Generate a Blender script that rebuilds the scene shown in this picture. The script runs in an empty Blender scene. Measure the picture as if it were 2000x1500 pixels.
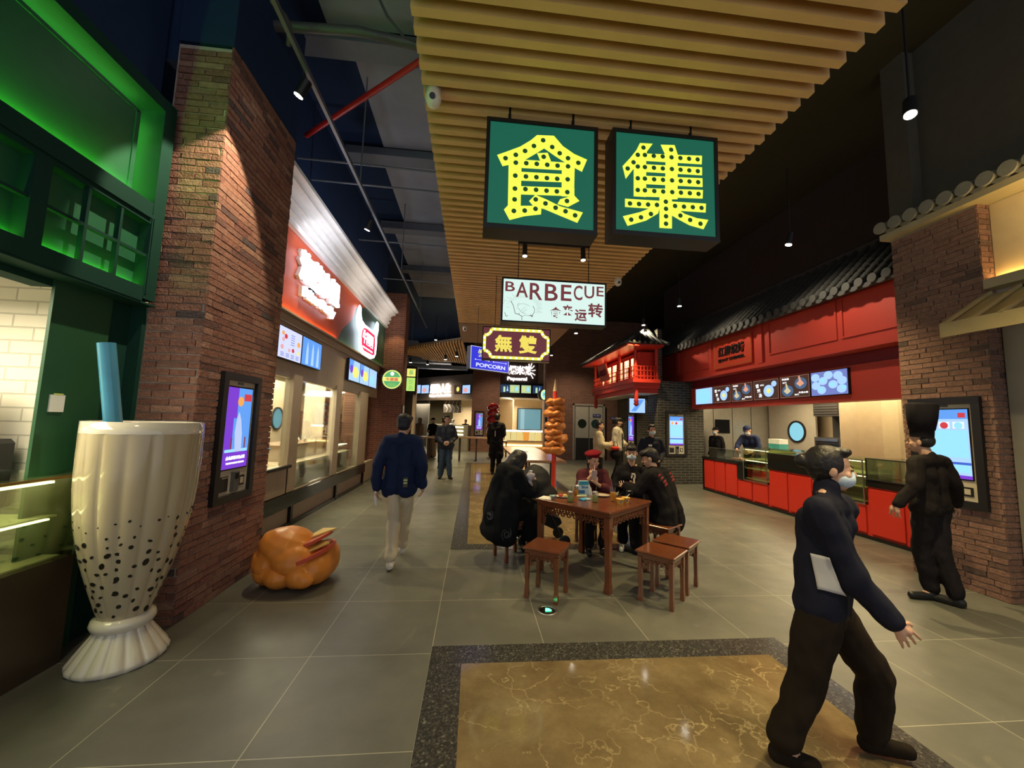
import bpy, math, random
import numpy as np
from mathutils import Vector, Matrix, noise, Euler
random.seed(7)
PI = math.pi
SC = bpy.context.scene
COL = SC.collection
# ------------------------------------------------------------------ camera calibration
FPX, CAMH = 760.0, 1.6
_rho = math.radians(1.65)
_d1 = np.array([925 - 1000, 822 - 750, FPX]); _d1 /= np.linalg.norm(_d1)
_p = math.atan((75 * math.sin(_rho) + 72 * math.cos(_rho)) / FPX)
_up = np.array([math.sin(_rho) * math.cos(_p), -math.cos(_rho) * math.cos(_p), math.sin(_p)])
_up -= _d1 * _up.dot(_d1); _up /= np.linalg.norm(_up)
_X = np.cross(_d1, _up)
if _X[0] < 0: _X = -_X
_R = np.array([_X, _d1, _up])          # world = R @ camera(x right, y down, z forward)
CAMP = np.array([0, 0, CAMH])
def _ray(x, y): return _R @ np.array([x - 1000, y - 750, FPX])
def fl(x, y, z=0.0):                    # point at height z seen at pixel
    r = _ray(x, y); return Vector(CAMP + r * ((z - CAMH) / r[2]))
def pX(x, y, X0):
    r = _ray(x, y); return Vector(CAMP + r * (X0 / r[0]))
def pY(x, y, Y0):
    r = _ray(x, y); return Vector(CAMP + r * (Y0 / r[1]))

# ------------------------------------------------------------------ materials
MATS = {}
def mat(name, col=(.5, .5, .5), rough=.5, metal=0., emit=None, es=1., alpha=1., trans=0., var=.12, vscale=8., bump=0., bscale=40., coat=0., spec=.5, ior=1.45):
    if name in MATS: return MATS[name]
    if rough >= .75 and spec == .5: spec = .15
    m = bpy.data.materials.new(name); m.use_nodes = True; MATS[name] = m
    nt = m.node_tree; N = nt.nodes; L = nt.links
    b = N['Principled BSDF']
    b.inputs['Roughness'].default_value = rough; b.inputs['Metallic'].default_value = metal
    b.inputs['Alpha'].default_value = alpha; b.inputs['Transmission Weight'].default_value = trans
    b.inputs['Coat Weight'].default_value = coat; b.inputs['Coat Roughness'].default_value = .1
    b.inputs['Specular IOR Level'].default_value = spec; b.inputs['IOR'].default_value = ior
    b.inputs['Base Color'].default_value = (*col, 1)
    if emit:
        b.inputs['Emission Color'].default_value = (*emit, 1); b.inputs['Emission Strength'].default_value = es
    tc = N.new('ShaderNodeTexCoord')
    if var > 0 and trans == 0:
        nz = N.new('ShaderNodeTexNoise'); nz.inputs['Scale'].default_value = vscale; nz.inputs['Detail'].default_value = 4
        L.new(tc.outputs['Object'], nz.inputs['Vector'])
        mx = N.new('ShaderNodeMix'); mx.data_type = 'RGBA'
        mx.inputs['A'].default_value = (*[c * (1 - var) for c in col], 1); mx.inputs['B'].default_value = (*[min(1, c * (1 + var)) for c in col], 1)
        L.new(nz.outputs['Fac'], mx.inputs['Factor']); L.new(mx.outputs['Result'], b.inputs['Base Color'])
    if bump > 0:
        nb = N.new('ShaderNodeTexNoise'); nb.inputs['Scale'].default_value = bscale; nb.inputs['Detail'].default_value = 5
        L.new(tc.outputs['Object'], nb.inputs['Vector'])
        bp = N.new('ShaderNodeBump'); bp.inputs['Strength'].default_value = bump; bp.inputs['Distance'].default_value = .02
        L.new(nb.outputs['Fac'], bp.inputs['Height']); L.new(bp.outputs['Normal'], b.inputs['Normal'])
    return m
def em(name, col=None, s=1., **k):           # a lit surface: screen, sign face, lamp
    if name in MATS: return MATS[name]
    return mat(name, tuple(c * .05 for c in col), .5, emit=col, es=s * (.72 if s <= 2 else 1), var=0, **k)
def ramp(nt, fac, stops):
    r = nt.nodes.new('ShaderNodeValToRGB'); e = r.color_ramp.elements
    e[0].position, e[0].color = stops[0][0], (*stops[0][1], 1)
    e[1].position, e[1].color = stops[-1][0], (*stops[-1][1], 1)
    for p, c in stops[1:-1]:
        q = e.new(p); q.color = (*c, 1)
    nt.links.new(fac, r.inputs['Fac']); return r.outputs['Color']
def bricks_mat(name, stops, rough=.85):  # colour varies from brick to brick (each brick is its own mesh island)
    m = mat(name, (.4, .2, .15), rough, var=0, bump=.5, bscale=60); nt = m.node_tree; N = nt.nodes; L = nt.links
    g = N.new('ShaderNodeNewGeometry'); c = ramp(nt, g.outputs['Random Per Island'], stops)
    nz = N.new('ShaderNodeTexNoise'); nz.inputs['Scale'].default_value = 30; nz.inputs['Detail'].default_value = 5
    tc = N.new('ShaderNodeTexCoord'); L.new(tc.outputs['Object'], nz.inputs['Vector'])
    mx = N.new('ShaderNodeMix'); mx.data_type = 'RGBA'; mx.blend_type = 'MULTIPLY'; mx.inputs['Factor'].default_value = 1
    k = ramp(nt, nz.outputs['Fac'], [(.25, (.65, .65, .65)), (.75, (1.15, 1.12, 1.1))])
    L.new(c, mx.inputs['A']); L.new(k, mx.inputs['B']); L.new(mx.outputs['Result'], N['Principled BSDF'].inputs['Base Color'])
    return m
def bricktex_mat(name, c1, c2, mortar, axis='XZ', w=.24, h=.062):
    m = mat(name, c1, .85, var=0); nt = m.node_tree; N = nt.nodes; L = nt.links; b = N['Principled BSDF']
    tc = N.new('ShaderNodeTexCoord'); sx = N.new('ShaderNodeSeparateXYZ'); cx = N.new('ShaderNodeCombineXYZ')
    L.new(tc.outputs['Object'], sx.inputs[0]); L.new(sx.outputs[axis[0]], cx.inputs[0]); L.new(sx.outputs['Z'], cx.inputs[1])
    bt = N.new('ShaderNodeTexBrick'); L.new(cx.outputs[0], bt.inputs['Vector'])
    bt.inputs['Color1'].default_value = (*c1, 1); bt.inputs['Color2'].default_value = (*c2, 1); bt.inputs['Mortar'].default_value = (*mortar, 1)
    bt.inputs['Scale'].default_value = 1; bt.inputs['Brick Width'].default_value = w; bt.inputs['Row Height'].default_value = h
    bt.inputs['Mortar Size'].default_value = .006; bt.inputs['Mortar Smooth'].default_value = .2
    L.new(bt.outputs['Color'], b.inputs['Base Color'])
    bp = N.new('ShaderNodeBump'); bp.invert = True; bp.inputs['Strength'].default_value = .8; bp.inputs['Distance'].default_value = .01
    L.new(bt.outputs['Fac'], bp.inputs['Height']); L.new(bp.outputs['Normal'], b.inputs['Normal'])
    return m

# ------------------------------------------------------------------ mesh builder
class MB:
    def __init__(s): s.v = []; s.f = []; s.m = []; s.sm = []
    def add(s, vs, fs, m=None, smooth=False):
        o = len(s.v); s.v.extend([tuple(x) for x in vs])
        for f in fs: s.f.append([o + i for i in f]); s.m.append(m); s.sm.append(smooth)
        return s
    def box(s, x0, x1, y0, y1, z0, z1, m=None, bev=0):
        x0, x1 = min(x0, x1), max(x0, x1); y0, y1 = min(y0, y1), max(y0, y1); z0, z1 = min(z0, z1), max(z0, z1)
        if bev:
            b = min(bev, (x1 - x0) / 2.01, (y1 - y0) / 2.01, (z1 - z0) / 2.01)
            xs, ys, zs = (x0, x1), (y0, y1), (z0, z1); V = []; idx = {}
            for i in (0, 1):
                for j in (0, 1):
                    for k in (0, 1):
                        si, sj, sk = (b, -b)[i], (b, -b)[j], (b, -b)[k]
                        idx[i, j, k, 'x'] = len(V); V.append((xs[i], ys[j] + sj, zs[k] + sk))
                        idx[i, j, k, 'y'] = len(V); V.append((xs[i] + si, ys[j], zs[k] + sk))
                        idx[i, j, k, 'z'] = len(V); V.append((xs[i] + si, ys[j] + sj, zs[k]))
            F = []
            for i in (0, 1): F.append([idx[i, j, k, 'x'] for j, k in ((0, 0), (1, 0), (1, 1), (0, 1))][::1 if i else -1])
            for j in (0, 1): F.append([idx[i, j, k, 'y'] for i, k in ((0, 0), (1, 0), (1, 1), (0, 1))][::-1 if j else 1])
            for k in (0, 1): F.append([idx[i, j, k, 'z'] for i, j in ((0, 0), (1, 0), (1, 1), (0, 1))][::1 if k else -1])
            for j in (0, 1):
                for k in (0, 1): F.append([idx[0, j, k, 'y'], idx[1, j, k, 'y'], idx[1, j, k, 'z'], idx[0, j, k, 'z']])
            for i in (0, 1):
                for k in (0, 1): F.append([idx[i, 0, k, 'x'], idx[i, 1, k, 'x'], idx[i, 1, k, 'z'], idx[i, 0, k, 'z']])
            for i in (0, 1):
                for j in (0, 1): F.append([idx[i, j, 0, 'x'], idx[i, j, 1, 'x'], idx[i, j, 1, 'y'], idx[i, j, 0, 'y']])
            for i in (0, 1):
                for j in (0, 1):
                    for k in (0, 1): F.append([idx[i, j, k, a] for a in 'xyz'])
            return s.add(V, F, m)
        return s.add([(x0, y0, z0), (x1, y0, z0), (x1, y1, z0), (x0, y1, z0), (x0, y0, z1), (x1, y0, z1), (x1, y1, z1), (x0, y1, z1)],
                     [(0, 3, 2, 1), (4, 5, 6, 7), (0, 1, 5, 4), (1, 2, 6, 5), (2, 3, 7, 6), (3, 0, 4, 7)], m)
    def obox(s, c, u, v, w, m=None):     # box from centre and three half-vectors
        c, u, v, w = map(Vector, (c, u, v, w))
        V = [c + a * u + b * v + d * w for d in (-1, 1) for a, b in ((-1, -1), (1, -1), (1, 1), (-1, 1))]
        return s.add(V, [(0, 3, 2, 1), (4, 5, 6, 7), (0, 1, 5, 4), (1, 2, 6, 5), (2, 3, 7, 6), (3, 0, 4, 7)], m)
    def bar(s, a, b, w, h, m=None, upv=(0, 0, 1)):
        a, b = Vector(a), Vector(b); d = (b - a); L = d.length / 2; d.normalize(); side = d.cross(Vector(upv))
        if side.length < 1e-4: side = d.cross(Vector((0, 1, 0)))
        side.normalize(); up = side.cross(d)
        return s.obox((a + b) / 2, d * L, side * w / 2, up * h / 2, m)
    def quad(s, a, b, c, d, m=None): return s.add([a, b, c, d], [(0, 1, 2, 3)], m)
    def tube(s, pts, r, n=10, m=None, closed=False):
        pts = [Vector(p) for p in pts]; rr = r if isinstance(r, (list, tuple)) else [r] * len(pts)
        V = []; prev = None
        for i, p in enumerate(pts):
            a = pts[max(i - 1, 0)]; b = pts[min(i + 1, len(pts) - 1)]; d = (b - a).normalized()
            if prev is None:
                x = d.cross(Vector((0, 0, 1)));
                if x.length < 1e-3: x = d.cross(Vector((1, 0, 0)))
            else: x = prev - d * prev.dot(d)
            x.normalize(); prev = x; y = d.cross(x)
            for k in range(n):
                t = 2 * PI * k / n; V.append(p + (x * math.cos(t) + y * math.sin(t)) * rr[i])
        F = [(i * n + k, i * n + (k + 1) % n, (i + 1) * n + (k + 1) % n, (i + 1) * n + k) for i in range(len(pts) - 1) for k in range(n)]
        s.add(V, F, m, True)
        s.add(V[:n], [tuple(range(n))[::-1]], m); s.add(V[-n:], [tuple(range(n))], m)
        return s
    def lathe(s, prof, c=(0, 0, 0), n=32, m=None, mod=None, cap=True, smooth=True):   # prof: (r, z); mod(angle, t, r) -> r
        V = []; P = len(prof)
        for i, (r, z) in enumerate(prof):
            for k in range(n):
                t = 2 * PI * k / n; q = mod(t, z, r) if mod else r
                V.append((c[0] + q * math.cos(t), c[1] + q * math.sin(t), c[2] + z))
        F = [(i * n + k, i * n + (k + 1) % n, (i + 1) * n + (k + 1) % n, (i + 1) * n + k) for i in range(P - 1) for k in range(n)]
        s.add(V, F, m, smooth)
        if cap:
            if prof[0][0] > 1e-4: s.add(V[:n], [tuple(range(n))[::-1]], m)
            if prof[-1][0] > 1e-4: s.add(V[-n:], [tuple(range(n))], m)
        return s
    def disc(s, c, nrm, r, m=None, n=24, th=.004, rx=None):    # thin round plate
        c, z = Vector(c), Vector(nrm).normalized(); x = z.cross(Vector((0, 0, 1)))
        if x.length < 1e-3: x = Vector((1, 0, 0))
        x.normalize(); y = z.cross(x); rx = rx or r
        V = [c + x * math.cos(2 * PI * k / n) * rx + y * math.sin(2 * PI * k / n) * r + z * d for d in (0, th) for k in range(n)]
        s.add(V, [tuple(range(n)), tuple(range(n, 2 * n))] + [(k, (k + 1) % n, n + (k + 1) % n, n + k) for k in range(n)], m); return s
    def prism(s, pts, d, m=None):        # polygon (3D, planar) extruded by vector d
        pts = [Vector(p) for p in pts]; d = Vector(d); n = len(pts)
        return s.add(pts + [p + d for p in pts], [tuple(range(n))[::-1], tuple(range(n, 2 * n))] + [(k, (k + 1) % n, n + (k + 1) % n, n + k) for k in range(n)], m)
    def cap(s, a, b, ra, rb=None, n=12, m=None, fl=1., flv=(0, 1, 0)):   # tapered limb with round ends; fl flattens along flv
        rb = ra if rb is None else rb; a, b = Vector(a), Vector(b); d = b - a
        if d.length < 1e-5: d = Vector((0, 0, 1e-4))
        d.normalize(); x = d.cross(Vector((0, 1, 0)))
        if x.length < .1: x = d.cross(Vector((1, 0, 0)))
        x.normalize(); y = d.cross(x); V = []; K = 4; rings = []
        for k in range(1, K + 1): t = -PI / 2 + PI / 2 * k / K; rings.append((a, ra, t))
        for k in range(0, K): t = PI / 2 * k / K; rings.append((b, rb, t))
        V.append(a - d * ra)
        for c, r, t in rings:
            for k in range(n):
                q = 2 * PI * k / n; V.append(c + d * math.sin(t) * r + (x * math.cos(q) + y * math.sin(q)) * r * math.cos(t))
        V.append(b + d * rb)
        if fl != 1:
            fv = Vector(flv).normalized(); mid = (a + b) / 2
            V = [p + fv * ((fl - 1) * (p - mid).dot(fv)) for p in V]
        R = len(rings); F = [(0, 1 + (k + 1) % n, 1 + k) for k in range(n)]
        for i in range(R - 1):
            for k in range(n): F.append((1 + i * n + k, 1 + i * n + (k + 1) % n, 1 + (i + 1) * n + (k + 1) % n, 1 + (i + 1) * n + k))
        e = 1 + R * n; o = 1 + (R - 1) * n; F += [(e, o + k, o + (k + 1) % n) for k in range(n)]
        return s.add(V, F, m, True)
    def ell(s, c, r, m=None, rot=None, n=16):
        c = Vector(c); V = []; K = n // 2; M = rot or Matrix.Identity(3)
        V.append(c + M @ Vector((0, 0, -r[2])))
        for i in range(1, K):
            t = -PI / 2 + PI * i / K
            for k in range(n):
                q = 2 * PI * k / n; V.append(c + M @ Vector((r[0] * math.cos(t) * math.cos(q), r[1] * math.cos(t) * math.sin(q), r[2] * math.sin(t))))
        V.append(c + M @ Vector((0, 0, r[2]))); R = K - 1
        F = [(0, 1 + (k + 1) % n, 1 + k) for k in range(n)]
        for i in range(R - 1):
            for k in range(n): F.append((1 + i * n + k, 1 + i * n + (k + 1) % n, 1 + (i + 1) * n + (k + 1) % n, 1 + (i + 1) * n + k))
        e = 1 + R * n; o = 1 + (R - 1) * n; F += [(e, o + k, o + (k + 1) % n) for k in range(n)]
        return s.add(V, F, m, True)
    def build(s, name, m=None, parent=None, loc=None, rz=0):
        me = bpy.data.meshes.new(name); me.from_pydata(s.v, [], s.f)
        used = []
        for q in s.m:
            q = q or m
            if q not in used: used.append(q)
        for q in used: me.materials.append(q)
        ix = {q: i for i, q in enumerate(used)}
        me.polygons.foreach_set('material_index', [ix[q or m] for q in s.m])
        me.polygons.foreach_set('use_smooth', s.sm); me.update()
        o = bpy.data.objects.new(name, me); COL.objects.link(o)
        if parent: o.parent = parent
        if loc is not None: o.location = loc
        if rz: o.rotation_euler.z = rz
        return o
def tag(o, label, cat, group=None, kind=None):
    if label: o['label'] = label
    if cat: o['category'] = cat
    if group: o['group'] = group
    if kind: o['kind'] = kind
    return o
def thing(name, label, cat, loc=(0, 0, 0), rz=0, group=None):
    o = bpy.data.objects.new(name, None); COL.objects.link(o); o.empty_display_size = .1
    o.location = loc; o.rotation_euler.z = rz
    return tag(o, label, cat, group)
def struct(name, mb, m=None, parent=None):
    o = mb.build(name, m, parent)
    if not parent: o['kind'] = 'structure'
    return o
def dup(root, loc, rz, label=None, group=None):
    r = root.copy(); COL.objects.link(r); r.location = loc; r.rotation_euler = (0, 0, rz)
    if label: r['label'] = label
    if group: r['group'] = group
    for ch in list(root.children):
        c = ch.copy(); COL.objects.link(c); c.parent = r
        for g in ch.children:
            d = g.copy(); COL.objects.link(d); d.parent = c
    return r
def vox(name, mb, m, parent=None, size=.01, smooth=3, amp=0, sc=6., seed=0, amp2=0, sc2=20., fn=None):
    """fuse overlapping pieces into one continuous surface"""
    t = mb.build('tmp', m); r = t.modifiers.new('r', 'REMESH'); r.mode = 'VOXEL'; r.voxel_size = size; r.use_smooth_shade = True
    if smooth:
        q = t.modifiers.new('s', 'SMOOTH'); q.iterations = smooth; q.factor = .5
    dg = bpy.context.evaluated_depsgraph_get()
    me = bpy.data.meshes.new_from_object(t.evaluated_get(dg)); old = t.data
    bpy.data.objects.remove(t); bpy.data.meshes.remove(old)
    if amp or amp2 or fn:
        nv = len(me.vertices); co = np.empty(nv * 3); no = np.empty(nv * 3)
        me.vertices.foreach_get('co', co); me.vertices.foreach_get('normal', no); co = co.reshape(-1, 3); no = no.reshape(-1, 3)
        for i in range(nv):
            p = Vector(co[i]); d = 0
            if amp: d += amp * noise.noise(p * sc + Vector((seed * 3.1, seed, 0)))
            if amp2: d += amp2 * noise.noise(Vector((p.x * sc2, p.y * sc2, p.z * sc2 * .6 + seed)))
            if fn: d += fn(p)
            co[i] += no[i] * d
        me.vertices.foreach_set('co', co.ravel())
    me.materials.clear(); me.materials.append(m); me.name = name
    for p in me.polygons: p.use_smooth = True
    o = bpy.data.objects.new(name, me); COL.objects.link(o)
    if parent: o.parent = parent
    return o
def text_mesh(txt, w, h, bold=0., ext=.004, keep=False):
    """lettering as mesh in the xy plane, centred, fitted to w x h; returns verts, faces"""
    c = bpy.data.curves.new('t', 'FONT'); c.body = txt; c.size = 1; c.offset = bold; c.extrude = .02; c.resolution_u = 3
    o = bpy.data.objects.new('t', c); COL.objects.link(o)
    dg = bpy.context.evaluated_depsgraph_get(); me = bpy.data.meshes.new_from_object(o.evaluated_get(dg))
    V = np.array([v.co[:] for v in me.vertices]); F = [tuple(p.vertices) for p in me.polygons]
    bpy.data.objects.remove(o); bpy.data.curves.remove(c); bpy.data.meshes.remove(me)
    if len(V) == 0: return [], []
    lo, hi = V.min(0), V.max(0); s = hi - lo; k = np.array([w / max(s[0], 1e-6), h / max(s[1], 1e-6)])
    if keep: k[:] = min(k)
    V[:, :2] = (V[:, :2] - (lo + hi)[:2] / 2) * k; V[:, 2] = (V[:, 2] - lo[2]) / max(s[2], 1e-6) * ext
    return V, F
def put_text(mb, txt, c, u, v, w, h, m, bold=0., ext=.004, keep=False):
    u, v = Vector(u).normalized(), Vector(v).normalized(); n = u.cross(v); c = Vector(c)
    V, F = text_mesh(txt, w, h, bold, ext, keep)
    mb.add([c + u * p[0] + v * p[1] + n * p[2] for p in V], F, m)
def brick_face(mb, o, u, n, W, H, mb_m, bw=.235, bh=.059, gap=.009, d=.007, hole=None, start=0, zbase=0):
    """one wall face laid with separate slightly uneven bricks; o lower corner, u along, n outwards"""
    o, u, n = Vector(o), Vector(u).normalized(), Vector(n).normalized(); rows = int(H / bh)
    for r in range(rows):
        z0 = r * bh; x = -bw * .5 if (r + start) % 2 else 0
        x -= random.uniform(0, .03)
        while x < W:
            L = bw * random.choice((1, 1, 1, .82, 1.1)); a = max(x, 0); b = min(x + L - gap, W); x += L
            if b - a < .03: continue
            if hole:
                for h in hole:
                    if z0 + bh * .5 > h[2] and z0 + bh * .5 < h[3] and a < h[1] and b > h[0]:
                        if a < h[0]: b = h[0]
                        elif b > h[1]: a = h[1]
                        else: b = a
                if b - a < .02: continue
            j = random.uniform(-.003, .003); t = random.uniform(-.0025, .0025); dd = d + j
            c = o + u * (a + b) / 2 + Vector((0, 0, z0 + bh / 2 + t)) + n * (dd / 2 - .006)
            mb.obox(c, u * (b - a) / 2, n * (dd / 2 + .006), Vector((0, 0, (bh - gap) / 2 + random.uniform(-.0015, .0015))), mb_m)
# ================================================================== MATERIALS
BRK = bricks_mat('red_brick', [(0, (.11, .09, .09)), (.12, (.24, .115, .09)), (.45, (.34, .175, .125)), (.8, (.28, .15, .115)), (1, (.42, .25, .18))])
BRKP = bricks_mat('brown_brick', [(0, (.11, .08, .07)), (.15, (.22, .13, .10)), (.6, (.29, .17, .13)), (1, (.26, .15, .115))])
MORT = mat('mortar', (.50, .44, .36), .95, bump=.3)
MORTD = mat('mortar_grey', (.32, .27, .21), .95, bump=.3)
FARB = bricktex_mat('far_brown_brick', (.22, .11, .08), (.15, .08, .06), (.30, .20, .15), 'XZ')
FARBY = bricktex_mat('far_brown_brick_side', (.24, .12, .085), (.16, .085, .065), (.3, .2, .15), 'YZ')
GREYB = bricktex_mat('grey_brick', (.065, .06, .05), (.04, .038, .034), (.20, .19, .155), 'XZ', .26, .072)
GREYBY = bricktex_mat('grey_brick_side', (.075, .07, .058), (.045, .042, .036), (.2, .19, .155), 'YZ', .26, .072)
DARKW = mat('dark_paint_blue_light', (.020, .040, .100), .75)  # dark paint with the bluish light of the left side put into its colour
DARKR = mat('dark_paint_brown_light', (.050, .044, .026), .8)  # dark paint again, here with the brownish light put into its colour
GREEN = mat('green_paint', (.012, .075, .030), .55)
GREEND = mat('deep_green_and_shade', (.008, .045, .032), .8, spec=.2)
WOODS = mat('slat_wood', (.72, .45, .19), .55, var=.15, vscale=3)
BLACK = mat('black_metal', (.012, .012, .014), .4)
BLACKG = mat('black_gloss', (.008, .008, .010), .12)
CREAM = mat('cream_panel', (.52, .42, .31), .5)
CREAMD = mat('taupe_panel', (.42, .34, .26), .45)
WHITEW = mat('white_paint', (.75, .72, .66), .5)
REDP = mat('red_paint', (.50, .030, .018), .38, var=.08, vscale=2)
REDS = mat('red_paint_fascia', (.55, .060, .040), .45, var=.08, vscale=2)
STEEL = mat('brushed_steel', (.55, .54, .52), .3, 1.)
TILEG = mat('roof_tile_grey', (.06, .06, .058), .7, bump=.4)
GLASS = mat('clear_glass', (.95, 1, .97), .02, trans=1., ior=1.15, var=0, spec=.6)
# thin panes: mostly see-through, mirror-like sheen
def pane_mat(name, tint=(.9, .95, .92), a=.12, rough=.03):
    m = bpy.data.materials.new(name); m.use_nodes = True; nt = m.node_tree; N = nt.nodes; L = nt.links
    N.remove(N['Principled BSDF']); out = N['Material Output']
    t = N.new('ShaderNodeBsdfTransparent'); t.inputs[0].default_value = (*tint, 1); g = N.new('ShaderNodeBsdfGlossy'); g.inputs['Roughness'].default_value = rough
    nz = N.new('ShaderNodeTexNoise'); nz.inputs['Scale'].default_value = 2
    fr = N.new('ShaderNodeFresnel'); fr.inputs['IOR'].default_value = 1.5; mx = N.new('ShaderNodeMixShader'); md = N.new('ShaderNodeMath'); md.operation = 'MULTIPLY_ADD'
    md.inputs[1].default_value = .55; L.new(fr.outputs[0], md.inputs[0]); m2 = N.new('ShaderNodeMath'); m2.operation = 'MULTIPLY'; m2.inputs[1].default_value = a * .4
    L.new(nz.outputs['Fac'], m2.inputs[0]); L.new(m2.outputs[0], md.inputs[2])
    L.new(md.outputs[0], mx.inputs[0]); L.new(t.outputs[0], mx.inputs[1]); L.new(g.outputs[0], mx.inputs[2]); L.new(mx.outputs[0], out.inputs['Surface'])
    MATS[name] = m; return m
PANE = pane_mat('thin_glass'); PANEG = pane_mat('greenish_glass', (.93, .98, .86), .12)

# ---- floor: large grey stone tiles with pale grout
def floor_material():
    m = mat('grey_stone_tiles', (.2, .2, .18), .3, var=0); nt = m.node_tree; N = nt.nodes; L = nt.links; b = N['Principled BSDF']
    tc = N.new('ShaderNodeTexCoord'); mp = N.new('ShaderNodeMapping'); mp.inputs['Location'].default_value = (.23, -2.88 + 8.0, 0)
    L.new(tc.outputs['Object'], mp.inputs['Vector'])
    bt = N.new('ShaderNodeTexBrick'); bt.offset = 0; bt.inputs['Scale'].default_value = 1; bt.inputs['Brick Width'].default_value = .8; bt.inputs['Row Height'].default_value = .8
    bt.inputs['Mortar Size'].default_value = .0028; bt.inputs['Mortar Smooth'].default_value = .1
    bt.inputs['Color1'].default_value = (.112, .112, .096, 1); bt.inputs['Color2'].default_value = (.135, .135, .114, 1); bt.inputs['Mortar'].default_value = (.34, .33, .26, 1)
    L.new(mp.outputs[0], bt.inputs['Vector'])
    n1 = N.new('ShaderNodeTexNoise'); n1.inputs['Scale'].default_value = 1.6; n1.inputs['Detail'].default_value = 9; n1.inputs['Roughness'].default_value = .65
    L.new(tc.outputs['Object'], n1.inputs['Vector'])
    k = ramp(nt, n1.outputs['Fac'], [(.3, (.72, .73, .72)), (.55, (1, 1, 1)), (.75, (1.28, 1.25, 1.15))])
    mx = N.new('ShaderNodeMix'); mx.data_type = 'RGBA'; mx.blend_type = 'MULTIPLY'; mx.inputs['Factor'].default_value = 1
    L.new(bt.outputs['Color'], mx.inputs['A']); L.new(k, mx.inputs['B'])
    # pale dried water marks
    n2 = N.new('ShaderNodeTexNoise'); n2.inputs['Scale'].default_value = 3.1; n2.inputs['Detail'].default_value = 3; n2.inputs['Distortion'].default_value = 1.2
    L.new(tc.outputs['Object'], n2.inputs['Vector']); k2 = ramp(nt, n2.outputs['Fac'], [(.66, (0, 0, 0)), (.74, (.35, .35, .35))])
    m3 = N.new('ShaderNodeMix'); m3.data_type = 'RGBA'; L.new(k2, m3.inputs['Factor']); L.new(mx.outputs['Result'], m3.inputs['A']); m3.inputs['B'].default_value = (.24, .23, .18, 1)
    L.new(m3.outputs['Result'], b.inputs['Base Color'])
    n3 = N.new('ShaderNodeTexNoise'); n3.inputs['Scale'].default_value = 5; n3.inputs['Detail'].default_value = 6; L.new(tc.outputs['Object'], n3.inputs['Vector'])
    rr = N.new('ShaderNodeMapRange'); rr.inputs['To Min'].default_value = .27; rr.inputs['To Max'].default_value = .5; L.new(n3.outputs['Fac'], rr.inputs['Value']); L.new(rr.outputs[0], b.inputs['Roughness'])
    bp = N.new('ShaderNodeBump'); bp.invert = True; bp.inputs['Strength'].default_value = .3; bp.inputs['Distance'].default_value = .003
    L.new(bt.outputs['Fac'], bp.inputs['Height']); L.new(bp.outputs['Normal'], b.inputs['Normal'])
    return m
def marble_material():
    m = mat('tan_marble', (.5, .38, .2), .08, var=0); nt = m.node_tree; N = nt.nodes; L = nt.links; b = N['Principled BSDF']
    tc = N.new('ShaderNodeTexCoord'); nz = N.new('ShaderNodeTexNoise'); nz.inputs['Scale'].default_value = 2.4; nz.inputs['Detail'].default_value = 8; nz.inputs['Roughness'].default_value = .7
    L.new(tc.outputs['Object'], nz.inputs['Vector'])
    c = ramp(nt, nz.outputs['Fac'], [(.3, (.115, .082, .042)), (.5, (.175, .13, .068)), (.7, (.24, .185, .10))])
    dn = N.new('ShaderNodeTexNoise'); dn.inputs['Scale'].default_value = 5; dn.inputs['Detail'].default_value = 6; L.new(tc.outputs['Object'], dn.inputs['Vector'])
    ad = N.new('ShaderNodeVectorMath'); ad.operation = 'SCALE'; ad.inputs['Scale'].default_value = .55; L.new(dn.outputs['Color'], ad.inputs[0])
    a2 = N.new('ShaderNodeVectorMath'); L.new(tc.outputs['Object'], a2.inputs[0]); L.new(ad.outputs[0], a2.inputs[1])
    vo = N.new('ShaderNodeTexVoronoi'); vo.feature = 'DISTANCE_TO_EDGE'; vo.inputs['Scale'].default_value = 3.6; L.new(a2.outputs[0], vo.inputs['Vector'])
    k = ramp(nt, vo.outputs['Distance'], [(0, (.8, .8, .8)), (.012, (.3, .3, .3)), (.03, (0, 0, 0))])
    n4 = N.new('ShaderNodeTexNoise'); n4.inputs['Scale'].default_value = 2.2; L.new(tc.outputs['Object'], n4.inputs['Vector']); k4 = ramp(nt, n4.outputs['Fac'], [(.42, (0, 0, 0)), (.62, (1, 1, 1))])
    mm = N.new('ShaderNodeMix'); mm.data_type = 'RGBA'; mm.blend_type = 'MULTIPLY'; mm.inputs['Factor'].default_value = 1; L.new(k, mm.inputs['A']); L.new(k4, mm.inputs['B'])
    m3 = N.new('ShaderNodeMix'); m3.data_type = 'RGBA'; L.new(mm.outputs['Result'], m3.inputs['Factor']); L.new(c, m3.inputs['A']); m3.inputs['B'].default_value = (.46, .38, .21, 1)
    L.new(m3.outputs['Result'], b.inputs['Base Color']); return m
def granite_material():
    m = mat('speckled_granite', (.06, .06, .06), .22, var=0); nt = m.node_tree; N = nt.nodes; L = nt.links; b = N['Principled BSDF']
    tc = N.new('ShaderNodeTexCoord'); v = N.new('ShaderNodeTexVoronoi'); v.inputs['Scale'].default_value = 95; L.new(tc.outputs['Object'], v.inputs['Vector'])
    c = ramp(nt, v.outputs['Color'], [(0, (.022, .022, .022)), (.55, (.042, .042, .040)), (.8, (.075, .073, .066)), (.98, (.20, .195, .17))])
    L.new(c, b.inputs['Base Color']); return m
FLOORM, MARB, GRAN = floor_material(), marble_material(), granite_material()
struct('floor', MB().box(-6, 10.5, -3, 27, -.1, 0), FLOORM)
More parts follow.
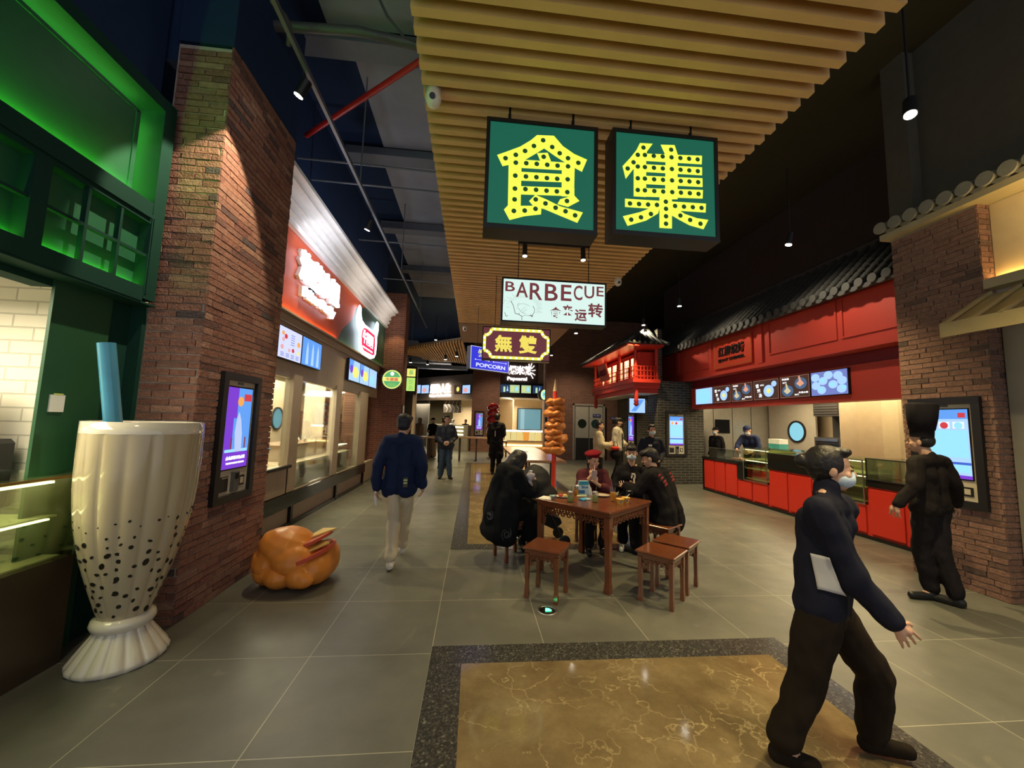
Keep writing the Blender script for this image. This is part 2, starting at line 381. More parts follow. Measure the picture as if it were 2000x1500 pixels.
def inlay(n, y0, y1, x0=-.23, x1=2.37, b=.21):
    t = MB()
    for a in ((x0, x0 + b, y0, y1), (x1 - b, x1, y0, y1), (x0 + b, x1 - b, y1 - b, y1), (x0 + b, x1 - b, y0, y0 + b)): t.box(a[0], a[1], a[2], a[3], .0, .0035)
    struct('trim_%d' % n, t, GRAN)
    t = MB().box(x0 + b, x1 - b, y0 + b, y1 - b, 0, .0037); struct('trim_%d' % (n + 1), t, MARB)
inlay(1, -2.5, 2.96); inlay(3, 5.06, 15.2)

# ---- ceilings
CZ = 6.4
t = MB(); t.box(-6, 1.6, -3, 27, CZ, CZ + .2); struct('ceiling', t, DARKW)
t = MB(); t.box(1.6, 10.5, -3, 27, CZ, CZ + .2); struct('ceiling_right', t, DARKR)
# pale concrete panels of the upper deck over the left half of the hall
CONC = mat('concrete_deck', (.30, .33, .40), .8, vscale=2, var=.25)
t = MB()
for i, (y0, y1, x0) in enumerate(((1.0, 3.3, -1.75), (3.5, 4.5, -1.95), (4.7, 6.6, -1.75), (6.8, 9.2, -1.85), (9.4, 11.9, -2.2), (12.1, 15., -2.3))): t.box(x0, .9, y0, y1, CZ - .06, CZ)
tag(struct('ceiling_deck', t, CONC), None, None)
BEAM = mat('ceiling_beam_grey', (.16, .18, .22), .6)
for k, (y, h) in enumerate(((2.3, .3), (3.4, .35), (4.6, .25), (6.7, .22), (9.3, .25), (12.0, .22))):
    o = MB().box(-2.4, 1.2, y - .08, y + .08, CZ - h, CZ - .06); o.box(-2.4, 1.2, y - .14, y + .14, CZ - h - .02, CZ - h); o = o.build('ceiling_beam', BEAM)
    tag(o, ('grey steel ceiling beam nearest the camera', 'second grey ceiling beam from the camera, above the near pillar', 'grey ceiling beam crossed by the red pipe', 'thin grey ceiling beam beyond the red pipe', 'grey ceiling beam above the bull head sign', 'farthest grey ceiling beam at the end of the deck')[k], 'beam')
t = MB()
for y, z in ((3.1, 5.7), (5.4, 5.2), (5.9, 5.2), (8.3, 5.4), (10.6, 5.4)):
    o = MB().tube([(-2.6, y, z), (.9, y + .1, z)], .016, 8).build('conduit', BEAM)
    tag(o, 'thin grey conduit crossing below the dark ceiling at %s' % {3.1: 'the top edge of the photo', 5.4: 'the lower end of the red pipe', 5.9: 'just past the red pipe', 8.3: 'the second spotlight', 10.6: 'the far end of the cornice'}[y], 'pipe')
PIPER = mat('red_pipe_paint', (.45, .02, .02), .4)
tag(MB().tube([fl(830, 113, 5.2), fl(598, 265, 5.2)], .03, 12).build('sprinkler_pipe', PIPER), 'red sprinkler pipe slanting under the dark ceiling', 'pipe')
CABLE = mat('cable_grey', (.05, .05, .055), .6)
tag(MB().tube([(-1.1, 3.3, 5.6), (-.95, 3.4, 5.35), (-.8, 3.5, 5.25), (-.6, 3.6, 5.3), (-.4, 3.6, 5.5)], .012, 8).build('cable', CABLE), 'black cable sagging next to the slatted ceiling', 'cable')
DUCT = mat('duct_grey', (.10, .10, .10), .5, .3)
tag(MB().tube([fl(440, 40, 5.6), fl(500, 48, 5.6), fl(700, 62, 5.6), fl(820, 90, 5.6)], .05, 12).build('duct_pipe', DUCT), 'pale grey pipe running across the ceiling at the top', 'pipe')
tag(MB().tube([fl(530, 0, 5.3), fl(556, 30, 5.3), fl(566, 50, 5.3), fl(563, 90, 5.2)], .022, 10).build('bent_conduit', DUCT), 'bent pale conduit dropping to the near light track', 'pipe')

# slatted wood ceiling
t = MB(); Y = 1.05
while Y < 9.5: t.box(-.46, 2.33, Y - .028, Y + .028, 4.0, 4.13); Y += .12
o = t.build('wood_slats', WOODS)
rt = thing('slatted_ceiling', 'long suspended ceiling of golden wood slats above the signs', 'ceiling', (0, 0, 0)); o.parent = rt
MB().box(-.44, 2.31, 1.0, 9.5, 4.16, 4.2).build('backing', mat('slat_backing', (.06, .04, .02), .8), rt)
MB().box(-.46, 2.31, 9.52, 11.8, 3.98, 4.16).build('soffit_panel', mat('soffit_wood', (.30, .17, .10), .6), rt)
# second slatted wedge farther back
rt = thing('slatted_soffit', 'angled slatted wood soffit farther down the hall on the left', 'ceiling', (0, 0, 0))
t = MB(); P0 = [(-2.75, 14.0), (-.45, 11.9), (-.45, 16.2), (-1.9, 17.2)]
for i in range(26):
    f = i / 25; a = Vector((-2.75 + f * 2.3, 14.0 - f * 2.1, 0)); b = Vector((-2.6 + f * 2.2, 14.8 + f * 1.9 + (.5 if .2 < f < .6 else 0), 0))
    t.bar((a.x, a.y, 4.05), (b.x, b.y, 4.05), .05, .1)
t.build('slats', WOODS, rt)
MB().prism([(-2.75, 14.05, 4.12), (-.45, 11.95, 4.12), (-.3, 16.9, 4.12), (-1.9, 17.0, 4.12), (-2.6, 14.9, 4.12)], (0, 0, .05)).build('backing', CREAMD, rt)

# ---- walls of the hall
struct('wall_left', MB().box(-6, -5.8, -3, 27, 0, CZ), DARKW)
struct('wall_back', MB().box(-6, 10.5, 26.8, 27, 0, CZ), DARKR)
struct('wall_right', MB().box(10.3, 10.5, -3, 27, 0, CZ), DARKR)
# dark upper walls above the shops
struct('wall_upper_left', MB().box(-2.75, -2.62, 3.34, 11.2, 4.62, CZ), DARKW)
struct('wall_upper_near_left', MB().box(-2.9, -2.72, -1, 3.3, 4.12, CZ), DARKW)
struct('wall_upper_right', MB().box(6.62, 6.8, 4.3, 13, 4.7, CZ), mat('dark_purple_brown', (.055, .042, .040), .8))
struct('wall_upper_near_right', MB().box(5.35, 5.5, 2.0, 4.3, 4.12, CZ), mat('dark_olive_grey', (.10, .095, .075), .8))

# ---- near left brick pillar
r = thing('brick_pillar', 'tall red brick pillar on the left with the ordering kiosk set in it', 'pillar', (0, 0, 0))
t = MB()
brick_face(t, (-2.62, 3.32, 0), (1, 0, 0), (0, -1, 0), .42, 4.74, None)
brick_face(t, (-2.20, 3.32, 0), (0, 1, 0), (1, 0, 0), 1.18, 4.80, None, start=1, hole=[(.255, .855, .81, 1.97)])
brick_face(t, (-2.62, 4.50, 0), (1, 0, 0), (0, 1, 0), .42, 4.74, None)
t.build('bricks', BRK, r)
MB().box(-2.64, -2.206, 3.326, 4.494, 0, 4.76).build('core', MORT, r)
MB().box(-2.64, -2.19, 3.31, 4.51, 4.78, CZ).build('painted_top', DARKW, r)

# ---- near right brick pillar
r = thing('brick_pillar', 'brown brick pillar at the right behind the man in the tall hat', 'pillar', (0, 0, 0))
t = MB()
brick_face(t, (5.2, 4.26, 0), (0, -1, 0), (-1, 0, 0), .84, 4.05, None, hole=[(.09, .75, .84, 2.0)])
brick_face(t, (5.2, 3.42, 0), (1, 0, 0), (0, -1, 0), .45, 2.75, None)
brick_face(t, (5.2, 3.42, 2.75), (1, 0, 0), (0, -1, 0), .14, 1.3, None)
t.build('bricks', BRKP, r)
MB().box(5.206, 5.66, 3.426, 4.254, 0, 4.05).build('core', MORTD, r)
MB().box(5.21, 5.5, 4.0, 4.27, 4.1, CZ).build('painted_top', mat('dark_olive_grey'), r)
# coping of round tiles along the top
r = thing('tile_coping', 'row of round grey roof tiles along the top of the right brick pillar', 'roof', (0, 0, 0))
t = MB().box(5.08, 5.34, 1.9, 4.3, 4.03, 4.10); t.build('ledge', mat('coping_plaster', (.42, .36, .22), .8), r)
t = MB()
for i in range(14):
    y = 4.24 - i * .17
    t.tube([(5.04, y, 4.17), (5.4, y, 4.30)], .062, 14); t.disc((5.03, y, 4.17), (-1, 0, .0), .072, n=20, th=.02)
    a = [(5.06, y - .085 + .07 * math.cos(q), 4.135 + .05 * math.sin(q)) for q in [PI + PI * k / 8 for k in range(9)]]
    t.prism(a, (.3, 0, .12))
t.build('tiles', mat('pale_roof_tile', (.27, .26, .21), .8, bump=.3), r)
# shop window and awning at the right edge
r = thing('shopfront', 'lit shop window and canvas awning at the right edge', 'storefront', (0, 0, 0))
MB().box(5.345, 5.40, 1.2, 3.413, 3.2, 4.03).build('window_backing', mat('warm_render', (.75, .6, .35), .7), r)
MB().box(5.18, 5.345, 1.2, 3.41, 3.1, 3.2).build('sill', mat('coping_plaster'), r); MB().box(5.29, 5.33, 1.2, 3.40, 3.201, 3.206).build('light_strip', em('window_led', (1, .62, .18), 14.), r)
t = MB().box(5.34, 5.66, 1.2, 3.40, 0, 2.7); t.build('wall', mat('grey_post', (.3, .28, .23), .6), r)
AWN = mat('awning_metal', (.45, .36, .17), .55)
t = MB(); t.prism([(5.22, 3.38, 3.04), (4.72, 3.46, 2.66), (4.72, 3.46, 2.60), (5.22, 3.38, 2.95)], (0, -2.4, 0))
t.prism([(4.72, 3.46, 2.58), (4.72, 3.46, 2.72), (4.70, 3.46, 2.72), (4.70, 3.46, 2.58)], (0, -2.5, 0))
for i in range(9):
    y = 3.43 - i * .22; t.bar((5.24, y - .03, 3.07), (4.70, y, 2.71), .035, .03)
t.build('awning', AWN, r)

# ---- green shop at the left edge
XG = -2.55
r = thing('green_storefront', 'dark green shop front with green backlit panels at the left edge', 'storefront', (0, 0, 0))
t = MB()
t.box(XG - .25, XG - .004, -1, 3.16, 3.11, 3.22)                  # rail under the tall panel
t.box(XG - .25, XG, 3.16, 3.27, 2.46, 4.10)                # right stile
t.box(XG - .25, XG - .004, -1, 3.16, 4.00, 4.10)                  # top rail
t.box(XG - .25, XG - .004, -1, 3.16, 2.44, 2.55)                  # bottom rail
for y in (2.36, 1.2): t.box(XG - .25, XG - .006, y, y + .09, 2.55, 3.055)
t.box(XG - .25, XG - .008, -1, 3.16, 3.055, 3.11)
t.box(XG - .004, XG + .010, -1, 3.15, 3.09, 3.12); t.box(XG, XG + .008, 3.17, 3.18, 2.5, 3.10)
for y0, y1 in ((2.45, 3.16), (1.29, 2.36)):                # muntins
    n = 3 if y1 > 3 else 4
    for k in range(1, n): yy = y0 + (y1 - y0) * k / n; t.box(XG - .045, XG - .012, yy - .010, yy + .010, 2.55, 3.055)
    t.box(XG - .044, XG - .013, y0, y1, 2.788, 2.808)
t.build('frame', GREEND, r)
t = MB().box(XG - .25, XG - .24, -1, 3.3, 3.1, 4.1); t.box(XG - .10, XG - .09, -1, 3.2, 2.5, 3.1); t.build('back_panel', mat('green_back_panel', (.02, .12, .06), .45), r)
t = MB().box(XG - .13, XG - .11, -1, 3.08, 3.22, 3.92); t.box(XG - .11, XG - .10, -1, 3.05, 3.885, 3.90); t.box(XG - .11, XG - .10, 3.035, 3.05, 3.24, 3.9); t.build('sign_panel', mat('green_back_panel'), r)
GL = em('green_led', (.22, 1, .06), 26.0)
t = MB().box(XG - .10, XG - .07, -1, 3.08, 3.222, 3.228); t.build('light_strip', GL, r)
t = MB().box(XG - .085, XG - .065, -1, 3.15, 2.551, 2.556); t.build('light_strip', em('green_led_low', (.22, 1, .06), 18.0), r)
t = MB().box(XG - .20, XG - .16, -1, 3.08, 3.90, 3.905); t.box(XG - .20, XG - .16, 3.075, 3.08, 3.24, 3.9); t.build('light_strip', em('green_led_top', (.3, 1, .12), 12.0), r)
t = MB(); t.box(-2.72, -2.70, 2.70, 3.10, 0, 2.46); t.box(-2.86, -2.72, 3.10, 3.315, 0, 2.46, GREEND); t.box(-2.74, -2.63, 3.28, 3.315, 0, 2.46, GREEND); t.build('wall_panel', GREEN, r)  # deeper green on the strip next to the pillar paints in its turned-away shade
t = MB().box(-4.4, -2.86, -1, 3.2, 2.60, 2.64); t.build('interior_soffit', mat('soffit_white', (.7, .66, .56), .6), r); MB().box(-2.86, -2.56, -1, 3.30, 2.425, 2.44).build('fascia_underside', GREEND, r); MB().box(-2.86, -2.72, -1, 2.72, 2.38, 2.46).build('header', GREEND, r)
TILEW = bricktex_mat('white_wall_tile', (.72, .68, .58), (.68, .64, .55), (.5, .47, .4), 'YZ', .3, .1)
t = MB().box(-4.4, -4.36, -1, 4.4, 0, 2.6); t.build('interior_wall', TILEW, r)
t = MB().box(-4.4, -2.86, 3.2, 3.25, 0, 2.6); t.build('interior_side_wall', bricktex_mat('white_wall_tile_side', (.72, .68, .58), (.68, .64, .55), (.5, .47, .4), 'XZ', .3, .1), r)
# notice + glass counter + machines
tag(MB().box(-2.699, -2.69, 2.755, 2.845, 1.58, 1.69).box(-2.699, -2.688, 2.78, 2.83, 1.69, 1.70, em('yel', (.6, .6, .1), .4)).build('notice_card', mat('paper_white', (.8, .8, .74), .6)), 'small white notice card on the dark green wall', 'notice')
r = thing('display_counter', 'glass topped display counter with brown base at the left edge', 'counter', (0, 0, 0))
MB().box(-3.25, -2.56, .2, 2.9, 0, .66).build('base', mat('brown_base', (.055, .038, .022), .35), r)
t = MB(); t.box(-2.567, -2.56, .2, 2.9, .66, 1.18); t.box(-3.2, -2.56, 2.893, 2.9, .66, 1.18); t.box(-3.22, -2.56, .2, 2.9, 1.18, 1.195); t.build('glass_case', PANEG, r)
t = MB(); t.box(-3.2, -2.6, .2, 2.85, .665, .675); t.box(-3.1, -2.62, .2, 2.82, .92, .93); t.build('shelf', mat('pale_yellow_shelf', (.6, .62, .35), .2), r)
t = MB(); t.box(-2.58, -2.56, .2, 2.9, 1.165, 1.18); t.build('top_rail', mat('brass_brown', (.25, .14, .05), .3, .6), r)
t = MB(); t.box(-2.66, -2.64, .2, 2.8, 1.13, 1.145); t.box(-2.66, -2.64, .2, 2.8, .90, .91); t.build('light_strip', em('case_light', (1, .9, .45), 4.), r)
r = thing('coffee_machine', 'steel coffee machine inside the green shop at the left edge', 'machine', (-3.45, 3.0, 0))
t = MB().box(-.22, .22, -.4, .15, .9, 1.38, bev=.03); t.build('body', BLACK, r)
t = MB().lathe([(.0, 1.38), (.17, 1.4), (.18, 1.46), (.17, 1.75), (.0, 1.76)], (0, -.15, 0), 24); t.build('boiler', STEEL, r)
MB().lathe([(.175, 1.75), (.18, 1.78), (.12, 1.82), (0, 1.84)], (0, -.15, 0), 24).build('lid', BLACK, r)
t = MB().box(.22, .24, -.3, .0, 1.22, 1.4, bev=.01); t.box(.235, .245, -.27, -.03, 1.25, 1.37, em('mon', (.25, .45, .42), .5)); t.build('screen', mat('white_plastic', (.75, .73, .68), .35), r)
# ================================================================== PANEL HELPERS
class Pan:
    """local frame on a wall: u along, Z up, n outwards"""
    def __init__(s, o, u, n): s.o, s.u, s.n = Vector(o), Vector(u).normalized(), Vector(n).normalized(); s.k = Vector((0, 0, 1))
    def p(s, x, z, d=0): return s.o + s.u * x + s.k * z + s.n * d
    def box(s, mb, x0, x1, z0, z1, d0, d1, m=None): mb.obox(s.p((x0 + x1) / 2, (z0 + z1) / 2, (d0 + d1) / 2), s.u * abs(x1 - x0) / 2, s.n * abs(d1 - d0) / 2, s.k * abs(z1 - z0) / 2, m); return mb
    def poly(s, mb, pts, d0, d1, m=None): mb.prism([s.p(x, z, d0) for x, z in pts], s.n * (d1 - d0), m); return mb
    def disc(s, mb, x, z, r, d0, m=None, th=.003, rx=None, n=24):
        rx = rx or r; s.poly(mb, [(x + rx * math.cos(2 * PI * k / n), z + r * math.sin(2 * PI * k / n)) for k in range(n)], d0, d0 + th, m); return mb
    def ring(s, mb, x, z, r, w, d0, d1, m=None, n=28):
        for k in range(n):
            a, b = 2 * PI * k / n, 2 * PI * (k + 1) / n
            s.poly(mb, [(x + q * math.cos(t), z + q * math.sin(t)) for q, t in ((r, a), (r, b), (r - w, b), (r - w, a))], d0, d1, m)
        return mb
    def line(s, mb, pts, w, d0, d1, m=None):
        for (a, b), (c, e) in zip(pts, pts[1:]):
            L = math.hypot(c - a, e - b) or 1; px, pz = -(e - b) / L * w / 2, (c - a) / L * w / 2
            s.poly(mb, [(a + px, b + pz), (c + px, e + pz), (c - px, e - pz), (a - px, b - pz)], d0, d1, m)
        return mb
    def text(s, mb, t, x, z, w, h, d, m, bold=0., keep=False, ext=.003): put_text(mb, t, s.p(x, z, d), s.u, s.k, w, h, m, bold, ext, keep); return mb
def frame(pn, mb, x0, x1, z0, z1, w, d0, d1, m=None):
    pn.box(mb, x0, x1, z1 - w, z1, d0, d1, m); pn.box(mb, x0, x1, z0, z0 + w, d0, d1, m)
    pn.box(mb, x0, x0 + w, z0 + w, z1 - w, d0, d1, m); pn.box(mb, x1 - w, x1, z0 + w, z1 - w, d0, d1, m)
E_ = lambda n, c=None, s=1.: em('lit_' + n, c, s)
LB = E_('pale_blue', (.35, .55, 1.), 1.1); LW = E_('white', (1, 1, 1), 1.3); LSKY = E_('sky', (.12, .35, .9), .9); LDB = E_('deep_blue', (.05, .12, .6), .9)
LP = E_('purple', (.22, .05, .7), .8); LO = E_('orange', (1, .45, .1), .8); LR = E_('red', (.8, .06, .08), .7); LG = E_('green', (.2, .55, .15), .8); LY = E_('yellow', (.9, .85, .2), .9); LBR = E_('brown', (.06, .028, .02), .9); LCY = E_('cyan', (.3, .7, 1), 1.); LNV = E_('navy', (.02, .05, .12), .8); LPK = E_('pink', (.9, .45, .45), .8)
# ================================================================== ORDERING KIOSKS
BEZ = mat('beige_kiosk_plastic', (.55, .50, .38), .4)
def kiosk(o, u, n, W, H, label, mode):
    pn = Pan((0, 0, 0), u, n); r = thing('ordering_kiosk', label, 'kiosk', o, group=None)
    t = MB(); frame(pn, t, 0, W, 0, H, W * .11, .0, .045); pn.box(t, 0, W, 0, H, -.10, .0); t.build('frame', BLACK, r)
    t = MB(); a, b = W * .11, W * .89; pn.box(t, a, b, H * .05, H * .95, .0, .012); t.build('face_plate', BEZ, r)
    t = MB(); x0, x1, z0, z1 = W * .16, W * .84, H * .245, H * .90
    pn.box(t, x0, x1, z0, z1, .012, .020, BLACKG); w, h = x1 - x0, z1 - z0; i = .012
    def S(x, z): return x0 + i + x * (w - 2 * i), z0 + i + z * (h - 2 * i)
    def R(xa, xb, za, zb, m, d=.0215): A, B = S(xa, za), S(xb, zb); pn.box(t, A[0], B[0], A[1], B[1], .0195, d, m)
    if mode == 'ad':
        R(0, 1, 0, 1, LSKY); R(0, .42, .2, 1, LP, .0219); R(.3, .8, .16, .62, LSKY, .0223); R(0, 1, 0, .2, LP, .0226); R(.05, .95, .2, .235, LCY, .0226)
        pn.poly(t, [S(*q) for q in ((.44, .2), (.70, .2), (.68, .42), (.60, .60), (.50, .70), (.42, .60), (.38, .45))], .0215, .023, E_('figure', (.5, .6, .9), .9))
        pn.disc(t, *S(.52, .83), w * .11, .0215, LO); pn.box(t, *[S(.66, 0)[0], S(.97, 0)[0]], S(0, .84)[1], S(0, .93)[1], .0215, .023, LR)
        for q in (.25, .8): pn.box(t, S(q, 0)[0], S(q + .05, 0)[0], S(0, .24)[1], S(0, .38)[1], .0225, .0235, E_('dkred', (.4, .05, .08), .6))
        pn.text(t, '点击屏幕开始点餐', *S(.5, .13), w * .72, h * .045, .0226, LW, .01); pn.text(t, 'TOUCH TO START ORDERING', *S(.5, .065), w * .68, h * .022, .0226, LW, .01)
    else:
        R(0, 1, 0, 1, LB); R(0, 1, .86, 1, LSKY, .0219); R(.03, .97, .3, .7, LCY, .0219); R(.03, .97, .09, .2, LCY, .0219); R(0, 1, .2, .235, LDB, .022); R(0, 1, 0, .05, LP, .022)
        for q, m in ((.2, LO), (.5, LR), (.8, LCY)): R(q - .12, q + .12, .72, .82, E_('tile', (.75, .8, 1), 1), .0223); pn.disc(t, *S(q, .765), w * .08, .0223, m)
        R(.8, .95, .88, .95, LR, .0225)
    t.build('screen', None, r)
    t = MB(); pn.box(t, W * .17, W * .38, H * .085, H * .20, .012, .02, BLACK); pn.box(t, W * .2, W * .36, H * .185, H * .195, .02, .03, STEEL); t.build('receipt_slot', BLACK, r)
    t = MB(); pn.box(t, W * .46, W * .59, H * .075, H * .225, .012, .045); pn.box(t, W * .48, W * .57, H * .17, H * .215, .045, .048, BLACKG); t.build('card_reader', mat('dark_grey_plastic', (.09, .09, .09), .4), r)
    t = MB(); pn.box(t, W * .67, W * .81, H * .105, H * .185, .012, .018, BLACK); pn.box(t, W * .70, W * .78, H * .12, H * .17, .018, .021, BEZ); t.build('scanner', BLACK, r)
    t = MB(); pn.box(t, W * .42, W * .56, H * .915, H * .935, .012, .018); t.build('camera_bar', mat('dark_grey_plastic'), r)
    return r
kiosk((-2.20, 3.58, .81), (0, 1, 0), (1, 0, 0), .59, 1.16, 'wall ordering kiosk with a blue picture screen in the left red brick pillar', 'ad')
kiosk((5.2, 4.17, .84), (0, -1, 0), (-1, 0, 0), .66, 1.16, 'wall ordering kiosk with a pale blue screen behind the man in the tall hat', 'menu')

# ================================================================== LEFT SHOP
XL = -2.6
# cornice
CORN = mat('cornice_plaster', (.78, .76, .74), .5)
r = thing('cornice', 'long cream moulded cornice lit from below on the left shop', 'cornice', (0, 0, 0))
prof = [(-2.62, 4.16), (-2.53, 4.16), (-2.53, 4.21), (-2.56, 4.22), (-2.55, 4.26), (-2.49, 4.29), (-2.49, 4.33), (-2.52, 4.34), (-2.51, 4.37), (-2.45, 4.40), (-2.45, 4.43), (-2.48, 4.44), (-2.46, 4.48), (-2.41, 4.52), (-2.34, 4.54), (-2.34, 4.57), (-2.36, 4.58), (-2.31, 4.60), (-2.26, 4.61), (-2.26, 4.66), (-2.62, 4.70)]
MB().prism([(x, 4.5, z) for x, z in prof], (0, 6.7, 0)).build('moulding', CORN, r)
# fascia boards
def curve_y(z): f = (z - 3.02) / (4.18 - 3.02); return 8.05 + .75 * (f ** 1.2) + .35 * math.sin(f * PI * .9)
ORF = mat('orange_fascia', (.50, .085, .035), .45); GRF = mat('bottle_green_fascia', (.03, .075, .05), .4)
zs = [3.02 + 1.14 * k / 14 for k in range(15)]
bnd = [(XL, 7.45 + 1.0 / (1 + math.exp(-(z - 3.45) * 7)) + (.9 * max(0, z - 3.95) * 4), z) for z in zs]
r = thing('fascia_board', 'orange curved fascia board carrying the glowing white lettering', 'fascia', (0, 0, 0))
MB().prism([(XL, 4.5, 3.02)] + bnd + [(XL, 4.5, 4.18)], (-.03, 0, 0)).build('panel', ORF, r)
MB().box(XL, XL + .05, 4.5, 11.19, 3.0, 3.025).build('ledge', CREAMD, r); MB().box(XL + .012, XL + .04, 4.5, 7.4, 3.026, 3.030).build('light_strip', em('fascia_led_orange', (1, .45, .12), 9.), r)
r = thing('fascia_board', 'dark green curved fascia board behind the bull head sign', 'fascia', (0, 0, 0))
MB().prism(bnd[::-1] + [(XL, 11.19, 3.02), (XL, 11.19, 4.18)], (-.03, 0, 0)).build('panel', GRF, r)
MB().box(XL + .012, XL + .04, 7.6, 11.1, 3.026, 3.030).build('light_strip', em('fascia_led_green', (.6, 1, .3), 4.), r)
# glowing lettering
pn = Pan((XL, 5.9, 3.3), (0, 1, 0), (1, 0, 0))
r = thing('shop_sign', 'glowing white Chinese and Latin lettering on the orange fascia', 'sign', (0, 0, 0))
LS = em('sign_white', (.80, .86, 1), 3.2)
t = MB(); pn.text(t, '泡芙小姐', .50, .47, 1.55, .44, .05, LS, .035, ext=.05); t.build('chinese_letters', LS, r)
t = MB(); pn.text(t, 'Miss Puffy', .50, .09, 1.25, .19, .05, LS, .03, ext=.05); t.build('latin_letters', LS, r)
t = MB(); pn.text(t, '泡芙小姐', .50, .47, 1.58, .46, .0, None, .045, ext=.05); pn.text(t, 'Miss Puffy', .50, .09, 1.27, .2, 0, None, .04, ext=.05); t.build('letter_returns', WHITEW, r)
# bull head sign
r = thing('shop_sign', 'glowing white bull head sign with red centre on the green fascia', 'sign', (0, 0, 0))
def q(x, y): p = pX(540 + x / 6, 470 + y / 6, XL + .06); return (p.y, p.z)
P0 = Pan((XL, 0, 0), (0, 1, 0), (1, 0, 0))
out = [q(*a) for a in ((978, 755), (992, 790), (990, 850), (1000, 930), (1035, 985), (1130, 1060), (1148, 1040), (1165, 990), (1180, 950), (1195, 975), (1192, 1050), (1175, 1130), (1170, 1240), (1160, 1330), (1140, 1375), (1100, 1385), (1010, 1330), (980, 1290), (972, 1200), (975, 1080), (950, 1000), (942, 900), (958, 810))]
t = MB(); P0.poly(t, out, .04, .07); t.build('bull_outline', LS, r)
inn = [q(*a) for a in ((1020, 1022), (1050, 1030), (1145, 1110), (1150, 1180), (1140, 1340), (1120, 1345), (1020, 1290), (995, 1240), (990, 1120), (1000, 1050))]
t = MB(); P0.poly(t, inn, .07, .075); t.build('centre_badge', em('badge_red', (.75, .02, .08), 1.2), r)
t = MB(); cy = sum(a[0] for a in inn) / len(inn); cz = sum(a[1] for a in inn) / len(inn)
P0.text(t, '牛圆圆', cy, cz + .04, .9, .3, .075, LS, .03); P0.line(t, [(cy - .42, cz - .2), (cy + .42, cz - .2)], .03, .075, .08, LS); t.build('letters', LS, r)
# wall with openings
t = MB()
t.box(XL - .12, XL - .02, 4.5, 10.9, 2.88, 3.02); t.box(XL - .14, XL - .05, 4.5, 10.9, 2.14, 2.9)
t.box(XL - .14, XL - .04, 4.5, 10.9, .02, .50)
for y0, y1, z0 in ((5.92, 6.2, .5), (7.72, 8.0, .5), (9.32, 9.95, .5), (4.5, 4.56, .5)): t.box(XL - .14, XL - .02, y0, y1, z0, 2.2)
t.box(XL - .1, XL - .02, 4.5, 5.95, .50, .88)
t.box(XL - .14, XL - .04, 9.9, 10.0, 0, 2.2)
struct('wall_left_shop', t, CREAMD)
t = MB(); t.box(XL - .05, XL + .02, 4.5, 9.9, .30, .49); t.box(XL - .05, XL + .0, 4.5, 9.9, 0, .06)
for y in (6.13, 8.0, 9.85): t.box(XL - .05, XL + .005, y - .035, y + .035, .0, .33)
struct('trim_5', t, BLACKG)
t = MB(); t.box(XL - .03, XL + .03, 4.5, 5.95, .86, .90); struct('trim_6', t, BLACK)
for k, (y0, y1, z0) in enumerate(((4.56, 5.92, .90), (6.2, 7.72, .49), (8.0, 9.32, .49))):
    struct('window_%d' % (k + 1), MB().box(XL - .07, XL - .062, y0, y1, z0, 2.16), PANE)
# interior
t = MB().box(-4.75, -4.7, 4.5, 13.5, 0, 2.9); struct('wall_shop_back', t, mat('shop_cream_wall', (.62, .52, .38), .6))
t = MB().box(-4.70, -4.69, 7.9, 13.0, 1.1, 1.98); struct('trim_7', t, mat('salmon_wall_band', (.62, .33, .22), .6))
struct('ceiling_shop', MB().box(-4.75, XL - .12, 4.5, 13.5, 2.86, 2.92), mat('soffit_white'))
struct('wall_shop_end', MB().box(-4.75, -2.7, 13.4, 13.5, 0, 2.9), mat('shop_cream_wall'))
DOORM = mat('shop_door', (.50, .42, .31), .5)
t = MB().box(-4.3, -4.25, 7.7, 9.75, 0, 2.35); d = struct('door_1', t, DOORM)
pd = Pan((-4.25, 0, 0), (0, 1, 0), (1, 0, 0))
t = MB(); pd.ring(t, 8.93, 1.53, .25, .035, 0, .03, BLACK); t.build('porthole_rim', BLACK, d)
t = MB(); pd.disc(t, 8.93, 1.53, .22, 0, em('porthole_cyan', (.25, .62, .75), .9), .01); t.build('porthole_pane', None, d)
t = MB(); pd.box(t, 7.9, 8.4, 2.16, 2.22, 0, .06, STEEL); t.build('door_closer', STEEL, d)
# brick column inside and passage beyond
t = MB(); brick_face(t, (-3.0, 8.2, .5), (0, 1, 0), (1, 0, 0), 1.1, 1.7, None); r = thing('brick_column', 'narrow brick column behind the third window of the left shop', 'pillar', (0, 0, 0)); t.build('bricks', BRK, r)
MB().box(-3.4, -3.006, 8.2, 9.3, 0, 2.86).build('core', MORT, r); MB().box(-2.996, -2.98, 8.3, 8.42, 1.25, 1.42).build('switch_plate', WHITEW, r)
